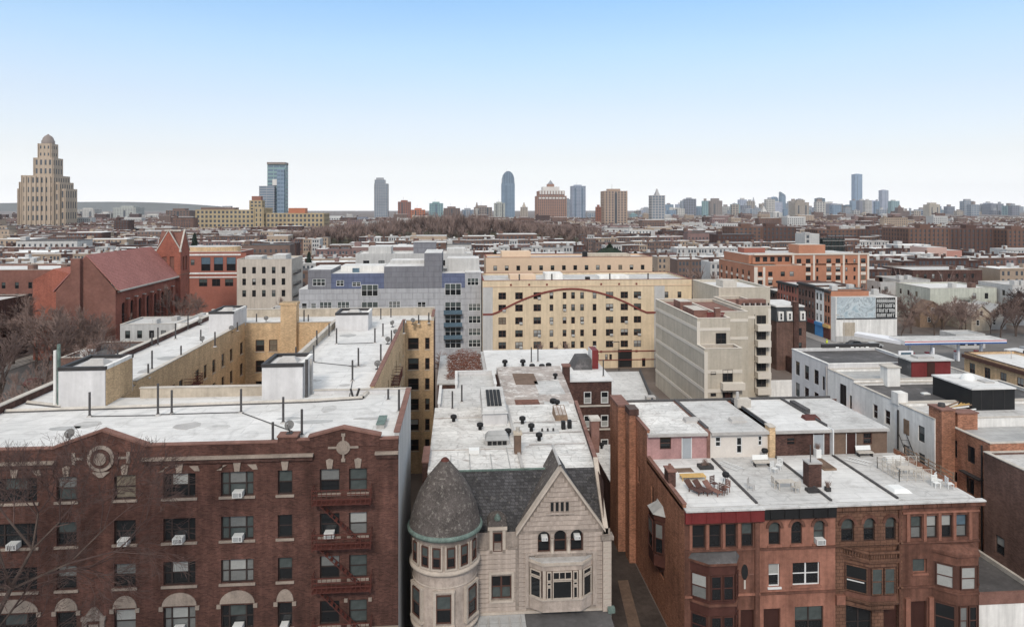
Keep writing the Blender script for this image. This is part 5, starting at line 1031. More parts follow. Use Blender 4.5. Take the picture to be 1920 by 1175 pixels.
table(40.1, 59.4, Z, 1.3, 0.8, 0.7, m_cop, 'weathered table inside the wire terrace fence')
for k, (x, y) in enumerate(((41.0, 56.6), (41.6, 57.1), (42.0, 56.3))): chair(x, y, Z, 0.7 * k, m_wframe if k else m_plastic, 'pale garden chair in front of the wire fence, %s' % ('nearest the roof edge', 'beside the parapet', 'hard by the corner')[k], 'pale chairs near the right roof corner')
t = thing('timber_railing', 'brown timber railing along the right edge of the terrace', 'railing', (42.5, 58, Z + 0.45))
for k in range(5): bpart(t, 'post', m_wood, 42.56, 56.6 + k * 1.6, Z + 0.45, 42.64, 56.68 + k * 1.6, Z + 1.25)
for zz in (0.75, 1.1): bpart(t, 'rail', m_wood, 42.54, 56.5, Z + zz, 42.559, 63.1, Z + zz + 0.1)
t = thing('storage_box', 'white storage box at the back right of the roof terrace', 'box', (41.3, 62.6, Z)); bpart(t, 'case', m_plastic, 40.3, 62.3, Z, 42.0, 63.0, Z + 0.4); bpart(t, 'lid', m_plastic, 40.25, 62.25, Z + 0.401, 42.05, 63.05, Z + 0.47)
# ------------------------------------------------------------------ right-hand neighbours (F, G)
def mid(name, label, cat, x0, y0, x1, y1, z1, wm, rm, wins=None, par=0.4, cop=None, fm=None, light=0.3, group=None, wmats=None, detail=False, sides='FLR', z0=0.0, pars='FBLR', style=None):
    """building whose openings are listed per side as (x, z, width, height[, style[, glass]]) in wall coordinates"""
    t = thing(name, label, cat, ((x0 + x1) / 2, y0, z0), group); wins = wins or {}
    hs = {s: [(a[0], a[1], a[0] + a[2], a[1] + a[3]) for a in l] for s, l in wins.items()}
    FR = shell(t, x0, y0, x1, y1, z0, z1, wm, rm, hs, par, 0.25, cop, sides, pars, wmats, depth=0.14)
    for s, l in wins.items():
        if s not in sides: continue
        for a in l:
            st = a[4] if len(a) > 4 and a[4] else ('two' if a[2] > 1.5 else 'dh')
            window(t, FR[s], a[0], a[1], a[0] + a[2], a[1] + a[3], st, fm or m_dframe, a[5] if len(a) > 5 else gl_pick(light), 0.06, detail=detail)
    return t, FR
def grid(xs, zs, w_, h_): return [(x, z, w_, h_) for x in xs for z in zs]

t, FR = mid('white_rear_house', 'white painted house back with a boarded window and outside stair', 'building', 47.5, 65.8, 63, 71.6, 14.6, m_wpaint, m_white2, {'L': [(0.95, 11.95, 0.95, 1.6), (3.35, 12.0, 0.95, 1.6), (3.4, 9.2, 0.95, 1.6), (0.9, 8.6, 1.0, 2.2)]}, par=0.3, cop=m_cop)
bd = MB(); bd.T = FR['L']; [bd.box(0.98 + k * 0.3, -0.03, 11.98, 1.25 + k * 0.3, 0.05, 13.52, m_wood) for k in range(3)]; bd.build('window_board', t)
lbox(t, 'rain_pipe', FR['L'], 0.05, -0.14, 2, 0.2, -0.02, 14.2, m_steel)
ladder((47.1, 70.2, 12.0), (46.9, 66.6, 7.5), 'black iron stair slanting down the white painted house back', 0.8, m_steel, 'iron_stair')
t, FR = mid('white_rear_house', 'long white house back with two grey windows and a tar roof', 'building', 47.5, 71.61, 66, 80, 14.7, m_wpaint, m_tar, {'L': [(3.9, 12.0, 0.85, 1.6), (6.1, 12.0, 0.95, 1.6), (3.9, 8.8, 0.9, 1.6)]}, par=0.25, cop=m_cop, fm=m_alum)
k = MB(); k.box(51.1, 79.0, 14.7, 52.7, 80.4, 16.9, m_wpaint); k.box(51.0, 78.9, 16.9, 52.8, 80.5, 17.05, m_cop); k.build('chimney', t)
MB().box(47.4, 71.4, 14.7, 48.5, 72.6, 16.0, m_wpaint).build('chimney', t)
MB().box(53, 75.2, 14.71, 53.8, 75.8, 14.85, m_plastic).build('roof_hatch', t)
t, FR = mid('grilled_rear_house', 'narrow pale house back with tall dark grille and a low red brick annex', 'building', 47.5, 80.01, 64, 85.8, 15.0, m_wpaint, m_greyroof, {'L': [(2.8, 11.0, 1.4, 3.2, 'fixed', (m_glass,)), (4.9, 11.6, 0.5, 1.7)]}, par=0.3, cop=m_cop)
MB().box(46.2, 78.4, 8, 47.49, 82.2, 11.6, m_brickor).build('brick_annex', t)
for k in range(4): lbox(t, 'grille_bar', FR['L'], 2.95 + k * 0.33, -0.05, 11.0, 3.0 + k * 0.33, -0.01, 14.2, m_steel)
t, FR = mid('dark_roofed_house', 'pale grey house back with dark roof and two rows of tall windows', 'building', 47.5, 85.81, 60, 95.5, 15.6, m_bulk, m_tar, {'L': [(1.1 + 2.55 * k, z, 1.15, 1.9) for k in range(3) for z in (12.6, 9.6, 6.6)] + [(8.3, 12.3, 0.6, 1.8), (8.4, 9.3, 0.9, 1.6)]}, par=0.3, cop=m_wpaint)
lbox(t, 'rain_pipe', FR['L'], 9.3, -0.14, 2, 9.48, -0.02, 15.6, m_alum)
for k in range(9):                       # sprayed white strokes on the dark parapet
    a = rnd.uniform(-1, 1); lbox(t, 'paint_stroke', frame(53.2 + k * 0.75, 95.44), 0, -0.06, 15.63 + rnd.uniform(0, 0.1), 0.45, -0.05, 16.0 + rnd.uniform(-0.1, 0.15), m_plastic)
MB().box(52.0, 95.41, 15.6, 60.5, 95.9, 16.5, m_steel).build('rear_parapet', t)
t = thing('rooftop_bulkhead', 'red rooftop stair house with a white flat top', 'stair house', (58.6, 84.6, 15.0)); b = MB()
b.box(56.2, 82.0, 15.0, 61.3, 84.7, 17.0, m_redcorn); b.build('wall', t); bpart(t, 'roof', m_white2, 55.9, 81.7, 17.0, 61.6, 85.0, 17.15); bpart(t, 'side_wall', m_tar, 56.15, 82.1, 15.0, 56.199, 84.6, 17.0); lbox(t, 'door', frame(58.2, 82.0), 0, -0.04, 15.02, 1.0, 0.0, 16.8, m_doordk)
MB().box(57.4, 82.5, 17.15, 59.5, 84.0, 17.4, m_alum).build('skylight', t)
t = thing('rooftop_bulkhead', 'big black rooftop box with white top and pale dome', 'stair house', (56.6, 69.3, 14.6)); bpart(t, 'wall', m_blackp, 54.2, 69.3, 14.6, 59.0, 75.4, 16.8); bpart(t, 'roof', m_white, 54.1, 69.2, 16.8, 59.1, 75.5, 16.95)
b = MB(); b.lathe([(0.75, 16.95), (0.68, 17.3), (0.4, 17.55), (0, 17.65)], m_plastic, 56.6, 73.0, 14); b.build('dome', t); bpart(t, 'roof_hatch', m_alum, 57.2, 71.2, 16.95, 58.3, 72.4, 17.1)
for x in (55.2, 56.5, 57.8): lbox(t, 'panel_joint', frame(0, 0), x, 69.27, 14.65, x + 0.05, 69.299, 16.7, m_steel)
t = thing('timber_pile', 'pile of yellow planks and poles beside the black rooftop box', 'timber pile', (53.3, 69.5, 14.6))
for k in range(9): MB().tube((51.6 + rnd.uniform(-0.5, 0.8), 69.0 + rnd.uniform(-0.6, 1.2), 14.75), (53.8 + rnd.uniform(-0.5, 0.5), 69.2 + rnd.uniform(-0.8, 1.2), 14.9 + rnd.uniform(0, 0.5)), 0.08, 0.08, (m_yellowwood, m_wood, m_plastic)[k % 3], 4, True).build('plank', t)
# F: orange brick and darker brick building at the right edge
t, FR = mid('orange_brick_building', 'orange brick building with dark tall windows and grey roof at the right edge', 'building', 49, 60.41, 70, 66.4, 14.0, m_brickor, m_greyroof, {'L': [(0.9, 11.4, 0.85, 1.7, 'fixed', (m_glass,)), (3.1, 11.6, 1.0, 1.6, 'fixed', (m_glass,)), (0.9, 8.7, 0.85, 1.3, 'fixed', (m_glass,)), (3.0, 8.6, 1.0, 1.5, 'fixed', (m_glass,))]}, par=0.25, cop=m_cop)
k = MB(); k.box(47.6, 64.9, 0, 48.99, 66.8, 16.0, m_brickor); k.box(47.5, 64.8, 16.0, 49.0, 66.9, 16.15, m_copred); k.lathe([(0.35, 16.15), (0.3, 16.5), (0, 16.5)], m_steel, 48.3, 65.9, 10); k.build('chimney', t)
k = MB(); k.box(49.4, 65.1, 14.0, 51.5, 66.2, 15.6, m_brickor); k.box(49.3, 65.0, 15.6, 51.6, 66.3, 15.72, m_copred); k.build('chimney', t)
lbox(t, 'downpipe', FR['L'], 5.0, -0.12, 2, 5.12, -0.02, 13.8, m_steel); lbox(t, 'ledge', FR['L'], 2.6, -0.5, 10.5, 5.2, 0, 10.62, m_steel)
t, FR = mid('brick_building', 'plain dark red brick flank wall at the right edge with pale roof', 'building', 48.4, 54.6, 70, 60.4, 13.3, m_brickfar, m_white2, {'L': [(1.4, 5.0, 1.0, 1.6)]}, par=0.2, cop=m_cop)
t = thing('low_black_roofed_annex', 'low annex with black roof and white front beside the brownstones', 'annex', (45.6, 54.0, 0))
bpart(t, 'body', m_wpaint, 42.86, 54.3, 0, 48.38, 62, 3.7); bpart(t, 'roof', m_tar, 42.9, 54.6, 3.701, 48.36, 61.9, 3.85); bpart(t, 'parapet', m_copred, 42.84, 54.0, 3.3, 50.5, 54.29, 4.2); bpart(t, 'parapet', m_cop, 48.1, 54.5, 3.86, 48.37, 61.9, 4.25)
bpart(t, 'front_wall', m_wpaint, 42.85, 54.05, 0, 50.5, 54.28, 3.29)
bpart(t, 'gate', m_doordk, 43.0, 63.2, 0, 47.0, 63.5, 7.4)

# ------------------------------------------------------------------ beige stepped apartment block
m_beige = M('beige_panel', (0.49, 0.44, 0.365), var=0.12, sc=0.3, streak=0.17); m_beigel = M('cream_band', (0.62, 0.57, 0.50), var=0.06, sc=0.4)
t = thing('stepped_apartment_block', 'beige stepped apartment block with cream bands and stacked balconies', 'apartment building', (44, 110, 0))
def bb(x0, y0, x1, y1, z0, z1, roof=m_copred, par=0.5):
    MB().box(x0, y0, z0, x1, y1, z1, m_beige, roof).build('body', t); ring(t, 'parapet', x0, y0, x1, y1, z1, z1 + par, 0.25, m_beige, m_beigel)
bb(40.0, 110.0, 46.3, 113.5, 0, 12.6); bb(40.0, 113.51, 45.7, 138, 0, 17.0); bb(45.71, 121.0, 52.0, 138, 0, 16.9); bb(53.2, 138.01, 64, 154, 0, 19.2, m_white); MB().box(52.01, 138.01, 0, 53.19, 154, 15.0, m_beige).build('body', t); bb(52.01, 124.0, 57.6, 138, 0, 17.4)
Fl = frame(40, 138, 0, -90)
for z in (15.4, 12.2, 9.1, 6.0, 2.9): lbox(t, 'cream_band', Fl, 0.0, -0.06, z, 28.0 if z < 12.5 else 24.49, 0.0, z + 0.55, m_beigel)
Ff = frame(40, 110); Fu = frame(40, 113.51); Fr_ = frame(45.71, 121)
for z in (9.1, 6.0, 2.9): lbox(t, 'cream_band', Ff, 0.0, -0.06, z, 6.3, 0.0, z + 0.55, m_beigel)
lbox(t, 'cream_band', Fu, 0.0, -0.06, 15.4, 5.69, 0.0, 15.9, m_beigel); lbox(t, 'cream_corner', Ff, -0.06, -0.08, 0, 0.5, 0.0, 12.6, m_beigel); lbox(t, 'cream_corner', Fu, -0.06, -0.08, 12.6, 0.5, 0.0, 17.0, m_beigel)
for z in (15.6, 12.4): lbox(t, 'cream_band', Fr_, 0.0, -0.06, z, 6.29, 0, z + 0.5, m_beigel)
window(t, Fu, 3.2, 13.0, 5.0, 15.0, 'two', m_dframe, DG, 0, detail=False)
for z in (7.5, 4.0): window(t, Ff, 3.0, z + 0.2, 4.7, z + 2.2, 'two', m_dframe, DG, 0, detail=False); window(t, Ff, 1.0, z + 1.4, 1.9, z + 1.9, 'fixed', m_dframe, (m_glass,), 0, detail=False)
for z in (6.6, 3.0): lbox(t, 'balcony', Ff, 2.6, -1.3, z, 6.3, -0.07, z + 1.1, m_beigel)
lbox(t, 'balcony_door', Ff, 3.4, -0.06, 3.9, 4.3, 0, 6.0, m_doordk)
Ft = frame(52.01, 124)
lbox(t, 'cream_band', Ft, 0.0, -0.06, 15.6, 2.6, 0, 16.1, m_beigel); lbox(t, 'cream_corner', Ft, 5.1, -0.1, 0, 5.59, 0, 17.4, m_beigel)
for i, z in enumerate((14.0, 11.1, 8.2, 5.3, 2.4)):
    window(t, Ft, 2.9, z, 4.7, z + 2.2, 'two', m_dframe, DG, 0, detail=False); lbox(t, 'balcony', Ft, 2.6, -1.4, z - 0.5, 5.09, -0.02, z + 0.65, m_beigel); lbox(t, 'balcony_shade', Ft, 2.5, -0.03, z - 0.3, 2.6, 0, z + 2.4, m_dframe)
for (x, y, z, w_, d_, h_) in ((41.0, 118, 17, 2.5, 6, 1.2), (43.8, 115.2, 17, 0.9, 0.9, 1.9), (41.2, 126, 17, 2.2, 4, 1.6)): MB().box(x, y, z, x + w_, y + d_, z + h_, m_copred, m_cop).build('roof_structure', t)
b = MB()
for k in range(14): b.box(44.0 - k * 0.05, 113.9, 17.0, 44.05, 114.0, 17.1, m_copred)
for k in range(16): xx = 42.6 + k * 0.19; b.box(xx, 115.9, 17.0, xx + 0.1, 116.0, 18.1, m_redcorn)
b.box(42.5, 115.88, 17.9, 45.7, 116.02, 18.05, m_redcorn); b.build('roof_railing', t)
b = MB()
for k in range(15): xx = 52.3 + k * 0.36; b.box(xx, 124.4, 17.4, xx + 0.2, 124.6, 18.4, (m_steel, m_alum, m_blackp)[k % 3])
b.box(52.2, 125.5, 17.4, 57.4, 127, 18.9, m_copred); b.build('roof_clutter', t)
MB().box(56, 143, 19.2, 59, 147, 20.6, m_cop).build('roof_structure', t)

# ------------------------------------------------------------------ cream apartment house with the brown arch line
m_yel = M('cream_yellow_render', (0.66, 0.53, 0.37), var=0.12, sc=0.22, streak=0.18); m_yel2 = M('peach_render', (0.62, 0.46, 0.33), var=0.08, sc=0.2); m_maroon = M('maroon_band', (0.20, 0.055, 0.045), var=0.15, sc=0.5)
YX, YY = 5.5, 154.0
yw = []
def col(px): return (px - 905) * (47.6 / 395.0)
zr = [15.65, 12.95, 10.1, 7.25, 4.6 + 0.05]
t, FR = mid('cream_apartment_house', 'long cream yellow apartment house with a maroon arch line across its front', 'apartment building', YX, YY, 53, 172, 19.4, m_yel, m_white2,
    {'F': [(col(p) - 0.85, z, 1.7, 1.55) for p in (941, 972, 1006) for z in zr] + [(col(p) - 0.42, z, 0.85, 1.5) for p in (1032.5, 1057, 1073, 1090, 1113.5) for z in zr] + [(col(p) - 0.85, z, 1.7, 1.5) for p in (1142, 1170, 1195) for z in zr] + [(col(p) - 0.5, z, 0.9, 1.4) for p in (1251, 1276) for z in zr[:3]]
     + [(col(p) - 0.3, 1.9, 0.6, 1.2) for p in (1110, 1119, 1136, 1144)] + [(col(1207) - 0.4, 0.2, 0.8, 1.9, 'fixed', (m_glass,)), (col(1158), 0.02, 3.2, 4.1, 'fixed', (m_blackp,))]}, par=0.45, cop=m_maroon, fm=m_bframe, light=0.25)
FY = FR['F']
def yb(nm, xa, xb, z0, z1, m, d=0.12): lbox(t, nm, FY, xa, -d, z0, xb, -0.002, z1, m)
yb('band', 0, 47.5, 18.45, 18.6, m_yel2); yb('band', 2.2, 39.5, 3.65, 3.85, m_maroon); yb('band', 26, 39.5, 1.75, 1.9, m_maroon)
yb('pier', 0, 2.2, 0, 18.4, m_gpaint, 0.1); yb('pier', 38.8, 41.2, 0, 18.4, m_gpaint, 0.1)
for p in (957, 991, 1024, 1126, 1160, 1193): yb('diamond', col(p) - 0.2, col(p) + 0.2, 18.7, 19.1, m_maroon, 0.1)
for p in (957, 991, 1024, 1058, 1093, 1126, 1160, 1193): yb('diamond', col(p) - 0.25, col(p) + 0.25, 3.55, 3.95, m_maroon, 0.15)
b = MB(); b.T = FY; N = 36; pts_ = []
for k in range(N + 1):
    u = -1 + 2 * k / N; pts_.append((col(1068) + u * col(905 + 141), 17.9 - 5.5 * (u * u) ** 0.93))
pts_ = [(col(905), pts_[0][1]), (col(922), pts_[0][1])] + pts_[1:-1] + [(col(1213), pts_[-1][1]), (col(1231), pts_[-1][1])]
for (xa, za), (xb, zb) in zip(pts_[:-1], pts_[1:]): b.loft([(xa, -0.17, za - 0.2), (xb, -0.17, zb - 0.2), (xb, -0.17, zb + 0.2), (xa, -0.17, za + 0.2)], [(xa, 0, za - 0.2), (xb, 0, zb - 0.2), (xb, 0, zb + 0.2), (xa, 0, za + 0.2)], m_maroon)
b.build('arch_line', t)
nth = ('first', 'second', 'third', 'fourth', 'fifth', 'sixth', 'seventh', 'eighth', 'ninth', 'tenth', 'eleventh')
for (c_, r_) in ((0, 1), (1, 2), (1, 4), (2, 0), (2, 3), (3, 2), (4, 1), (5, 3), (6, 2), (7, 4), (8, 1), (8, 3), (9, 2), (10, 0), (10, 3)):
    p = (941, 972, 1006, 1032.5, 1057, 1073, 1090, 1113.5, 1142, 1170, 1195)[c_]
    ac_unit((YX + col(p) + (0.42 if c_ < 3 or c_ > 7 else 0), YY + 0.05, zr[r_] + 0.05), 'small air conditioner on the cream house, %s window column, %s row down' % (nth[c_], nth[r_]), 'window air conditioners of the cream apartment house', 0.9)
bpart(t, 'roof_structure', m_yel2, 12, 160, 19.4, 18, 166, 20.4); bpart(t, 'roof_structure', m_wpaint, 20, 158, 19.4, 24, 163, 21.0); bpart(t, 'roof_structure', m_blackp, 29, 156, 19.4, 30, 157, 20.3); bpart(t, 'roof_structure', m_wpaint, 33, 160, 19.4, 40, 165, 20.1)
for x in (14, 21.5, 35, 44): place('vent_pipe', vpm, t, Matrix.Translation((x, 158, 19.4)) @ Matrix.Diagonal((2, 2, 1.5, 1)))
t, FR = mid('cream_rear_wing', 'cream rear wing with maroon coping behind the cream apartment house', 'building', 7.5, 186, 53, 199, 22.2, m_yel2, m_white2, {'F': grid([2 + 3.1 * k for k in range(14)], (19.2,), 1.0, 1.3)}, par=0.5, cop=m_maroon)
bpart(t, 'roof_structure', m_yel2, 12, 190, 22.2, 20, 196, 24.0); bpart(t, 'roof_structure', m_tanpar, 36, 190, 22.2, 48, 196, 23.2); bpart(t, 'roof_structure', m_blackp, 34.2, 188, 22.2, 35.4, 189.5, 24)
for (x, hgt) in ((36.4, 7.5),): 
    t = thing('street_lamp', 'grey street lamp post by the garage door of the cream apartment house', 'street lamp', (35.5, 151, 0)); MB().tube((35.5, 151, 0), (35.5, 151, 6.5), 0.09, 0.06, m_steel, 6).build('post', t); MB().box(34.3, 150.9, 6.4, 35.6, 151.1, 6.55, m_steel).build('arm', t); MB().box(34.0, 150.85, 6.3, 34.5, 151.15, 6.42, m_alum).build('lamp_head', t)

# ------------------------------------------------------------------ grey and blue modern block
m_gr = M('pale_grey_panel', (0.41, 0.41, 0.425), var=0.12, sc=0.2, streak=0.2, brick=(2.4, 1.4, (0.35, 0.35, 0.36), 0.035)); m_pu = M('grey_violet_panel', (0.205, 0.205, 0.225), var=0.12, sc=0.2, streak=0.2, brick=(2.4, 1.2, (0.175, 0.175, 0.195), 0.04)); m_bl = M('slate_blue_panel', (0.125, 0.145, 0.225), var=0.14, sc=0.2, streak=0.15, brick=(2.4, 1.2, (0.105, 0.12, 0.19), 0.05))
GX0, GY0 = -35.4, 158.0
def gc(px): return (px - 560) * (41.0 / 345.0)
g3 = (m_glassg, m_glass); g4 = (m_blind2, m_glassg)
wl = [(gc(565), 13.2, 1.2, 1.6), (gc(582), 13.2, 1.2, 1.6), (gc(598), 13.0, 2.7, 2.0, 'three', g3), (gc(631), 13.0, 2.7, 2.0, 'three', (m_glassg, m_glassg)), (gc(676), 12.3, 3.7, 2.6, 'three', g3), (gc(727), 13.1, 2.6, 1.9, 'three', g4), (gc(781), 13.2, 1.9, 1.6, 'two', DG)]
for k, z in enumerate((12.4, 9.6, 6.8, 4.2)): wl += [(gc(833), z, 3.7, 2.3, 'three', g3), (gc(878), z + 0.2, 2.8, 1.7, 'three', (g4, g3, g4, g3)[k])]
wl += grid([gc(p) for p in (566, 600, 632, 676, 727, 781)], (9.6, 6.8), 2.4, 1.7)
t, FR = mid('grey_blue_apartment_block', 'pale grey modern apartment block with slate blue and violet top storeys', 'apartment building', GX0, GY0, 5.3, 176, 17.9, m_gr, m_white, {'F': wl}, par=0.0, fm=m_wframe, light=0.4)
FG = FR['F']
def up(x0, x1, z1, m, wins=(), y=158.0 - 0.05, dep=14, zb=17.9, nm='top_storey'):
    F_ = frame(x0, y); hs = [(a - 0, b_, a + c, b_ + d) for a, b_, c, d in wins]
    MB().box(x0, y + 0.15, zb, x1, y + dep, z1, m, m_white).build(nm, t); wall(t, F_, x1 - x0, z1, m, hs, 0.12, 'top_wall', z0=zb)
    MB().box(x0, y + 0.001, z1 - 0.001, x1, y + 0.16, z1 + 0.02, m).build('top_edge', t)
    for a in (0, x1 - x0): MB().face([(x0 + a, y, zb), (x0 + a, y + 0.15, zb), (x0 + a, y + 0.15, z1), (x0 + a, y, z1)], m)
    for hh in hs: window(t, F_, *hh, 'three' if hh[2] - hh[0] > 2 else 'two', m_wframe, g3, 0.05, detail=False)
up(-33.4, -28.3, 22.2, m_pu, [(1.0, 18.6, 2.8, 1.6)]); up(-28.29, -16.6, 21.3, m_bl, [(1.1, 18.5, 1.7, 1.3), (4.6, 18.4, 1.9, 1.0)])
up(-16.59, -7.6, 22.8, m_pu); up(-7.59, -3.6, 25.8, m_pu); up(-3.59, 1.6, 21.2, m_bl, []); up(1.61, 5.3, 21.4, m_gr, [(0.5, 18.4, 2.6, 1.7)])
for x0, z0, w_, h_ in ((gc(676), 16.2, 3.7, 2.6), (gc(833), 16.2, 3.7, 2.7)): window(t, frame(GX0, 157.94), x0, z0, x0 + w_, z0 + h_, 'three', m_wframe, g3, 0, detail=False)
for z in (12.1, 9.3, 6.5):
    lbox(t, 'balcony', FG, gc(831), -1.3, z - 0.25, gc(866), -0.01, z - 0.05, m_steel); lbox(t, 'balcony_glass', FG, gc(831), -1.3, z - 0.049, gc(866), -1.24, z + 0.9, m_glassb)
lbox(t, 'balcony', FG, gc(675), -1.2, 11.9, gc(708), -0.01, 12.1, m_steel); lbox(t, 'balcony_glass', FG, gc(675), -1.2, 12.101, gc(708), -1.14, 13.0, m_glassb)
for (x0, y0, x1, y1, z0, z1, m) in ((-27, 163, -17, 170, 21.3, 22.6, m_wpaint), (-16, 166, -8, 172, 22.8, 23.6, m_gpaint), (-2.5, 163, 5, 171, 21.2, 24.2, m_gpaint), (-24, 160.5, -22.5, 161.5, 21.3, 22.3, m_glassb)): MB().box(x0, y0, z0, x1, y1, z1, m, m_white).build('roof_structure', t)
t, FR = mid('white_penthouse_row', 'row of pale penthouses behind the grey blue block', 'building', -27, 186, 4, 198, 23.6, m_gpaint, m_white, {'F': grid([2 + 4 * k for k in range(7)], (20.6,), 1.6, 1.5)}, par=0.3)
for (x0, x1, z) in ((-24, -18, 25.6), (-12, -6, 26.8), (-3, 2, 25.0)): MB().box(x0, 189, 23.6, x1, 195, z, m_gpaint if x0 != -12 else m_pu, m_white).build('roof_structure', t)

# ------------------------------------------------------------------ left middle distance: school, church, low roofs
m_chr = M('church_red_roof', (0.37, 0.17, 0.15), var=0.15, sc=0.15, brick=(0.35, 0.3, (0.2, 0.07, 0.06), 0.1)); m_chb = M('church_brick', (0.35, 0.115, 0.078), var=0.25, sc=0.2, streak=0.15, brick=(0.22, 0.075, (0.2, 0.1, 0.08), 0.2)); m_scb = M('school_brick', (0.30, 0.115, 0.085), var=0.15, sc=0.2); m_dkbr = M('dark_church_brick', (0.20, 0.095, 0.075), var=0.3, sc=0.2)
t = thing('church', 'red brick church with big red roof and a twin gabled belfry', 'church', (-84, 165, 0))
wall(t, frame(-78, 165, 0, 90), 34, 17.2, m_chb, [(3.0 + 4.3 * k, 5.0, 4.6 + 4.3 * k, 14.0, 'arch') for k in range(7)], 0.4, 'nave_wall')
for k in range(7):
    Fw = frame(-78, 165, 0, 90); window(t, Fw, 3.0 + 4.3 * k, 5.0, 4.6 + 4.3 * k, 14.0, 'grid23', m_dframe, (m_glass, m_bframe), 0.3, detail=False); lbox(t, 'buttress', Fw, 4.95 + 4.3 * k, -0.6, 0, 5.6 + 4.3 * k, 0, 14.6, m_chb); lbox(t, 'buttress_cap', Fw, 4.9 + 4.3 * k, -0.66, 14.601, 5.65 + 4.3 * k, 0, 14.8, m_cop)
MB().loft([(-91, 165, 0), (-78, 165, 0), (-78, 165, 17.2), (-84.5, 165, 25), (-91, 165, 17.2)], [(-91, 165.4, 0), (-78.01, 165.4, 0), (-78.01, 165.4, 17.2), (-84.5, 165.4, 25), (-91, 165.4, 17.2)], m_dkbr).build('gable_wall', t)
MB().loft([(-77.3, 165.2, 16.9), (-84.5, 165.2, 25.0), (-84.5, 165.2, 25.35), (-77.2, 165.2, 17.2)], [(-77.3, 199, 16.9), (-84.5, 199, 25.0), (-84.5, 199, 25.35), (-77.2, 199, 17.2)], m_chr).build('roof', t)
MB().loft([(-91.7, 165.2, 16.9), (-84.51, 165.2, 25.0), (-84.51, 165.2, 25.35), (-91.8, 165.2, 17.2)], [(-91.7, 199, 16.9), (-84.51, 199, 25.0), (-84.51, 199, 25.35), (-91.8, 199, 17.2)], m_chr).build('roof', t)
MB().tube((-77.3, 165, 16.95), (-77.3, 199, 16.95), 0.28, 0.28, m_cop, 6, True).build('gutter', t); MB().box(-91, 198, 0, -78.2, 199, 17, m_chb).build('end_wall', t)
MB().box(-87.3, 164.0, 0, -85.3, 164.99, 24.6, m_dkbr, m_cop).build('chimney', t)
MB().loft([(-100, 172, 0), (-91.01, 172, 0), (-91.01, 172, 20.2), (-95.5, 172, 21.6), (-100, 172, 19)], [(-100, 190, 0), (-91.01, 190, 0), (-91.01, 190, 20.2), (-95.5, 190, 21.6), (-100, 190, 19)], m_chb).build('transept', t)
MB().box(-99.5, 171.7, 8.8, -91.3, 171.99, 9.4, m_cop).build('transept_band', t)
Tx0, Tx1, Ty0, Ty1 = -83.2, -76.8, 199.1, 205.5
wall(t, frame(Tx0, Ty0), 6.4, 24, m_chb, [(1.5, 18.5, 2.7, 22.5), (3.5, 18.5, 4.7, 22.5)], 0.4, 'belfry_wall'); wall(t, frame(Tx1, Ty0, 0, 90), 6.4, 24, m_chb, [(1.5, 18.5, 2.7, 22.5), (3.5, 18.5, 4.7, 22.5), (2.4, 8, 3.8, 11)], 0.4, 'belfry_wall')
for Fx in (frame(Tx0, Ty0), frame(Tx1, Ty0, 0, 90)):
    for a in (1.5, 3.5): lbox(t, 'louvre', Fx, a, 0.3, 18.5, a + 1.2, 0.4, 22.5, m_dkbr)
    lbox(t, 'belfry_band', Fx, -0.1, -0.15, 17.3, 6.5, -0.001, 17.7, m_brownred)
    g = MB(); g.T = Fx; g.loft([(0, 0, 24), (6.4, 0, 24), (3.2, 0, 29.6)], [(0, 0.4, 24), (6.4, 0.4, 24), (3.2, 0.4, 29.6)], m_chb); g.build('belfry_gable', t)
    g = MB(); g.T = Fx
    for (xa, za, xb, zb) in ((-0.2, 23.8, 3.2, 29.7), (3.2, 29.7, 6.6, 23.8)): g.loft([(xa, -0.12, za), (xb, -0.12, zb), (xb, -0.12, zb + 0.4), (xa, -0.12, za + 0.4)], [(xa, 0.3, za), (xb, 0.3, zb), (xb, 0.3, zb + 0.4), (xa, 0.3, za + 0.4)], m_cop)
    g.build('gable_coping', t)
xm, ym = (Tx0 + Tx1) / 2, (Ty0 + Ty1) / 2
r = MB()
for s in (-1, 1):
    r.face([(xm, Ty0 + 0.2, 29.6), (xm, Ty1, 29.6), (xm + s * 3.2, Ty1, 24), (xm + s * 3.2, Ty0 + 0.2, 24)], m_dkbr); r.face([(Tx0, ym, 29.6), (Tx1 - 0.2, ym, 29.6), (Tx1 - 0.2, ym + s * 3.2, 24), (Tx0, ym + s * 3.2, 24)], m_dkbr)
r.box(xm - 2.2, ym - 0.5, 29.4, xm + 2.2, ym + 0.5, 29.9, m_cop); r.build('belfry_roof', t); MB().box(Tx0, Ty1 - 0.2, 0, Tx1, Ty1, 24, m_chb).build('belfry_wall', t); MB().box(Tx0, Ty0 + 0.4, 0, Tx0 + 0.2, Ty1 - 0.2, 24, m_chb).build('belfry_wall', t)
t, FR = mid('school', 'red brick school with three tall blue windows and white bands', 'school', -90, 232, -70.5, 246, 21.4, m_scb, m_greyroof, {'F': [(7.0 + 4.0 * k, 15.6, 2.9, 4.4, 'grid33', (m_glassb, m_glass)) for k in range(3)] + [(6.3 + 4.1 * k, 10.6, 2.6, 2.4) for k in range(4)] + [(3.7, 17.5, 1.2, 1.8)]}, par=0.4, cop=m_wpaint, wmats={})
for z in (20.6, 14.6, 13.4): lbox(t, 'white_band', FR['F'], 0, -0.15, z, 19.5, -0.002, z + (0.35 if z < 14 else 0.5), m_wpaint)
MB().prism([(-92 + 10 + 9 * math.cos(a), 240 + 6 * math.sin(a)) for a in [6.2832 * k / 20 for k in range(20)]], 21.4, 23.2, m_tan, m_white2).build('rotunda', t)
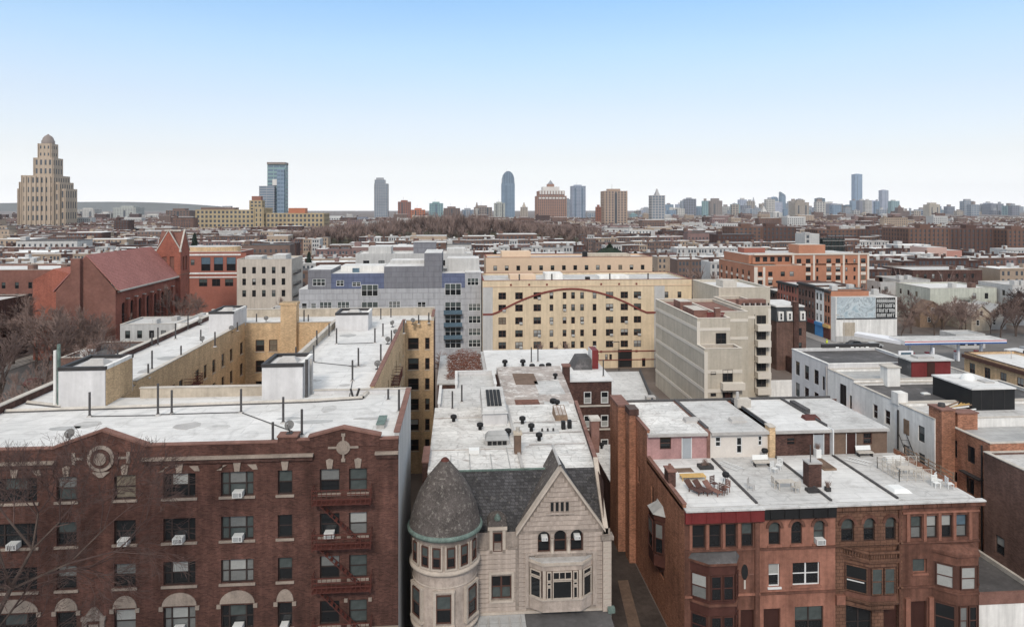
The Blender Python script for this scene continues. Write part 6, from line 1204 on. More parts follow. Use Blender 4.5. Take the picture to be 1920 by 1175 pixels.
t, FR = mid('off_white_walkup', 'off white four storey walk up with iron balconies on its flank', 'apartment building', -66.5, 215, -50.3, 230, 20.0, m_offw, m_white2, {'F': [(1.6 + 2.9 * k, z, 1.1, 2.0) for k in range(5) for z in (16.2, 12.7, 9.2)]}, par=0.5, cop=m_cop)
FE = frame(-50.3, 215, 0, 90)
fire_escape('dark fire escape on the flank of the off white walk up', FE, 1.5, 6.5, [16, 12.5, 9], m_steel, (-50, 218, 9), 1.4, False)
for (x0, y0, x1, y1, z) in ((-65, 218, -60, 224, 21.2), (-57, 219, -53, 226, 21.6)): MB().box(x0, y0, 20, x1, y1, z, m_gpaint, m_white).build('roof_structure', t)
low = [(-70, 150, -58, 160, 11.5, m_gpaint, m_white2, 'low pale house with tilted snowy roof beside the church'), (-57.8, 148, -50, 162, 12.0, m_wpaint, m_white, 'low white house between the church and the courtyard block'), (-50, 150, -43, 164, 11.5, m_gpaint, m_white, 'low grey house with snow white roof left of the grey blue block'), (-43, 152, -36.5, 168, 12.5, m_brickdk, m_tar, 'low dark brick house beside the grey blue block'), (-72, 132, -56, 147, 8.5, m_brickfar, m_tar, 'low brick house with dark pitched edge below the church')]
for (x0, y0, x1, y1, z, wm, rm, lb) in low:
    t, FR = mid('low_house', lb, 'house', x0, y0, x1, y1, z, wm, rm, {'F': grid([1 + 2.4 * k for k in range(int((x1 - x0 - 1.5) / 2.4))], (z - 2.6, z - 5.8), 1.0, 1.6), 'R': grid([1.5 + 3 * k for k in range(3)], (z - 2.6,), 0.9, 1.5)}, par=0.3, cop=m_cop)
    for k in range(2): bx_ = rnd.uniform(x0 + 1, x1 - 3); MB().box(bx_, y0 + 2 + 4 * k, z, bx_ + rnd.uniform(0.8, 2), y0 + 4 + 4 * k, z + rnd.uniform(0.6, 1.6), rnd.choice([m_brickfar, m_gpaint, m_alum])).build('roof_structure', t)
tw = [(-160, 130, -106, 150, 13.0, m_brickfar, m_white, 'long brick house with white roof across the left avenue'), (-150, 165, -107, 182, 14.0, m_brickdk, m_white2, 'dark brick house behind bare trees on the left avenue'), (-175, 196, -104, 215, 19.0, m_dkbr, m_white, 'wide dusky brick block with pale flat roof at the left edge'), (-130, 108, -106, 124, 10.5, m_brickdk, m_white2, 'nearest dark brick house across the left avenue')]
for (x0, y0, x1, y1, z, wm, rm, lb) in tw:
    t, FR = mid('avenue_house', lb, 'house', x0, y0, x1, y1, z, wm, rm, {'R': grid([1.5 + 3 * k for k in range(int((y1 - y0 - 2) / 3))], [2 + 3.1 * j for j in range(int((z - 2) / 3.1))], 1.0, 1.7), 'F': grid([2 + 3.4 * k for k in range(int((x1 - x0 - 3) / 3.4))], [2 + 3.1 * j for j in range(int((z - 2) / 3.1))], 1.0, 1.7)}, par=0.4, cop=m_cop)
    for k in range(3): bx_ = rnd.uniform(x0 + 1, x1 - 3); MB().box(bx_, y0 + 4, z, bx_ + 1.6, y0 + 6, z + 1.4, m_brickfar).build('chimney', t)

# ------------------------------------------------------------------ right middle distance: avenue shops, mural house, orange block
m_orb = M('bright_orange_brick', (0.40, 0.185, 0.115), var=0.15, sc=0.15); m_crw = M('cream_panel', (0.60, 0.54, 0.47), var=0.08, sc=0.3); m_mans = M('dark_mansard', (0.055, 0.06, 0.066), var=0.25, sc=0.5); m_shopblue = M('blue_shopfront', (0.06, 0.20, 0.42), var=0.2, sc=0.5); m_awn = M('yellow_green_awning', (0.48, 0.52, 0.08), var=0.1, sc=1)
t, FR = mid('orange_apartment_block', 'large bright orange brick apartment block with cream window bays', 'apartment building', 101, 230, 118, 262, 15.8, m_orb, m_white2, {'F': [(x, z, 1.5, 1.6) for x in (1.4, 5.0, 9.4, 12.6) for z in (12.6, 9.6, 6.6, 3.6)], 'L': [(x, z, 1.4, 1.6) for x in (2, 7, 12, 17, 22, 27) for z in (12.6, 9.6, 6.6, 3.6)]}, par=0.5, cop=m_crw)
lbox(t, 'cream_bay', FR['F'], 0.0, -0.12, 0, 1.2, -0.002, 15.8, m_crw); lbox(t, 'cream_bay', FR['F'], 3.1, -0.12, 0, 3.9, -0.002, 15.8, m_crw)
for x in (1.3, 4.9): 
    for z in (11.4, 8.4, 5.4): lbox(t, 'spandrel', FR['F'], x, -0.08, z, x + 1.7, -0.002, z + 0.9, m_crw)
for x in (1.8, 6.8, 11.8, 16.8, 21.8, 26.8):
    for z in (11.4, 8.4, 5.4): lbox(t, 'spandrel', FR['L'], x, -0.08, z, x + 1.8, -0.002, z + 0.9, m_crw)
MB().box(112, 237, 15.8, 146, 262, 16.2, m_orb).build('roof', t)
xs_ = (6.8, 10.6, 18.0, 22.2, 26.0, 31.2)
for i, (x0, x1) in enumerate(((118.01, 146.5),)):
    F_ = frame(x0, 237); hs = [(a, z, a + 1.7, z + 1.6) for a in (1.6, 5.0, 12.6, 16.0, 25.4) for z in (16.4, 13.4, 10.4, 7.4)] + [(a, z, a + 0.8, z + 1.5) for a in (8.8, 19.6, 22.6) for z in (16.4, 13.4, 10.4, 7.4)]
    wall(t, F_, x1 - x0, 19.4, m_orb, hs, 0.15)
    for hh in hs: window(t, F_, *hh, None or 'two' if hh[2] - hh[0] > 1.2 else 'dh', m_dframe, gl_pick(0.2), 0.05, detail=False)
    for a in (1.5, 4.9, 12.5, 15.9, 25.3):
        for z in (15.2, 12.2, 9.2): lbox(t, 'spandrel', F_, a, -0.1, z, a + 1.9, -0.002, z + 1.0, m_crw)
    for a in (0.0, 7.6, 18.6, 24.2, 27.7): lbox(t, 'cream_pier', F_, a, -0.12, 0, a + 0.7, -0.002, 19.4, m_crw)
    lbox(t, 'cream_cornice', F_, -14, -0.3, 19.4, 28.49, 0.4, 19.9, m_crw)
MB().box(104, 238, 16.2, 118, 239, 19.4, m_orb).build('set_back_wall', t); MB().box(103, 239.01, 16.2, 146.4, 262, 19.35, m_orb, m_white2).build('upper_body', t)
for a in range(5): window(t, frame(104, 238), 1 + 2.7 * a, 17, 2.6 + 2.7 * a, 18.7, 'two', m_dframe, DG, 0, detail=False)
MB().box(124, 244, 19.4, 134, 252, 22.6, m_orb, m_cop).build('penthouse', t); MB().box(106, 250, 19.4, 114, 256, 21.2, m_scb, m_cop).build('penthouse', t)
# avenue row whose fronts face left
row = [(181.4, 184.9, 13.0, m_orb, 'narrow orange brick house at the corner of the mural wall', 3), (184.91, 189.5, 13.2, m_wpaint, 'white columned house front with a blue shop below', 3), (189.51, 199.5, 13.6, m_brickfar, 'red brick avenue house with overhanging dark cornice', 3), (199.6, 213, 12.5, m_scb, 'red brick avenue house farther along beyond the blue shop', 3), (214, 226, 9.0, m_brickdk, 'dark low avenue house nearest the orange block', 2)]
for (ya, yb_, z, m, lb, nf) in row:
    n = max(2, int((yb_ - ya) / 1.9))
    t, FR = mid('avenue_house', lb, 'house', 101.2, ya, 112 if ya < 190 else 114, yb_, z, m, m_white2, {'L': [(0.4 + (yb_ - ya - 0.6) / n * k, 4.4 + 2.9 * j, 1.0, 1.9) for k in range(n) for j in range(nf)]}, par=0.4, cop=m_steel)
    lbox(t, 'cornice', FR['L'], -0.1, -0.5, z - 0.2, yb_ - ya + 0.1, -0.01, z + 0.4, m_steel); lbox(t, 'shopfront', FR['L'], 0.15, -0.3, 0.2, yb_ - ya - 0.15, -0.01, 3.2, m_shopblue if m is m_wpaint else (m_rust if m is m_orb else m_dframe))
    lbox(t, 'shop_sign', FR['L'], 0.15, -0.55, 3.2, yb_ - ya - 0.15, -0.01, 4.0, m_shopblue if m is m_wpaint else (m_yellowwood if m is m_orb else m_redcorn))
# mural house
m_mural = bpy.data.materials.new('sprayed_mural'); m_mural.use_nodes = True
n_ = m_mural.node_tree.nodes; l_ = m_mural.node_tree.links
tcm = n_.new('ShaderNodeTexCoord'); mpm = n_.new('ShaderNodeMapping'); mpm.inputs['Scale'].default_value = (0.9, 0.9, 0.9); l_.new(tcm.outputs['Object'], mpm.inputs[0])
vo = n_.new('ShaderNodeTexNoise'); vo.inputs['Scale'].default_value = 0.28; vo.inputs['Distortion'].default_value = 2.2; vo.inputs['Detail'].default_value = 2.5; l_.new(mpm.outputs[0], vo.inputs[0])
crm = n_.new('ShaderNodeValToRGB'); l_.new(vo.outputs['Fac'], crm.inputs[0]); ce = crm.color_ramp.elements; ce[0].color = (0.10, 0.15, 0.19, 1); ce[1].color = (0.62, 0.66, 0.68, 1)
for p, c_ in ((0.36, (0.34, 0.42, 0.46, 1)), (0.46, (0.50, 0.55, 0.57, 1)), (0.52, (0.26, 0.30, 0.32, 1)), (0.56, (0.43, 0.49, 0.52, 1)), (0.64, (0.36, 0.40, 0.43, 1))): q_ = ce.new(p); q_.color = c_
l_.new(crm.outputs[0], n_['Principled BSDF'].inputs['Base Color']); n_['Principled BSDF'].inputs['Roughness'].default_value = 0.8
t = thing('mural_house', 'house end with a blue grey sprayed mural above a blank white wall', 'building', (109, 179, 0))
MB().box(101.2, 179.0, 0, 118.5, 181.39, 12.0, m_wpaint, m_white2).build('body', t); MB().box(112.1, 181.4, 0, 118.5, 196, 12.0, m_wpaint, m_white2).build('body', t)
MB().box(101.5, 178.93, 6.4, 112.4, 178.99, 12.0, m_mural).build('mural', t); MB().box(101.4, 178.85, 6.1, 118.4, 178.99, 6.35, m_steel).build('ledge', t)
MB().box(112.5, 178.93, 6.4, 118.0, 178.99, 11.8, m_blackp).build('lettered_panel', t)
for r_ in range(4):
    for k in range(9):
        x = 112.75 + k * 0.58; z = 6.6 + r_ * 1.28; b = MB(); a = rnd.random()
        b.box(x, 178.88, z, x + 0.1, 178.925, z + 0.95, m_plastic)
        if a < 0.7: b.box(x + 0.1, 178.88, z + 0.85, x + 0.4, 178.925, z + 0.95, m_plastic)
        if a > 0.3: b.box(x + 0.3, 178.88, z, x + 0.4, 178.925, z + 0.849, m_plastic)
        if 0.2 < a < 0.8: b.box(x + 0.101, 178.88, z + 0.4, x + 0.299, 178.925, z + 0.5, m_plastic)
        b.build('painted_stroke', t)
MB().box(103.2, 178.95, 1.2, 106.6, 178.99, 5.2, m_tanpar).build('faded_panel', t); MB().box(101.2, 178.9, 0, 118.5, 178.99, 1.6, m_gpaint).build('plinth', t)
for (x, y) in ((103, 184), (109, 186), (115, 184)): MB().box(x, y, 13.2 if x < 112 else 12, x + 1.6, y + 1.4, 14.6 if x < 112 else 13.4, m_gpaint, m_white).build('roof_structure', t)
t, FR = mid('mansard_house', 'red brick house with dark mansard roof and white dormers', 'house', 70.6, 149, 77.4, 160, 10.8, m_brickfar, m_tar, {'F': [(4.9, 7.6, 0.9, 1.7), (4.9, 4.4, 0.9, 1.7)]}, par=0.0)
MB().loft([(70.4, 148.8, 10.8), (77.6, 148.8, 10.8), (77.6, 160, 10.8), (70.4, 160, 10.8)], [(70.9, 149.6, 13.9), (77.1, 149.6, 13.9), (77.1, 160, 13.9), (70.9, 160, 13.9)], m_mans).build('mansard', t); MB().box(70.7, 149.4, 13.9, 77.3, 160, 14.2, m_white).build('roof', t)
for x in (71.0, 73.0, 76.0): MB().box(x - 0.1, 148.7, 11.0, x + 1.1, 149.8, 13.0, m_wpaint).build('dormer', t); window(t, frame(x, 148.7), 0.2, 11.2, 0.8, 12.7, 'dh', m_wframe, DG, 0, detail=False)
MB().box(74.4, 148.6, 0, 75.5, 150, 15.2, m_brickdk, m_copred).build('chimney', t)
t = thing('awning_shop', 'single storey shop with yellow green awning at the avenue corner', 'shop', (76.8, 142, 0)); bpart(t, 'body', m_brickdk, 72.5, 143, 0, 80.5, 148.5, 3.4); bpart(t, 'shopfront', m_dframe, 72.6, 142.9, 0.3, 80.4, 142.999, 2.5); bpart(t, 'awning', m_awn, 75.8, 141.9, 2.6, 80.4, 142.89, 3.2); bpart(t, 'hedge', m_ever, 72.8, 141.6, 2.7, 75.7, 142.8, 3.6)
t = thing('white_boundary_wall', 'low white garden wall right of the beige stepped block', 'wall', (60, 128, 0)); bpart(t, 'wall', m_wpaint, 57.9, 126, 0, 73, 126.4, 3.6); bpart(t, 'post', m_wpaint, 66.5, 125.8, 3.6, 67.1, 126.3, 5.0)
t, FR = mid('tan_shop_row', 'tan single storey shop row with arched windows and white roof', 'shop', 108.5, 104, 120, 141, 4.6, m_tan, m_white, {'L': [(1.5 + 4.2 * k, 0.6, 1.6, 2.6) for k in range(8)]}, par=0.5, cop=m_brickdk, fm=m_bframe)
lbox(t, 'cornice', FR['L'], -0.2, -0.5, 4.0, 37.2, -0.005, 4.7, m_bframe)

# petrol station
m_cred = M('red_stripe', (0.45, 0.05, 0.06), rough=0.4, var=0.05); m_cblue = M('blue_stripe', (0.05, 0.11, 0.30), rough=0.4, var=0.05); m_cwhite = M('canopy_white', (0.78, 0.78, 0.80), rough=0.4, var=0.05)
t = thing('petrol_station_canopy', 'long white petrol station canopy with red and blue stripes', 'petrol station', (112, 152, 0))
def canopy(x0, y0, x1, y1, z):
    bpart(t, 'canopy', m_cwhite, x0, y0, z, x1, y1, z + 0.9, m_white2); bpart(t, 'red_stripe', m_cred, x0 - 0.02, y0 - 0.03, z + 0.62, x1 + 0.02, y0 - 0.001, z + 0.8); bpart(t, 'blue_stripe', m_cblue, x0 - 0.02, y0 - 0.03, z + 0.02, x1 + 0.02, y0 - 0.001, z + 0.34)
    for xx in (x0 + 3, x1 - 4):
        bpart(t, 'column', m_cwhite, xx, y0 + 3, 0, xx + 0.5, y0 + 3.5, z)
canopy(101.5, 150.5, 114, 156.5, 4.8); canopy(114.3, 151.5, 127, 156.8, 4.6); bpart(t, 'white_post', m_cwhite, 103.6, 144.0, 0, 103.95, 144.3, 5.4)
for (x0, z) in ((98.6, 4.6),): MB().loft([(97.5, 164, 4.4), (101.5, 152, 4.6), (101.5, 152, 5.3), (97.5, 164, 5.2)], [(99.5, 166, 4.4), (104.0, 158, 4.6), (104.0, 158, 5.3), (99.5, 166, 5.2)], m_cwhite).build('canopy_wing', t)
for k, (x, y) in enumerate(((106, 154.5), (110, 155), (118, 156), (123, 156))):
    t = thing('petrol_pump', ('leftmost petrol pump under the striped canopy', 'second petrol pump from the left under the canopy', 'third petrol pump from the left under the canopy', 'rightmost petrol pump under the striped canopy')[k], 'petrol pump', (x, y, 0), 'petrol pumps'); bpart(t, 'cabinet', m_cwhite, x - 0.4, y - 0.3, 0, x + 0.4, y + 0.3, 1.9); bpart(t, 'display', m_blackp, x - 0.3, y - 0.32, 1.1, x + 0.3, y - 0.301, 1.6); bpart(t, 'head', m_cred, x - 0.42, y - 0.32, 1.901, x + 0.42, y + 0.32, 2.2)
t = thing('price_sign', 'white price sign standing before the petrol canopy', 'sign', (98.6, 148, 0)); bpart(t, 'board', m_cwhite, 98.4, 148, 0.8, 101.8, 148.25, 4.0)
for k in range(3): bpart(t, 'price_panel', m_glassb if k else m_alum, 98.9, 147.95, 1.1 + k * 0.95, 101.3, 147.999, 1.8 + k * 0.95)
for x in (98.7, 101.4): bpart(t, 'post', m_alum, x, 148.05, 0, x + 0.15, 148.2, 0.799)
t, FR = mid('station_kiosk', 'low white kiosk behind the petrol station canopy', 'kiosk', 127, 168, 135, 174, 3.4, m_gpaint, m_greyroof, {'F': [(0.8 + 2.4 * k, 0.8, 1.8, 1.7, 'fixed', (m_glass,)) for k in range(3)]}, par=0.3)
def lamp(x, y, label, h=7.5, dx=-1.6):
    t = thing('street_lamp', label, 'street lamp', (x, y, 0), 'street lamps along the avenues'); MB().tube((x, y, 0.1), (x, y, h), 0.11, 0.07, m_alum, 6).build('post', t); MB().tube((x, y, h), (x + dx, y, h + 0.35), 0.06, 0.05, m_alum, 5).build('arm', t); bpart(t, 'lamp_head', m_cop, x + dx - 0.45, y - 0.15, h + 0.28, x + dx + 0.35, y + 0.15, h + 0.45)
lamp(99.5, 172, 'tall grey street lamp in front of the mural wall', 8); lamp(80.5, 132, 'street lamp by the avenue opposite the petrol station', 7); lamp(-99.5, 152, 'pale street lamp on the left avenue', 8, 1.8); lamp(115, 136, 'white lamp post in the petrol station forecourt', 6, -0.6)

# cars
def make_car(m, label, x, y, rot, group):
    t = thing('parked_car', label, 'car', (0, 0, 0), group)
    b = MB(); pr = [(-2.15, 0.35), (2.1, 0.35), (2.2, 0.6), (2.1, 0.85), (1.2, 0.95), (0.55, 1.42), (-1.0, 1.45), (-1.75, 1.0), (-2.2, 0.9)]
    b.loft([(x_, -0.86, z_) for x_, z_ in pr], [(x_, 0.86, z_) for x_, z_ in pr], m); b.build('body', t, origin=(0, 0, 0))
    for nm, q in (('windscreen', [(1.16, 0.97), (0.6, 1.38)]), ('rear_window', [(-1.05, 1.41), (-1.7, 1.02)])):
        w_ = MB(); w_.face([(q[0][0] + 0.03, -0.72, q[0][1] + 0.01), (q[0][0] + 0.03, 0.72, q[0][1] + 0.01), (q[1][0] + 0.03 * (1 if nm == 'windscreen' else -1), 0.66, q[1][1] + 0.02), (q[1][0] + 0.03 * (1 if nm == 'windscreen' else -1), -0.66, q[1][1] + 0.02)], m_glass); w_.build(nm, t, origin=(0, 0, 0))
    for s in (-1, 1):
        w_ = MB(); w_.face([(-1.4, s * 0.87, 0.98), (0.9, s * 0.87, 0.98), (0.45, s * 0.865, 1.36), (-0.95, s * 0.865, 1.38)], m_glass); w_.build('side_window', t, origin=(0, 0, 0))
        for xx in (-1.35, 1.35):
            w_ = MB(); w_.T = Matrix.Translation((xx, s * 0.78, 0.33)) @ Matrix.Rotation(R_(90), 4, 'X'); w_.lathe([(0.0, -0.11), (0.33, -0.11), (0.33, 0.11), (0.0, 0.11)], m_blackp, seg=12, smooth=False); w_.build('wheel', t, origin=(0, 0, 0))
        bpart_ = MB().box(2.12, s * 0.62 - 0.15, 0.62, 2.2, s * 0.62 + 0.15, 0.78, m_plastic); bpart_.build('headlight', t, origin=(0, 0, 0))
    t.location = (x, y, 0.02); t.rotation_euler = (0, 0, rot); return t
m_cs = M('silver_car_paint', (0.36, 0.37, 0.38), rough=0.35, var=0.05, spec=0.5); m_cd = M('dark_car_paint', (0.03, 0.035, 0.045), rough=0.3, var=0.05, spec=0.5); m_cw = M('white_car_paint', (0.68, 0.68, 0.68), rough=0.35, var=0.04, spec=0.5)
m_cr = M('maroon_car_paint', (0.12, 0.02, 0.025), rough=0.35, var=0.05, spec=0.5)
c0 = make_car(m_cs, 'silver car parked by the mural wall', 107, 171, 0.2, 'parked cars'); c1 = make_car(m_cd, 'dark car parked left of the silver car by the mural wall', 103.5, 173.5, 0.1, 'parked cars'); c2 = make_car(m_cw, 'white car parked right of the station kiosk', 134, 152, 1.5, 'parked cars'); c3 = make_car(m_cr, 'maroon car on the left avenue under the bare trees', -86, 148, 1.57, 'parked cars')
for src, x, y, r, lb in ((c1, 131, 151.5, 1.5, 'dark car parked beside the white car near the kiosk'), (c2, 137.5, 152.5, 1.5, 'white car parked at the far right of the kiosk lot'), (c0, 95.2, 190, 1.57, 'silver car parked along the avenue before the blue shop'), (c1, 83.8, 178, 1.57, 'dark car at the left kerb of the avenue'), (c2, -86, 160, 1.57, 'white car on the left avenue behind the maroon car'), (c1, -86, 168, 1.57, 'dark car third along the left avenue'), (c0, -97, 150, 1.57, 'silver car at the far kerb of the left avenue'), (c0, -86, 184, 1.57, 'silver car fourth along the left avenue'), (c3, 140.8, 151, 1.4, 'maroon car at the right end of the kiosk lot')):
    copy_thing(src, (x, y, 0.02), lb, r)
def van(x, y, rot, label, m):
    t = thing('delivery_van', label, 'van', (0, 0, 0), 'vans behind the petrol station'); O = (0, 0, 0)
    b = MB(); pr = [(-2.7, 0.4), (2.6, 0.4), (2.7, 0.9), (2.5, 1.25), (1.9, 2.1), (1.6, 2.3), (-2.65, 2.35)]
    b.loft([(p, -0.98, q) for p, q in pr], [(p, 0.98, q) for p, q in pr], m); b.build('body', t, origin=O)
    b = MB(); b.face([(2.5, -0.85, 1.28), (2.5, 0.85, 1.28), (1.96, 0.8, 2.06), (1.96, -0.8, 2.06)], m_glass); b.build('windscreen', t, origin=O)
    for s in (-1, 1):
        b = MB(); b.face([(1.1, s * 0.99, 1.3), (2.2, s * 0.99, 1.3), (1.8, s * 0.99, 2.0), (1.1, s * 0.99, 2.0)], m_glass); b.build('side_window', t, origin=O)
        for xx in (-1.7, 1.7): b = MB(); b.T = Matrix.Translation((xx, s * 0.9, 0.36)) @ Matrix.Rotation(R_(90), 4, 'X'); b.lathe([(0, -0.12), (0.36, -0.12), (0.36, 0.12), (0, 0.12)], m_blackp, seg=12, smooth=False); b.build('wheel', t, origin=O)
    t.location = (x, y, 0.02); t.rotation_euler = (0, 0, rot)
van(127, 150, 2.9, 'white van parked right of the striped petrol canopy', m_cw); van(133, 156, 0.3, 'white van parked before the low kiosk', m_cw); van(139, 158, 0.1, 'silver van at the right end of the station lot', m_cs)
# shopping trolleys / bollard line by the forecourt
for k in range(7):
    t = thing('road_barrier', 'white and grey road barrier number %s from the petrol forecourt in the slanting line' % ('one', 'two', 'three', 'four', 'five', 'six', 'seven')[k], 'barrier', (104 + k * 0.35, 139 - k * 2.4, 0), 'road barriers in a slanting line'); x, y = 104 + k * 0.35, 139 - k * 2.4
    MB().loft([(x - 0.3, y - 0.9, 0), (x + 0.3, y - 0.9, 0), (x + 0.3, y + 0.9, 0), (x - 0.3, y + 0.9, 0)], [(x - 0.1, y - 0.9, 0.9), (x + 0.1, y - 0.9, 0.9), (x + 0.1, y + 0.9, 0.9), (x - 0.1, y + 0.9, 0.9)], (m_plastic, m_acgr, m_plastic)[k % 3]).build('body', t); bpart(t, 'reflector', m_cred, x - 0.12, y - 0.95, 0.5, x + 0.12, y - 0.901, 0.7)
# worker in a yellow jacket
def person(x, y, label, coat, trousers, rot=0.0):
    t = thing('person', label, 'person', (0, 0, 0))
    me = bpy.data.meshes.new('body'); J = {'p': (0, 0, 0.95, 0.15), 'c': (0, 0, 1.25, 0.17), 's': (0, 0, 1.42, 0.13), 'n': (0, 0, 1.52, 0.06), 'h': (0, 0.01, 1.64, 0.10), 'h2': (0, 0.01, 1.74, 0.085),
        'a1': (-0.2, 0, 1.42, 0.07), 'a2': (-0.27, 0.03, 1.13, 0.055), 'a3': (-0.26, 0.14, 0.9, 0.04), 'b1': (0.2, 0, 1.42, 0.07), 'b2': (0.28, -0.02, 1.13, 0.055), 'b3': (0.27, 0.1, 0.9, 0.04),
        'l1': (-0.1, 0, 0.88, 0.1), 'l2': (-0.11, 0.06, 0.48, 0.075), 'l3': (-0.11, -0.02, 0.07, 0.055), 'l4': (-0.11, 0.14, 0.04, 0.04), 'r1': (0.1, 0, 0.88, 0.1), 'r2': (0.11, -0.02, 0.48, 0.075), 'r3': (0.11, -0.12, 0.07, 0.055), 'r4': (0.11, 0.04, 0.04, 0.04)}
    ks = list(J); E = ['pc', 'cs', 'sn', 'nh', 'h,h2', 's,a1', 'a1,a2', 'a2,a3', 's,b1', 'b1,b2', 'b2,b3', 'p,l1', 'l1,l2', 'l2,l3', 'l3,l4', 'p,r1', 'r1,r2', 'r2,r3', 'r3,r4']
    ed = [tuple(ks.index(q) for q in (e_.split(',') if ',' in e_ else list(e_))) for e_ in E]
    me.from_pydata([J[k][:3] for k in ks], ed, []); o = bpy.data.objects.new('body', me); COL.objects.link(o); o.parent = t
    sk_ = o.modifiers.new('skin', 'SKIN'); sv = me.skin_vertices[0].data
    for i, k in enumerate(ks): sv[i].radius = (J[k][3], J[k][3])
    sv[0].use_root = True; ss = o.modifiers.new('sub', 'SUBSURF'); ss.levels = 1; ss.render_levels = 1; me.materials.append(trousers)
    b = MB(); b.lathe([(0.21, 0.78), (0.25, 1.0), (0.26, 1.35), (0.17, 1.47), (0.08, 1.5)], coat, 0, 0, 14); b.build('jacket', t, origin=(0, 0, 0))
    b = MB(); b.lathe([(0.125, 1.66), (0.125, 1.74), (0.09, 1.81), (0, 1.83)], coat, 0, 0.01, 10); b.build('hat', t, origin=(0, 0, 0)); t.location = (x, y, 0.02); t.rotation_euler = (0, 0, rot)
m_hi = M('hi_vis_yellow', (0.62, 0.72, 0.06), rough=0.6, var=0.1); m_navy = M('navy_cloth', (0.03, 0.035, 0.06), var=0.2); m_skin = M('skin', (0.42, 0.26, 0.19), rough=0.6, var=0.05)
person(96.0, 174.0, 'person in a bright yellow jacket standing on the avenue', m_hi, m_navy); person(97.5, 164.0, 'second person in yellow nearer the petrol canopy', m_hi, m_navy, 0.6)
# houses on the right beyond the station
m_pgreen = M('pale_green_render', (0.52, 0.53, 0.46), var=0.15, sc=0.25, streak=0.25)
rt = [(146.5, 205, 168.5, 222, 10.6, m_pgreen, m_white, 'pale green white house with white flat roof and dark side stair', True), (152, 228, 163, 242, 10.8, m_gpaint, m_greyroof, 'weathered pale garage like house left of the pale green one', True), (169.5, 200, 181, 214, 11.8, m_gpaint, m_white2, 'tall pale house half hidden by the dark bare trees', True), (182.5, 210, 222, 224, 10.0, m_wpaint, m_white, 'white row of houses with dark windows at the right edge', True), (145.5, 229, 151.6, 240, 10, m_gpaint, m_greyroof, 'pale house end right of the orange block', True), (184, 268, 214, 288, 10.4, m_brickdk, m_white2, 'long low dark brick building below the brown towers', True)]
for (x0, y0, x1, y1, z, wm, rm, lb, _) in rt:
    t, FR = mid('flat_roofed_house', lb, 'house', x0, y0, x1, y1, z, wm, rm, {'F': grid([1.5 + 3.4 * k for k in range(int((x1 - x0 - 2) / 3.4))] if x0 != 146.5 else [14, 18], (z - 3, z - 6.4), 1.2, 1.8), 'L': grid([2 + 4 * k for k in range(3)], (z - 3, z - 6.4), 1.1, 1.7)}, par=0.4, cop=m_cop)
    for k in range(2): bx_ = rnd.uniform(x0 + 1, x1 - 3); MB().box(bx_, y0 + 3, z, bx_ + 1.5, y0 + 5, z + 1.6, rnd.choice([m_brickfar, m_gpaint])).build('roof_structure', t)
fire_escape('black outside stair on the pale green white house', frame(146.5, 205), 8.0, 13.0, [7.2, 3.8], m_steel, (157, 204, 3.8), 1.2, True)
def gabled(x0, y0, x1, y1, ze, zr_, wm, rm, label):
    t = thing('gabled_house', label, 'house', ((x0 + x1) / 2, y0, 0)); xm = (x0 + x1) / 2
    b = MB(); b.loft([(x0, y0, 0), (x1, y0, 0), (x1, y0, ze), (xm, y0, zr_), (x0, y0, ze)], [(x0, y1, 0), (x1, y1, 0), (x1, y1, ze), (xm, y1, zr_), (x0, y1, ze)], wm); b.build('wall', t)
    for s, xa in ((-1, x0), (1, x1)): MB().loft([(xa + s * 0.4, y0 - 0.4, ze - 0.2), (xm, y0 - 0.4, zr_ + 0.05), (xm, y0 - 0.4, zr_ + 0.3), (xa + s * 0.4, y0 - 0.4, ze + 0.1)], [(xa + s * 0.4, y1 + 0.4, ze - 0.2), (xm, y1 + 0.4, zr_ + 0.05), (xm, y1 + 0.4, zr_ + 0.3), (xa + s * 0.4, y1 + 0.4, ze + 0.1)], rm).build('roof', t)
    window(t, frame(x0, y0), (x1 - x0) / 2 - 0.5, ze - 0.3, (x1 - x0) / 2 + 0.5, ze + 1.3, 'dh', m_wframe, DG, 0, detail=False); window(t, frame(x0, y0), (x1 - x0) / 2 - 1.6, ze - 3, (x1 - x0) / 2 - 0.6, ze - 1.4, 'dh', m_wframe, DG, 0, detail=False)
gabled(150, 192, 156, 203, 4.6, 7.4, m_tanpar, m_rustroof, 'small tan gabled house among the bare trees'); gabled(157, 194, 162.5, 203, 4.4, 7.2, m_alum, m_greyroof, 'small grey gabled house right of the tan one'); gabled(139, 199, 147, 203.5, 4.6, 7.6, m_wood, m_brownp, 'brown roofed gabled house behind the bare trees')
pk = M('pink_render', (0.52, 0.36, 0.31), var=0.08, sc=0.2)
t = thing('pink_stepped_building', 'pale pink stepped building in front of the brown towers', 'building', (255, 345, 0)); bpart(t, 'body', pk, 243, 345, 0, 272, 365, 8.5, m_white2); bpart(t, 'tower', pk, 247, 348, 8.5, 258, 362, 15.2, m_white2); bpart(t, 'upper_body', M('rose_render', (0.42, 0.22, 0.18), var=0.1), 258.01, 350, 8.5, 268, 362, 13.4, m_white2)
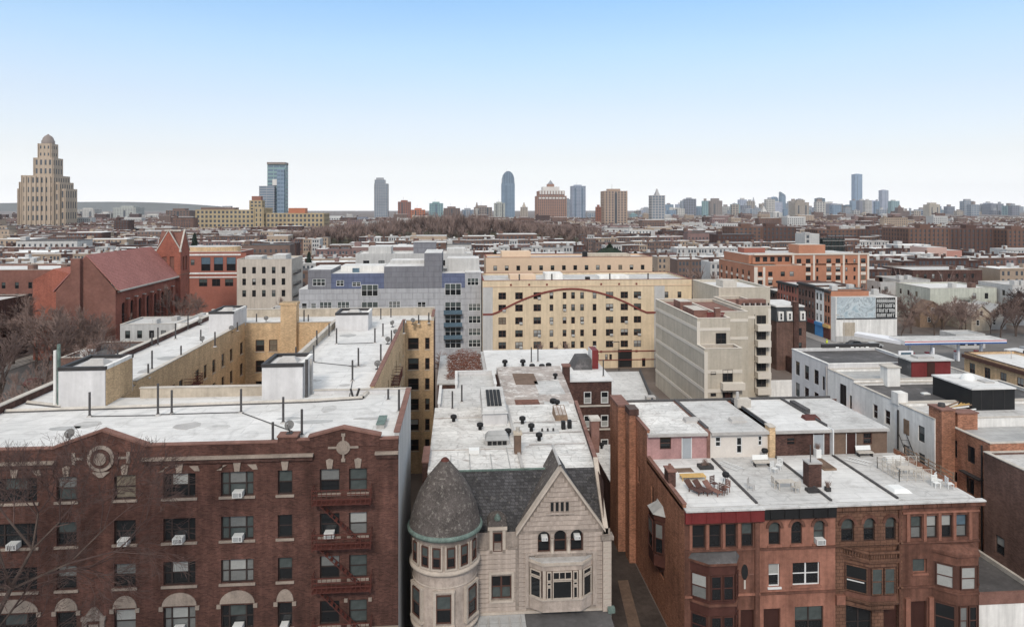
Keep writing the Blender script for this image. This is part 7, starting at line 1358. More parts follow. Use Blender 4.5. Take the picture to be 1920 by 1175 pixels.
SKYLINE = [
    (-208, 1900, 34.7, 118.3, 'gr', 'steps', 'grey tower with rounded stepped top, standing alone left of the woodland'),
    (-130, 1700, 28.2, 54.1, 'rb', 'flat', 'small red brown tower right of the lone grey tower'),
    (-91, 1600, 29.3, 34.8, 'ro', 'flat', 'low orange red block beside the small red brown tower'),
    (-56, 1800, 33.7, 51.1, 'te', 'flat', 'small teal tower left of the brown blocks'),
    (-14, 1600, 35.4, 38.5, 'br', 'flat', 'low brown block right of the teal tower'),
    (24, 1700, 28.4, 34.7, 'gr', 'flat', 'low grey block left of the white monument column'),
    (54, 1500, 37.0, 40.6, 'gb', 'flat', 'grey brown block behind the white monument column'),
    (167, 2300, 41.7, 158.4, 'bl', 'round', 'tall blue glass tower with rounded top'),
    (126, 2100, 30.8, 53.8, 'pg', 'flat', 'pale grey slab at the foot of the rounded blue tower'),
    (249, 2600, 24.1, 40.0, 'tn', 'peak', 'small pointed tan tower right of the rounded blue tower'),
    (259, 1900, 78.8, 83.1, 'bk', 'ornate', 'broad brick tower with white crenellated crown'),
    (369, 2100, 40.8, 106.2, 'bw', 'flat', 'blue and white striped glass tower beside the broad brick tower'),
    (367, 2300, 18.7, 68.1, 'gr', 'flat', 'thin grey slab wedged beside the striped glass tower'),
    (265, 1150, 37.1, 67.4, 'tb', 'flat', 'large tan brick apartment tower nearest in the skyline'),
    (242, 1180, 7.7, 40.6, 'rb', 'flat', 'red brown wing left of the large tan apartment tower'),
    (338, 1150, 21.3, 61.3, 'gg', 'peak2', 'slim grey glass tower with a small peaked top'),
    (350, 1800, 23.8, 24.8, 'gr', 'flat', 'low grey block between the striped tower and the tan tower'),
    (566, 2200, 19.5, 18.8, 'te', 'flat', 'low teal block right of the tan apartment tower'),
    (707, 2600, 35.9, 11.6, 'gr', 'flat', 'low pale block left of the slim peaked tower'),
    (1037, 3200, 54.4, 36.0, 'pa', 'flat', 'pale wide block at the left end of the far skyline'),
    (1133, 3300, 41.5, 67.2, 'tn', 'step', 'stepped tan tower near the left end of the far skyline'),
    (1225, 3400, 42.3, 41.4, 'bl', 'flat', 'short blue block between two tan towers of the far skyline'),
    (1259, 3300, 54.1, 82.9, 'gb', 'step', 'grey tower with pale front, left in the far skyline'),
    (1564, 3800, 39.3, 60.1, 'te', 'flat', 'teal slab tower in the far skyline'),
    (1738, 4000, 72.6, 32.8, 'gr', 'flat', 'wide low grey block under the thin spire'),
    (2284, 5200, 32.3, 60.8, 'gr', 'spire', 'thin spired tower rising behind a low grey block'),
    (1504, 3300, 35.1, 20.3, 'pa', 'peak', 'pale pointed tower left of the blue glass pair'),
    (1981, 4200, 41.9, 106.1, 'bl', 'round', 'blue glass tower with curved top, left of a pair'),
    (2129, 4400, 31.5, 134.1, 'bl', 'slope', 'blue glass tower with slanted top, right of a pair'),
    (1237, 2600, 33.1, 21.5, 'wh', 'flat', 'white block below the blue glass pair'),
    (1464, 3000, 16.5, 33.6, 'bl', 'flat', 'small blue block beside the white block'),
    (1386, 2700, 54.2, 68.3, 'tn', 'step', 'tan tower with a narrower upper block'),
    (2014, 3800, 22.4, 26.9, 'gr', 'flat', 'low grey block between the tan tower and the dark teal one'),
    (2335, 4300, 45.8, 101.3, 'td', 'flat', 'dark teal glass tower with flat top'),
    (2540, 4500, 49.8, 36.0, 'gr', 'dome', 'grey tower with round dome in the far skyline'),
    (2637, 4500, 37.5, 57.6, 'td', 'flat', 'short dark teal tower left of the tallest tower'),
    (3368, 5600, 60.8, 323.8, 'bl2', 'flat', 'tallest blue glass tower of the far skyline'),
    (2695, 4300, 52.6, 84.4, 'lb', 'flat', 'light lilac block right of the tallest tower'),
    (3088, 4800, 46.1, 167.4, 'lb', 'flat', 'second tallest pale blue tower of the far skyline'),
    (1959, 3200, 26.3, 15.4, 'tn', 'flat', 'low tan block at the foot of the tallest tower'),
    (1748, 2600, 48.0, 23.4, 'br', 'peakw', 'brown tower with peaked centre right of the pale blue tower'),
    (2058, 3000, 8.9, 11.8, 'gr', 'flat', 'thin grey slab beside the brown peaked tower'),
    (2094, 2900, 46.6, 59.5, 'cr', 'step', 'cream tower with chamfered top'),
    (2973, 4000, 40.4, 10.0, 'pa', 'peak', 'pale pointed tower right of the cream tower'),
    (3229, 4200, 50.0, 1.9, 'bl', 'peak', 'blue tower with pointed crown near the right end'),
    (2638, 3500, 13.4, 4.7, 'gr', 'flat', 'low grey block left of the blue pointed tower'),
    (2852, 3600, 30.5, 15.5, 'tn', 'peak', 'tan tower with tapering crown left of the slate block'),
    (3043, 3700, 72.2, 60.2, 'sl', 'flat', 'wide slate grey block near the right end of the skyline'),
    (3267, 3900, 48.5, 26.4, 'sl', 'slope', 'slate blue block with slanted top at the right end'),
    (2998, 3500, 28.8, -27.0, 'gr', 'flat', 'last low grey block of the skyline'),
    (-1332, 2600, 57.8, 36.0, 'pa', 'step', 'pale stepped block right of the domed stone tower'),
    (-1106, 2400, 71.0, 43.1, 'pg', 'step', 'pale green grey cluster block on the left horizon'),
    (-1168, 2400, 33.6, 21.8, 'pa', 'flat', 'low pale block between two pale clusters'),
    (-977, 2300, 56.7, 15.5, 'pa', 'flat', 'long low pale block right of the pale green cluster'),
    (-506, 1300, 38.8, 34.1, 'br', 'flat', 'low brown block left of the long ochre building'),
    (-261, 1500, 57.3, 17.8, 'gw', 'flat', 'low grey white arena like hall right of the ochre building'),
    (-219, 1600, 44.1, 14.2, 'sl', 'flat', 'low dark flat hall left of the lone grey tower'),
]
# ------------------------------------------------------------------ skyline
m_sk = {'gr': ((0.30, 0.31, 0.33), 'g'), 'rb': ((0.26, 0.12, 0.09), 'm'), 'ro': ((0.42, 0.16, 0.09), 'm'), 'te': ((0.22, 0.33, 0.33), 'g'), 'br': ((0.17, 0.115, 0.095), 'm'), 'gb': ((0.24, 0.20, 0.18), 'm'), 'bl': ((0.20, 0.27, 0.35), 'g'), 'bl2': ((0.24, 0.33, 0.45), 'g'),
        'pg': ((0.42, 0.43, 0.40), 'm'), 'tn': ((0.40, 0.34, 0.28), 'm'), 'bk': ((0.30, 0.175, 0.13), 'm'), 'bw': ((0.30, 0.33, 0.40), 'g'), 'tb': ((0.36, 0.27, 0.215), 'm'), 'gg': ((0.36, 0.35, 0.35), 'g'), 'pa': ((0.48, 0.46, 0.43), 'm'), 'wh': ((0.62, 0.60, 0.57), 'm'),
        'td': ((0.10, 0.14, 0.17), 'g'), 'lb': ((0.38, 0.40, 0.48), 'g'), 'cr': ((0.50, 0.44, 0.36), 'm'), 'sl': ((0.20, 0.21, 0.25), 'm'), 'gw': ((0.50, 0.50, 0.49), 'm')}
for k, (c, q) in m_sk.items(): m_sk[k] = (M('tower_' + k + '_facing', c, rough=0.6, var=0.12, sc=0.03), q)
m_tg = M('tower_windows', (0.075, 0.085, 0.10), rough=0.25, var=0.3, sc=0.05, spec=0.5); m_tgb = M('tower_blue_glass', (0.13, 0.18, 0.24), rough=0.2, var=0.25, sc=0.03, spec=0.5)
def tower_body(b, x, y, w, d, z0, z1, m, glass, fl=3.6, bay=4.0, rib=0.5):
    """glass core with storey bands and piers standing proud of it"""
    b.box(x - w / 2, y, z0, x + w / 2, y + d, z1, glass, m)
    n = max(2, int((z1 - z0) / fl)); e = 0.25
    for k in range(n + 1):
        z = z0 + (z1 - z0) * k / n; b.box(x - w / 2 - e, y - e, max(z0, z - fl * 0.22), x + w / 2 + e, y + d + e, min(z1 + 0.3, z + fl * 0.22), m)
    nx = max(2, int(w / bay)); e2 = 0.45
    for k in range(nx + 1):
        xx = x - w / 2 + w * k / nx; b.box(xx - rib, y - e2, z0, xx + rib, y - e + 0.1, z1 + 0.35, m)
    for k in range(max(1, int(d / bay)) + 1):
        yy = y + d * k / max(1, int(d / bay))
        for s in (-1, 1): b.box(x + s * (w / 2 + 0.32) - 0.13, yy - rib, z0, x + s * (w / 2 + 0.32) + 0.13, yy + rib, z1 + 0.35, m)
for (x, y, w_, z, ck, cr_, lab) in SKYLINE:
    m, q = m_sk[ck]; g = m_tgb if q == 'g' else m_tg; d = w_ * 0.9
    nm = 'office_tower' if z > 60 else 'tower_block'
    t = thing(nm, lab, 'tower' if z > 60 else 'block', (x, y, 0)); far = y > 3000
    fl = 8.0 if far else 4.2; bay = 9.0 if far else 5.0; rib = 0.9 if q == 'g' else 1.3
    def part(nm_, x_, w2, z0, z1, mm=m, d2=None, y2=None): b = MB(); tower_body(b, x_, y2 if y2 is not None else y + (w_ - w2) / 2, w2, d2 or w2 * 0.9, z0, z1, mm, g, fl, bay, rib * (2.2 if far else 1)); b.build(nm_, t)
    if cr_ in ('flat', 'step', 'round') and w_ > 22:
        for s_ in ((-0.27, 0.27), (0.0,), (-0.18,))[int(x) % 3]: bpart(t, 'window_strip', g, x + s_ * w_ - w_ * 0.055, y - 0.75, z * 0.05, x + s_ * w_ + w_ * 0.055, y - 0.46, z * (0.95 if cr_ == 'flat' else 0.72) - 3)
        if int(y) % 2 == 0: MB().tube((x - w_ * 0.1, y + d * 0.4, z - 3), (x - w_ * 0.1, y + d * 0.4, z + 9), 0.7 if far else 0.35, 0.2, m_sk['gb'][0], 4).build('mast', t)
    if cr_ == 'flat': part('body', x, w_, 0, z - 3); bpart(t, 'roof_plant', m, x - w_ * 0.3, y + d * 0.2, z - 2.6, x + w_ * 0.25, y + d * 0.7, z + 1)
    elif cr_ == 'step': part('body', x, w_, 0, z * 0.86); part('upper_body', x + w_ * 0.02, w_ * 0.55, z * 0.86 + 0.4, z)
    elif cr_ == 'steps':
        part('body', x, w_, 0, z * 0.86); part('upper_body', x - w_ * 0.1, w_ * 0.75, z * 0.86 + 0.4, z * 0.95); bpart(t, 'crown', m, x - w_ * 0.38, y + 4, z * 0.95 + 0.4, x + w_ * 0.16, y + d * 0.7, z)
    elif cr_ == 'round':
        part('body', x, w_, 0, z * 0.74); b = MB(); N = 10
        fr = [(x - w_ / 2 * math.cos(math.pi * k / N), y, z * 0.74 + 0.4 + (z * 0.26) * math.sin(math.pi * k / N) ** 0.75) for k in range(N + 1)]
        b.loft(fr, [(a, y + d, c) for a, _, c in fr], m_tgb); b.build('crown', t)
        b = MB()
        for k in range(5): xx = x - w_ * 0.4 + w_ * 0.2 * k; b.box(xx - 0.8, y - 0.5, z * 0.74, xx + 0.8, y - 0.02, z * 0.74 + z * 0.24 * math.sqrt(max(0, 1 - ((xx - x) / w_ * 2) ** 2)), m)
        b.build('crown_rib', t)
    elif cr_ in ('peak', 'peak2', 'spire'):
        top = z + w_ * (0.75 if cr_ == 'peak' else 0.35) if cr_ != 'spire' else z + 60
        part('body', x, w_, 0, z - w_ * (0.2 if cr_ != 'peak' else 0.02))
        if cr_ == 'spire': part('upper_body', x, w_ * 0.6, z - w_ * 0.2 + 0.4, z + 20)
        zb = z + 20.4 if cr_ == 'spire' else z - w_ * (0.2 if cr_ != 'peak' else 0.02) + 0.4; ww = w_ * (0.5 if cr_ == 'spire' else 0.55 if cr_ == 'peak' else 0.34); b = MB()
        b.loft([(x - ww / 2, y + 2, zb), (x + ww / 2, y + 2, zb), (x + ww / 2, y + d - 2, zb), (x - ww / 2, y + d - 2, zb)], [(x - ww * 0.3, y + d * 0.3, zb + (top - zb) * 0.5), (x + ww * 0.3, y + d * 0.3, zb + (top - zb) * 0.5), (x + ww * 0.3, y + d * 0.6, zb + (top - zb) * 0.5), (x - ww * 0.3, y + d * 0.6, zb + (top - zb) * 0.5)], m)
        b.loft([(x - ww * 0.28, y + d * 0.3, zb + (top - zb) * 0.5), (x + ww * 0.28, y + d * 0.3, zb + (top - zb) * 0.5), (x + ww * 0.28, y + d * 0.6, zb + (top - zb) * 0.5), (x - ww * 0.28, y + d * 0.6, zb + (top - zb) * 0.5)], [(x - 1, y + d * 0.45, top), (x + 1, y + d * 0.45, top), (x + 1, y + d * 0.47, top), (x - 1, y + d * 0.47, top)], m); b.build('crown', t)
    elif cr_ == 'peakw':
        part('body', x, w_, 0, z); part('upper_body', x - w_ * 0.05, w_ * 0.45, z + 0.4, z + 14); b = MB(); b.lathe([(w_ * 0.2, z + 14), (0, z + 26)], m, x - w_ * 0.05, y + d * 0.5, 4, smooth=False); b.build('crown', t)
    elif cr_ == 'dome': part('body', x, w_, 0, z); b = MB(); b.lathe([(w_ * 0.42, z), (w_ * 0.36, z + w_ * 0.2), (w_ * 0.2, z + w_ * 0.36), (0, z + w_ * 0.4)], m, x, y + d / 2, 16); b.build('dome', t)
    elif cr_ == 'slope': part('body', x, w_, 0, z * 0.85); MB().loft([(x - w_ / 2, y, z * 0.85 + 0.4), (x + w_ / 2, y, z * 0.85 + 0.4), (x + w_ / 2, y, z * 0.9), (x - w_ / 2, y, z * 1.06)], [(x - w_ / 2, y + d, z * 0.85 + 0.4), (x + w_ / 2, y + d, z * 0.85 + 0.4), (x + w_ / 2, y + d, z * 0.9), (x - w_ / 2, y + d, z * 1.06)], m_tgb).build('crown', t)
    elif cr_ == 'ornate':
        part('body', x, w_, 0, z - 14); part('upper_body', x, w_ * 0.88, z - 13.6, z)
        for k in range(9): xx = x - w_ * 0.4 + w_ * 0.1 * k; bpart(t, 'white_arcade', m_sk['wh'][0], xx - 2.6, y + w_ * 0.06 - 1.6, z - 9, xx + 2.6, y + w_ * 0.06 - 0.6, z + 2)
        for k in range(8): xx = x - w_ * 0.42 + w_ * 0.12 * k; bpart(t, 'white_band', m_sk['wh'][0], xx - 3.4, y - 1.6, z - 22, xx + 3.4, y - 0.6, z - 17.5)
        b = MB(); b.box(x - w_ * 0.3, y + 20, z + 0.4, x + w_ * 0.3, y + d * 0.7, z + 12, m_sk['wh'][0]); b.box(x - w_ * 0.12, y + 24, z + 12, x + w_ * 0.12, y + d * 0.6, z + 20, m); b.lathe([(w_ * 0.1, z + 20), (0, z + 32)], m_sk['gr'][0], x, y + d * 0.45, 4, smooth=False); b.build('crown', t)
rs = random.Random(21)
for k in range(74):                                     # the packed lower blocks of the far skyline
    y = rs.uniform(3000, 4900); px = 1190 + 730 * (k + rs.uniform(0.1, 0.9)) / 74; a = (px - 960) / 1300; x = y * (math.sin(YAW) + a * math.cos(YAW)) / (math.cos(YAW) - a * math.sin(YAW))
    top = (rs.choice([374, 379, 383, 386, 389, 392, 396]) if 1250 < px < 1680 or px > 1810 else rs.choice([389, 394, 398, 402, 405])) + rs.uniform(-3, 3); z = max(22, 36 + (390 - top) / 1300 * y); w_ = rs.uniform(8, 20) * y / 1300; tone = rs.choice(['gr', 'gr', 'bl', 'lb', 'te', 'pa', 'tn', 'gb', 'sl'])
    nmz = {'gr': 'grey', 'bl': 'blue', 'lb': 'lilac', 'te': 'teal', 'pa': 'pale', 'tn': 'tan', 'gb': 'brown grey', 'sl': 'slate'}[tone]
    zone = ('left third', 'middle third', 'right third')[min(2, int((px - 1190) / 244))]; sz = ('slim' if w_ < 34 else 'broad') + (' tall' if top < 393 else ' low')
    t = thing('tower_block', '%s %s background block packed into the %s of the far skyline' % (sz, nmz, zone), 'block', (x, y, 0), '%s %s background blocks, %s of the far skyline' % (sz, nmz, zone))
    b = MB(); tower_body(b, x, y, w_, w_ * 0.7, 0, z, m_sk[tone][0], m_tgb if m_sk[tone][1] == 'g' else m_tg, 8.0, rs.uniform(7, 12), rs.uniform(1.2, 3.0)); b.build('body', t)
    bpart(t, 'roof_plant', m_sk[rs.choice(['gr', 'gb', 'pa'])][0], x - w_ * rs.uniform(0.1, 0.35), y + w_ * 0.15, z + 0.4, x + w_ * rs.uniform(0.05, 0.3), y + w_ * 0.5, z + rs.uniform(5, 14))
# domed stone tower at the left
m_st = M('clock_tower_stone', (0.43, 0.345, 0.265), rough=0.8, var=0.12, sc=0.03)
t = thing('domed_tower', 'tall stepped sandstone tower with small dome at the left edge of the skyline', 'tower', (-621, 1100, 0)); tx = -621
for (x0, x1, y0, dd, z0, z1, nm) in ((-664, -597, 1106, 32, 0, 65, 'base'), (-660, -604, 1103, 38, 0, 75, 'wing'), (-655, -611, 1100, 44, 0, 85, 'body'), (-641, -615, 1106, 26, 85.5, 112, 'shaft'), (-637, -620, 1110, 18, 112.5, 134, 'upper_shaft')):
    b = MB(); tower_body(b, (x0 + x1) / 2, y0, x1 - x0, dd, z0, z1, m_st, m_tg, 14.0 if nm != 'shaft' else 12, 5.6, 1.75); b.build(nm, t)
for k in range(6): xx = -650 + 7 * k; MB().box(xx - 1.2, 1098.2, 0, xx + 1.2, 1099.4, 84, m_st).build('pier', t)
b = MB(); b.lathe([(9, 134.4), (9, 139), (8, 140), (7.2, 143), (5.2, 146), (2.0, 148), (0.6, 149.5), (0, 150)], m_sk['gb'][0], -628.5, 1119, 16); b.build('dome', t)
# long ochre school building
m_oc = M('ochre_stone', (0.41, 0.325, 0.205), rough=0.8, var=0.12, sc=0.05)
t = thing('long_ochre_building', 'very long ochre building with rows of windows and flat roof on the left', 'building', (-250, 900, 0))
b = MB(); tower_body(b, -290, 900, 76, 40, 0, 33.5, m_oc, m_tg, 5.2, 5.0, 1.1); b.build('wing', t); b = MB(); tower_body(b, -210, 904, 76, 40, 0, 29.0, m_oc, m_tg, 5.2, 5.0, 1.1); b.build('wing', t)
b = MB(); tower_body(b, -251, 898, 10, 44, 0, 36.0, m_oc, m_tg, 5.2, 5.0, 1.6); b.build('pavilion', t); bpart(t, 'roof_plant', m_sk['br'][0], -326, 910, 33.9, -285, 930, 36.6); bpart(t, 'roof_plant', m_sk['ro'][0], -217, 910, 29.4, -196, 925, 36.0); bpart(t, 'roof_plant', m_sk['gr'][0], -300, 912, 36.7, -290, 920, 38.5)
t = thing('ochre_stair_tower', 'short ochre tower in front of the stepped glass tower', 'tower', (-272, 960, 0)); b = MB(); tower_body(b, -272, 960, 15, 14, 0, 46, m_oc, m_tg, 4.5, 4.5, 1.0); b.build('body', t); bpart(t, 'cap', m_sk['rb'][0], -278, 962, 46.4, -266, 972, 52)
t = thing('stepped_glass_tower', 'stepped blue green glass tower rising behind the long ochre building', 'tower', (-390, 1500, 0))
b = MB(); tower_body(b, -384, 1506, 36, 24, 0, 128, m_sk['te'][0], m_tgb, 8, 12, 0.8); b.build('shaft', t); b = MB(); tower_body(b, -401, 1494, 30, 11, 0, 82, m_sk['gr'][0], m_tgb, 5.0, 30, 0.5); b.build('lower_slab', t); bpart(t, 'crown', m_sk['gb'][0], -403, 1503, 128.4, -365, 1531, 133); bpart(t, 'white_panel', m_sk['wh'][0], -392, 1504, 84, -372, 1504.8, 97); b = MB(); tower_body(b, -374, 1500, 14, 6, 0, 118, m_sk['bl'][0], m_tgb, 8, 6, 0.5); b.build('side_shaft', t)
# monument column in the woodland
t = thing('monument_column', 'tall pale monument column rising above the bare woodland', 'monument', (19, 700, 0)); b = MB(); b.lathe([(2.2, 0), (1.9, 6), (1.6, 10), (1.35, 33), (1.9, 34), (1.9, 35.5)], m_sk['pa'][0], 19, 700, 14); b.build('shaft', t); b = MB(); b.box(17.6, 698.6, 35.5, 20.4, 701.4, 38, m_sk['gb'][0]); b.lathe([(1.2, 38), (0.5, 41.5), (0, 42)], m_sk['gb'][0], 19, 700, 10); b.build('urn', t)
# brown housing slabs on the right
m_pj = M('brown_housing_brick', (0.155, 0.092, 0.072), rough=0.85, var=0.15, sc=0.05); m_pjd = M('dark_housing_brick', (0.105, 0.062, 0.052), rough=0.85, var=0.15, sc=0.05)
for (x, y, w_, d, z, mm, lb) in ((232, 540, 22, 24, 20.5, m_pj, 'leftmost brown housing slab behind the orange block'), (262, 560, 38, 20, 20.0, m_pjd, 'long dark brown housing slab behind the white shaft building'), (318, 560, 34, 20, 17.6, m_pj, 'brown housing slab right of the netted building'), (362, 575, 44, 20, 17.2, m_pjd, 'dark brown housing slab behind the tall brown front slab'), (335, 470, 30, 30, 21.2, m_pj, 'tall brown housing slab left of the widest front slab'), (374, 475, 46, 26, 20.8, m_pjd, 'widest brown housing slab with grid of windows at the right'), (398, 462, 20, 16, 20.3, m_pj, 'brown housing wing at the right end of the slabs'), (455, 640, 40, 20, 16.5, m_pjd, 'distant brown housing slab beyond the right end')):
    t = thing('housing_slab', lb, 'housing block', (x, y, 0), 'brown housing slabs'); b = MB(); tower_body(b, x, y, w_, d, 0, z, mm, m_tg, 2.9, 3.2, 0.95); b.build('body', t); bpart(t, 'roof_plant', mm, x - 4, y + 4, z + 0.4, x + 4, y + 10, z + 3)
t = thing('white_shaft_building', 'white windowless shaft building rising before the brown slabs', 'building', (214, 400, 0)); b = MB(); b.box(207, 400, 0, 216, 412, 20.6, m_gpaint); b.box(207, 399.5, 20.6, 210, 404, 21.4, m_gpaint); b.build('body', t)
for z in (18.0, 15.3): bpart(t, 'window', m_tg, 208, 399.85, z, 209.6, 399.99, z + 1.7)
t = thing('netted_building', 'building wrapped in dark green scaffold netting beside the white shaft', 'building', (226, 402, 0)); b = MB(); b.box(219, 402, 0, 233, 416, 17.4, M('dark_netting', (0.028, 0.036, 0.036), var=0.5, sc=0.3))
for k in range(6): b.box(219.5 + 2.5 * k, 401.6, 0, 219.8 + 2.5 * k, 401.99, 18.6 + (k % 2), m_steel)
for k in range(5): b.box(219, 401.5, 3 + 3.3 * k, 233, 401.7, 3.25 + 3.3 * k, m_alum)
b.build('netting', t)
o = MB()
for a in range(24):
    x0, x1 = -6900 + a * 170, -6900 + (a + 1) * 170
    f = lambda q: 95 + 14 * math.sin(q / 800) - max(0, (q + 4100) / 2400) ** 2 * 170
    o.loft([(x0, 8200, -0.5), (x1, 8200, -0.5), (x1, 8350, max(0, f(x1))), (x0, 8350, max(0, f(x0)))], [(x0, 8900, -0.5), (x1, 8900, -0.5), (x1, 8600, max(0, f(x1))), (x0, 8600, max(0, f(x0)))], M('far_hill', (0.085, 0.09, 0.085), var=0.2, sc=0.002))
h_ = o.build('hills'); h_['kind'] = 'structure'

# ------------------------------------------------------------------ row house quarters behind
bpy.context.view_layer.update()
OCC = set()
def occ_mark(x0, y0, x1, y1, pad=3):
    for i in range(int((x0 - pad) // 5), int((x1 + pad) // 5) + 1):
        for j in range(int((y0 - pad) // 5), int((y1 + pad) // 5) + 1): OCC.add((i, j))
for ob in list(S.objects):
    if ob.type != 'MESH' or ob.name.split('.')[0] in ('ground', 'avenue', 'side_avenue', 'front_street', 'pavement', 'road_markings', 'hills', 'pane'): continue
    M_ = ob.matrix_world; cs = [M_ @ Vector(c) for c in ob.bound_box]; xs = [c.x for c in cs]; ys = [c.y for c in cs]
    if max(ys) > 190 and min(ys) < 1700: occ_mark(min(xs), min(ys), max(xs), max(ys))
occ_mark(80, 90, 99, 900, 0); occ_mark(288, 385, 435, 475, 0); occ_mark(-101, 60, -82, 900, 0); occ_mark(-140, 610, 130, 790, 0)
def free(x0, y0, x1, y1): return not any((i, j) in OCC for i in range(int(x0 // 5), int(x1 // 5) + 1) for j in range(int(y0 // 5), int(y1 // 5) + 1))
m_bright = M('bright_roof', (0.78, 0.77, 0.75), var=0.1, sc=0.1)
hm = [m_brickfar, m_brickdk, M('brown_row_front', (0.17, 0.115, 0.095), var=0.2, sc=0.2), M('buff_row_front', (0.36, 0.28, 0.215), var=0.2, sc=0.2), M('mauve_row_front', (0.22, 0.145, 0.135), var=0.2, sc=0.2), m_gpaint]
hn = ['red brick', 'sooty brick', 'brown', 'buff', 'mauve', 'pale grey']
rm_ = [m_white, m_white2, m_tar, m_bright]; rn_ = ['white', 'greyish', 'dark', 'bright']
def house_geo(b, x, y, w_, d, z, m, r, win=True, top=True):
    b.box(x, y, 0, x + w_, y + d, z, m, m, skip='d')
    if top: b.box(x + 0.1, y + 0.1, z, x + w_ - 0.1, y + d - 0.1, z + 0.25, r, r, skip='d')
    if win:
        for k in range(2 if w_ < 6 else 3):
            for j in range(3): xx = x + 0.8 + k * (w_ - 1.2) / (2 if w_ < 6 else 3); zz = z - 2.6 - 3.1 * j; b.box(xx, y - 0.03, zz, xx + 1.0, y + 0.02, zz + 1.7, m_tg, skip='bud')
    b.box(x, y - 0.25, z - 0.3, x + w_, y - 0.001, z + 0.35, m, skip='b')
cand = []
Y = 236.0
while Y < 1750:
    for (dy, dep) in ((0, 12), (30, 12)):
        x = -0.95 * Y - 20 + rnd.uniform(0, 6); zrow = rnd.uniform(10, 13); k = 0
        while x < 0.98 * Y + 20:
            if k <= 0: zrow = rnd.uniform(9.5, 13.5); k = rnd.randint(4, 11); cm = rnd.choice([0, 0, 1, 1, 2, 2, 2, 3, 4, 4, 5]); rr = rnd.choice([0, 0, 1, 1, 2, 3, 3]); gap = rnd.random() < 0.14; off = rnd.uniform(-2, 2)
            w_ = rnd.uniform(5.4, 6.6)
            if not gap and free(x, Y + dy - 3, x + w_, Y + dy + dep + 3):
                cand.append((x, Y + dy + off, w_, dep, zrow + rnd.uniform(-0.25, 0.25), cm if rnd.random() < 0.8 else rnd.randint(0, 5), rr if rnd.random() < 0.7 else rnd.randint(0, 3)))
            x += w_ + 0.02; k -= 1
        if gap: pass
    Y += 62 if Y < 900 else 95
def seen(c):                                           # roughly: inside the view and not behind the big near blocks
    x, y = c[0] + 3, c[1]; d = x * math.sin(YAW) + y * math.cos(YAW); r_ = x * math.cos(YAW) - y * math.sin(YAW); u = r_ / d
    if abs(u) > 0.735: return False
    if y < 330 and -0.30 < u < 0.33: return y > 300 or False
    if y < 300 and u < -0.30: return y > 255
    return True
ranked = sorted([c for c in cand if seen(c)], key=lambda c: c[1])
near = ranked[:290]; nset = set(near)
meshes = {}
for (x, y, w_, d, z, cm, rr) in near:
    area = 'left of the church belfry' if x < -100 else ('behind the grey blue block' if x < 5 else ('behind the cream house' if x < 100 else ('behind the orange block' if x < 190 else 'right of the orange block')))
    rw = ('nearest', 'second', 'third', 'fourth', 'fifth', 'sixth', 'seventh', 'eighth')[min(7, max(0, int((y - 233) / 31)))]
    t = thing('row_house', '%s row house with %s roof, %s row %s' % (hn[cm], rn_[rr], rw, area), 'row house', (x, y, 0), '%s row houses with %s roofs, %s row %s' % (hn[cm], rn_[rr], rw, area))
    key = ('b', round(w_, 1), round(z), cm)
    if key not in meshes: b = MB(); house_geo(b, 0, 0, round(w_, 1), d, round(z), hm[cm], m_white, True, False); meshes[key] = b.mesh('wall')
    place('wall', meshes[key], t, Matrix.Translation((x, y, 0)))
    key = ('r', round(w_, 1), rr)
    if key not in meshes: b = MB(); b.box(0.1, 0.1, 0, round(w_, 1) - 0.1, d - 0.1, 0.25, rm_[rr], skip='d'); meshes[key] = b.mesh('roof')
    place('roof', meshes[key], t, Matrix.Translation((x, y, round(z))))
    key = ('c', cm % 3)
    if key not in meshes: b = MB(); b.box(0, 0, 0, 0.9, 0.6, 1.6, hm[cm % 3]); b.box(-0.05, -0.05, 1.6, 0.95, 0.65, 1.75, m_cop); meshes[key] = b.mesh('chimney')
    place('chimney', meshes[key], t, Matrix.Translation((x + 0.3, y + rnd.choice([2, 9]), round(z) + 0.2)))
    if rnd.random() < 0.5:
        if 'h' not in meshes: b = MB(); b.box(0, 0, 0, 1.6, 2.2, 1.7, m_gpaint, m_white2); meshes['h'] = b.mesh('roof_hatch')
        place('roof_hatch', meshes['h'], t, Matrix.Translation((x + w_ / 2, y + 5, round(z) + 0.25)))
b = MB()
for c in cand:
    if c in nset: continue
    x, y, w_, d, z, cm, rr = c; house_geo(b, x, y, w_, d, z, hm[cm], rm_[rr], y < 700)
    if rnd.random() < 0.35: b.box(x + 1, y + 3, z + 0.2, x + 2.6, y + 5, z + 1.9, rnd.choice(hm), skip='d')
o = b.build('distant_row_houses'); o['kind'] = 'stuff'; o['label'] = 'far rows of small brick houses with pale roofs'; o['category'] = 'houses'
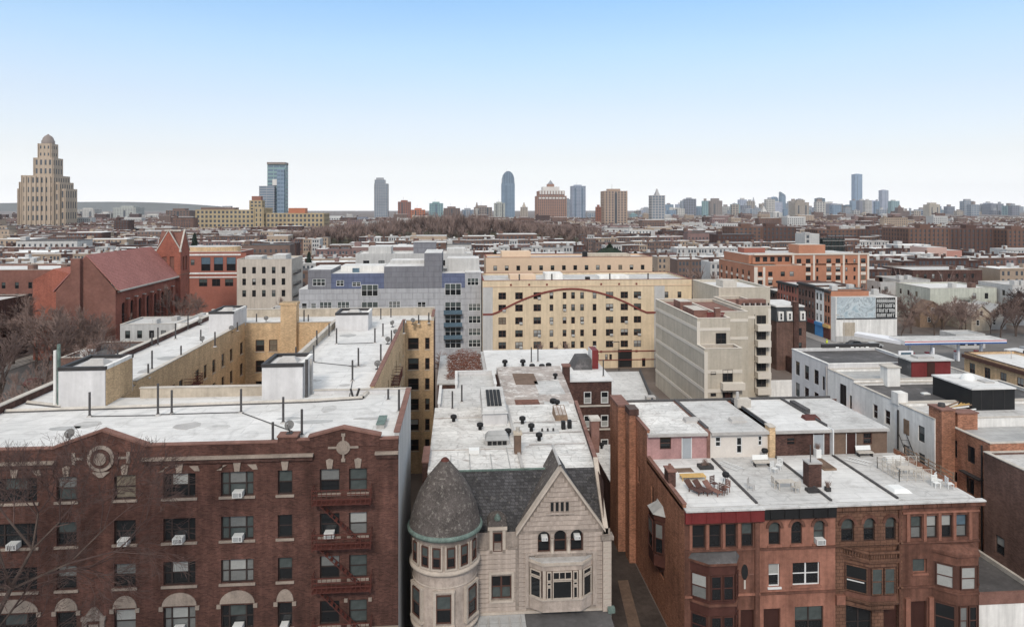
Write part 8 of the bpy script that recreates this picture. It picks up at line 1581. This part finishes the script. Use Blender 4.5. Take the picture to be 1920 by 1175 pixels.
# scattered larger blocks between the rows
nb = 0
for k in range(170):
    y = rnd.uniform(330, 2000); x = rnd.uniform(-0.68, 0.78) * y; w_ = rnd.uniform(14, 34); d = rnd.uniform(10, 18); z = rnd.uniform(13, 17) + (rnd.uniform(0, 9) if y > 800 else 0)
    if not (x < -150 or x > 130 or y < 560 or y > 820): continue
    cm = rnd.randint(0, 5); areas = ('near ' if y < 800 else 'mid ' if y < 1400 else 'far ') + ('left' if x < -0.4 * y else 'left of centre' if x < 0 else 'right of centre' if x < 0.4 * y else 'right')
    t = thing('walkup_block', '%s walk up block, %s, among the row houses, %s' % (hn[cm], 'wide' if w_ > 24 else 'narrow', areas), 'block', (x, y, 0), '%s %s walk up blocks %s' % ('wide' if w_ > 24 else 'narrow', hn[cm], areas)); b = MB(); b.box(x, y, 0, x + w_, y + d, z, hm[cm]); b.box(x + 1, y + 2, z + 0.3, x + 4, y + 6, z + 2.4, hm[cm])
    for j in range(int(z / 3.1)):
        for q in range(int(w_ / 3)): b.box(x + 0.9 + 3 * q, y - 0.04, 1 + 3.1 * j, x + 2.0 + 3 * q, y + 0.02, 2.7 + 3.1 * j, m_tg, skip='bud')
    b.build('wall', t); bpart(t, 'roof', rm_[rnd.randint(0, 3)], x - 0.1, y - 0.1, z, x + w_ + 0.1, y + d + 0.1, z + 0.3)
HAZE = 0.00004
# ------------------------------------------------------------------ trees
def grow(tr, cw, p, d, L, r, lev, lmax, rg, spread=0.55, up=0.10, seg=4, twig=m_twig, kids=3, rmin=0.012):
    q = p + d * L
    (tr if lev < 2 else cw).tube(p, q, r, r * 0.72, m_bark if lev < 2 else twig, seg if lev < 3 else 3)
    if lev >= lmax: return
    n = kids if lev > 0 else kids + 1
    for k in range(n):
        a = rg.uniform(0, 6.283); ax = d.orthogonal().normalized(); ax = Matrix.Rotation(a, 3, d) @ ax
        nd = (d + ax * rg.uniform(spread * 0.6, spread * 1.5) + Vector((0, 0, up))).normalized()
        t0 = 1.0 if k == 0 else rg.uniform(0.55, 1.0)
        grow(tr, cw, p + d * L * t0, nd, L * rg.uniform(0.62, 0.84), max(rmin, r * rg.uniform(0.5, 0.68)), lev + 1, lmax, rg, spread, up, seg, twig, kids, rmin)
def bare_tree(label, x, y, h, seed, lmax=5, group='bare street trees', rmin=0.02, twig=m_twig, spread=0.55):
    rg = random.Random(seed); tr, cw = MB(), MB()
    grow(tr, cw, Vector((0, 0, 0)), Vector((rg.uniform(-.05, .05), rg.uniform(-.05, .05), 1)).normalized(), h * 0.27, h * 0.018, 0, lmax, rg, spread, 0.12, 5, twig, 3, rmin)
    t = thing('bare_tree', label, 'tree', (0, 0, 0), group); tr.build('trunk', t, origin=(0, 0, 0)); cw.build('crown', t, origin=(0, 0, 0)); t.location = (x, y, 0); return t
protos = []
spots = [(-80.5, 118, 15, 'bare tree nearest on the left avenue'), (-81, 130, 17, 'bare tree second on the near kerb of the left avenue'), (-80.5, 143, 16, 'dark bare tree in front of the left avenue cars'), (-102, 138, 16, 'bare tree on the far kerb beside the white roofed brick house'), (-101, 152, 17, 'bare tree on the far kerb behind the pale street lamp'), (-81, 158, 15, 'bare tree behind the left rear of the brick apartment house'), (-102, 168, 18, 'bare tree before the dusky brick block'),
    (-101, 182, 17, 'bare tree at the church end of the far kerb'), (-81, 172, 15, 'bare tree below the church gable'), (-80, 186, 14, 'bare tree below the church side windows'), (-70, 118, 13, 'bare tree in the yard left of the apartment house'), (-64, 108, 12, 'small bare tree in the yard left of the apartment house'),
    (130, 190, 14, 'broad bare tree behind the petrol station'), (124, 197, 13, 'bare tree beside the broad one behind the petrol station'), (137, 186, 12, 'bare tree right of the broad one behind the petrol station'), (144, 188, 12, 'bare tree before the pale green white house'), (120, 203, 12, 'bare tree right of the mural wall'), (133, 208, 13, 'bare tree between the mural wall and the weathered garage'), (149, 180, 13, 'bare tree left of the dark thicket'), (172, 228, 13, 'bare tree behind the pale green house'),
    (4, 120, 13, 'bare tree beyond the white roofed building'), (-2, 128, 12, 'bare tree in front of the grey blue block'), (12, 126, 12, 'bare tree at the left end of the cream apartment house'), (20, 134, 11, 'small bare tree below the cream apartment house'), (60, 112, 7, 'small shrubby tree by the beige block balconies'), (-10, 130, 12, 'bare tree between courtyard block and grey blue block'), (60, 205, 11, 'bare tree behind the beige block'), (-45, 190, 13, 'bare tree behind the low snowy houses'), (-52, 240, 13, 'bare tree right of the off white walk up'), (-110, 226, 15, 'bare tree left of the school')]
side = ('nearest the dusky block', 'by the church wall', 'beside the avenue', 'over the pavement', 'in front of the brick house', 'behind the parked cars', 'close to the apartment house', 'under the church gable')
for k in range(16): spots.append((-106 + 46 * ((k * 7) % 16) / 16 + (k % 3), 116 + 5.6 * k, 12 + (k * 5) % 6, '%s bare tree left of the apartment house, %s' % ('tall' if (k * 5) % 6 > 2 else 'small', side[k % 8])))
for k in range(10): spots.append((121 + 4.4 * k, 181 + (k * 13) % 17, 8 + (k * 3) % 5, '%s bare backyard tree beyond the petrol station, %s' % ('taller' if k % 2 else 'lower', ('beside the mural house', 'left of the tan gabled house', 'before the tan gabled house', 'by the grey gabled house', 'near the pale green house')[k // 2])))
spots += [(-82, 150, 18, 'spreading bare tree before the church gable, left one'), (-86.5, 156, 18, 'spreading bare tree before the church gable, middle one'), (-79, 153, 15, 'spreading bare tree before the church gable, right one'), (-93, 161, 17, 'spreading bare tree before the church transept')]
for i, (x, y, h, lb) in enumerate(spots):
    if i < 4: protos.append((bare_tree(lb, x, y, h, 50 + i, 6, rmin=0.038), h))
    else:
        p, ph = protos[i % 4]; copy_thing(p, (x, y, 0), lb, rnd.uniform(0, 6.28), h / ph)
m_twd = M('dark_winter_twigs', (0.085, 0.055, 0.048), rough=0.95, var=0.3, sc=0.6)
d0 = bare_tree('dense dark bare tree at the right edge of the station lot', 156, 183, 13, 91, 7, 'dark thicket trees', 0.045, m_twd, 0.6)
copy_thing(d0, (163, 187, 0), 'dense dark bare tree rightmost in the thicket', 2.0, 1.05); copy_thing(d0, (160, 177, 0), 'dense dark bare tree in front of the thicket', 4.0, 0.85); copy_thing(d0, (168, 191, 0), 'dense dark bare tree behind the thicket at the picture edge', 5.0, 1.0)
# big bare tree in front of the brick apartment house, reaching above its roof
rg = random.Random(5); tr, cw = MB(), MB()
t = thing('bare_tree', 'large bare tree in front of the brick apartment house at the left edge', 'tree', (-28.2, 40, 0))
path = [Vector(p) for p in ((-28.2, 40, 0), (-27.6, 40, 6), (-26.3, 40.2, 11.5), (-24.6, 40.3, 15.0), (-23.4, 40.2, 17.2))]
for i in range(4): tr.tube(path[i], path[i + 1], 0.24 - 0.04 * i, 0.20 - 0.04 * i, m_bark, 7)
m_tw2 = M('reddish_twigs', (0.105, 0.068, 0.060), rough=0.95, var=0.25, sc=0.8)
for (st, d, L, r) in ((path[4], (0.15, 0, 1), 2.0, 0.09), (path[4], (0.75, -0.1, 0.75), 2.2, 0.085), (path[4], (-0.7, 0.1, 0.8), 2.2, 0.085), (path[3], (-0.5, 0.3, 0.9), 2.6, 0.10), (path[3], (0.95, 0.2, 0.35), 3.0, 0.10), (path[2], (-0.8, -0.2, 0.8), 2.6, 0.10), (path[2], (0.8, -0.4, 0.5), 2.4, 0.09), (path[2], (0.2, -0.7, 0.9), 2.2, 0.08), (path[1], (-0.9, 0.1, 0.5), 2.6, 0.1), (path[1], (0.9, -0.3, 0.7), 2.4, 0.09), (path[2], (-0.2, -0.5, 0.9), 2.4, 0.09), (path[2], (0.6, 0.5, 0.9), 2.6, 0.09), (path[3], (0.2, -0.6, 0.8), 2.2, 0.08), (path[3], (-0.95, -0.1, 0.3), 2.6, 0.09)):
    grow(tr, cw, st, Vector(d).normalized(), L, r * 0.75, 1, 7, rg, 0.6, 0.05, 4, m_tw2, 3, 0.008)
q0 = Vector((-21.2, 40.2, 16.6)); grow(tr, cw, q0, Vector((0.75, 0, 0.75)).normalized(), 2.4, 0.05, 1, 7, rg, 0.5, 0.10, 4, m_tw2, 3, 0.010)
tr.build('trunk', t); cw.build('crown', t)
# evergreens
def evergreen(label, x, y, h, r, n=900, shape='cone'):
    t = thing('evergreen_tree', label, 'tree', (x, y, 0)); b = MB(); b.tube((x, y, 0), (x, y, h * 0.9), 0.3, 0.08, m_bark, 6); b.build('trunk', t); b = MB()
    for k in range(n):
        f = rnd.random() ** 0.8; z = h * (0.12 + 0.88 * f); rr = r * ((1 - f) if shape == 'cone' else math.sqrt(max(0, 1 - (2 * f - 0.9) ** 2))) * rnd.uniform(0.35, 1.05); a = rnd.uniform(0, 6.283); s = r * rnd.uniform(0.12, 0.25)
        c = Vector((x + rr * math.cos(a), y + rr * math.sin(a), z)); d = Vector((math.cos(a), math.sin(a), -0.5)) * s; e = Vector((-math.sin(a), math.cos(a), rnd.uniform(-0.4, 0.4))) * s * 0.6
        b.face([c - e, c + d, c + e, c - d * 0.3 + Vector((0, 0, s * 0.5))], m_ever)
    b.build('crown', t)
evergreen('narrow dark spire shaped evergreen behind the school', -121, 330, 24, 5.0); evergreen('small dark conifer above the grey blue block', -63, 300, 17, 4.0); evergreen('dark conifer behind the cream apartment house', 16, 300, 17, 4.5); evergreen('second dark conifer beside the one behind the cream house', 24, 305, 15, 4.0); evergreen('big dark round evergreen behind the cream rear wing', 62, 280, 20, 9.5, 2600, 'ball'); evergreen('dark round evergreen right of the biggest one', 74, 285, 17, 7, 1500, 'ball')
# far woodland and trees between the rows: nobody could count these
def puff(b, x, y, h, n, m, wv=0.13):
    b.tube((x, y, 0), (x, y, h * 0.45), 0.25, 0.15, m_bark, 3)
    for k in range(n):
        a = rnd.uniform(0, 6.283); el = rnd.uniform(0.15, 1.45); L = h * rnd.uniform(0.25, 0.62) * (0.8 + 0.3 * math.sin(el)); z0 = h * rnd.uniform(0.22, 0.45)
        d = Vector((math.cos(a) * math.cos(el), math.sin(a) * math.cos(el), math.sin(el))); o_ = Vector((x, y, z0)) + d * L * rnd.uniform(0, 0.45); p = o_ + d * L * 0.75; s = Vector((-math.sin(a), math.cos(a), 0)) * wv
        b.face([o_ - s, o_ + s, p], m); e = (d + Vector((rnd.uniform(-.7, .7), rnd.uniform(-.7, .7), rnd.uniform(-.1, .5)))).normalized() * L * 0.5; mid_ = o_ + d * L * 0.4
        b.face([mid_ - s * 0.7, mid_ + s * 0.7, mid_ + e], m)
m_wd = M('far_winter_crowns', (0.25, 0.178, 0.155), rough=0.95, var=0.3, sc=0.03)
def knoll(x, y): return 13.0 * max(0, 1 - ((x + 5) / 165) ** 2) * max(0, 1 - ((y - 705) / 105) ** 2)
b = MB()
for i in range(24):
    for j in range(10):
        q = [(-170 + 14 * (i + a), 600 + 21 * (j + c)) for a, c in ((0, 0), (1, 0), (1, 1), (0, 1))]; b.face([(u, v, knoll(u, v) + 0.01) for u, v in q], m_grass, True)
o = b.build('park_hill'); o['kind'] = 'structure'
b = MB()
for k in range(900):
    x = rnd.uniform(-150, 138); y = rnd.uniform(612, 800); n0 = len(b.v); puff(b, x, y, rnd.uniform(12, 18) + 3 * math.sin((x + 60) / 30), 60, m_wd if k % 7 else m_twd, 0.24); kz = knoll(x, y)
    b.v[n0:] = [(p[0], p[1], p[2] + kz) for p in b.v[n0:]]
for k in range(260):
    x = rnd.uniform(-330, -130); y = rnd.uniform(800, 885); puff(b, x, y, rnd.uniform(9, 15), 30, m_wd, 0.25)
o = b.build('woodland'); o['kind'] = 'stuff'; o['label'] = 'band of bare brown woodland'; o['category'] = 'woodland'
b = MB(); n = 0
while n < 2300:
    y = 225 + 1100 * rnd.random() ** 1.6; x = rnd.uniform(-0.72, 0.8) * y
    if n % 5 < 2: x = -abs(x)
    if not free(x - 1, y - 1, x + 1, y + 1): continue
    puff(b, x, y, rnd.uniform(8, 14), 36 if y < 600 else 22, m_wd if rnd.random() < 0.7 else m_twd, 0.12 + y * 0.00018); n += 1
o = b.build('backyard_trees_foliage'); o['kind'] = 'stuff'; o['label'] = 'bare trees scattered between the far house rows'; o['category'] = 'trees'

# ------------------------------------------------------------------ haze
hz = bpy.data.materials.new('air'); hz.use_nodes = True; hn_ = hz.node_tree; hn_.nodes.clear()
ho = hn_.nodes.new('ShaderNodeOutputMaterial'); hv = hn_.nodes.new('ShaderNodeVolumePrincipled'); hv.inputs['Color'].default_value = (0.93, 0.96, 1.0, 1); hv.inputs['Density'].default_value = HAZE; hv.inputs['Anisotropy'].default_value = 0.2
hn_.links.new(hv.outputs[0], ho.inputs['Volume'])
b = MB(); b.box(-9100, -600, -1.8, 9100, 9100, 345, hz); o = b.build('haze'); o['kind'] = 'stuff'
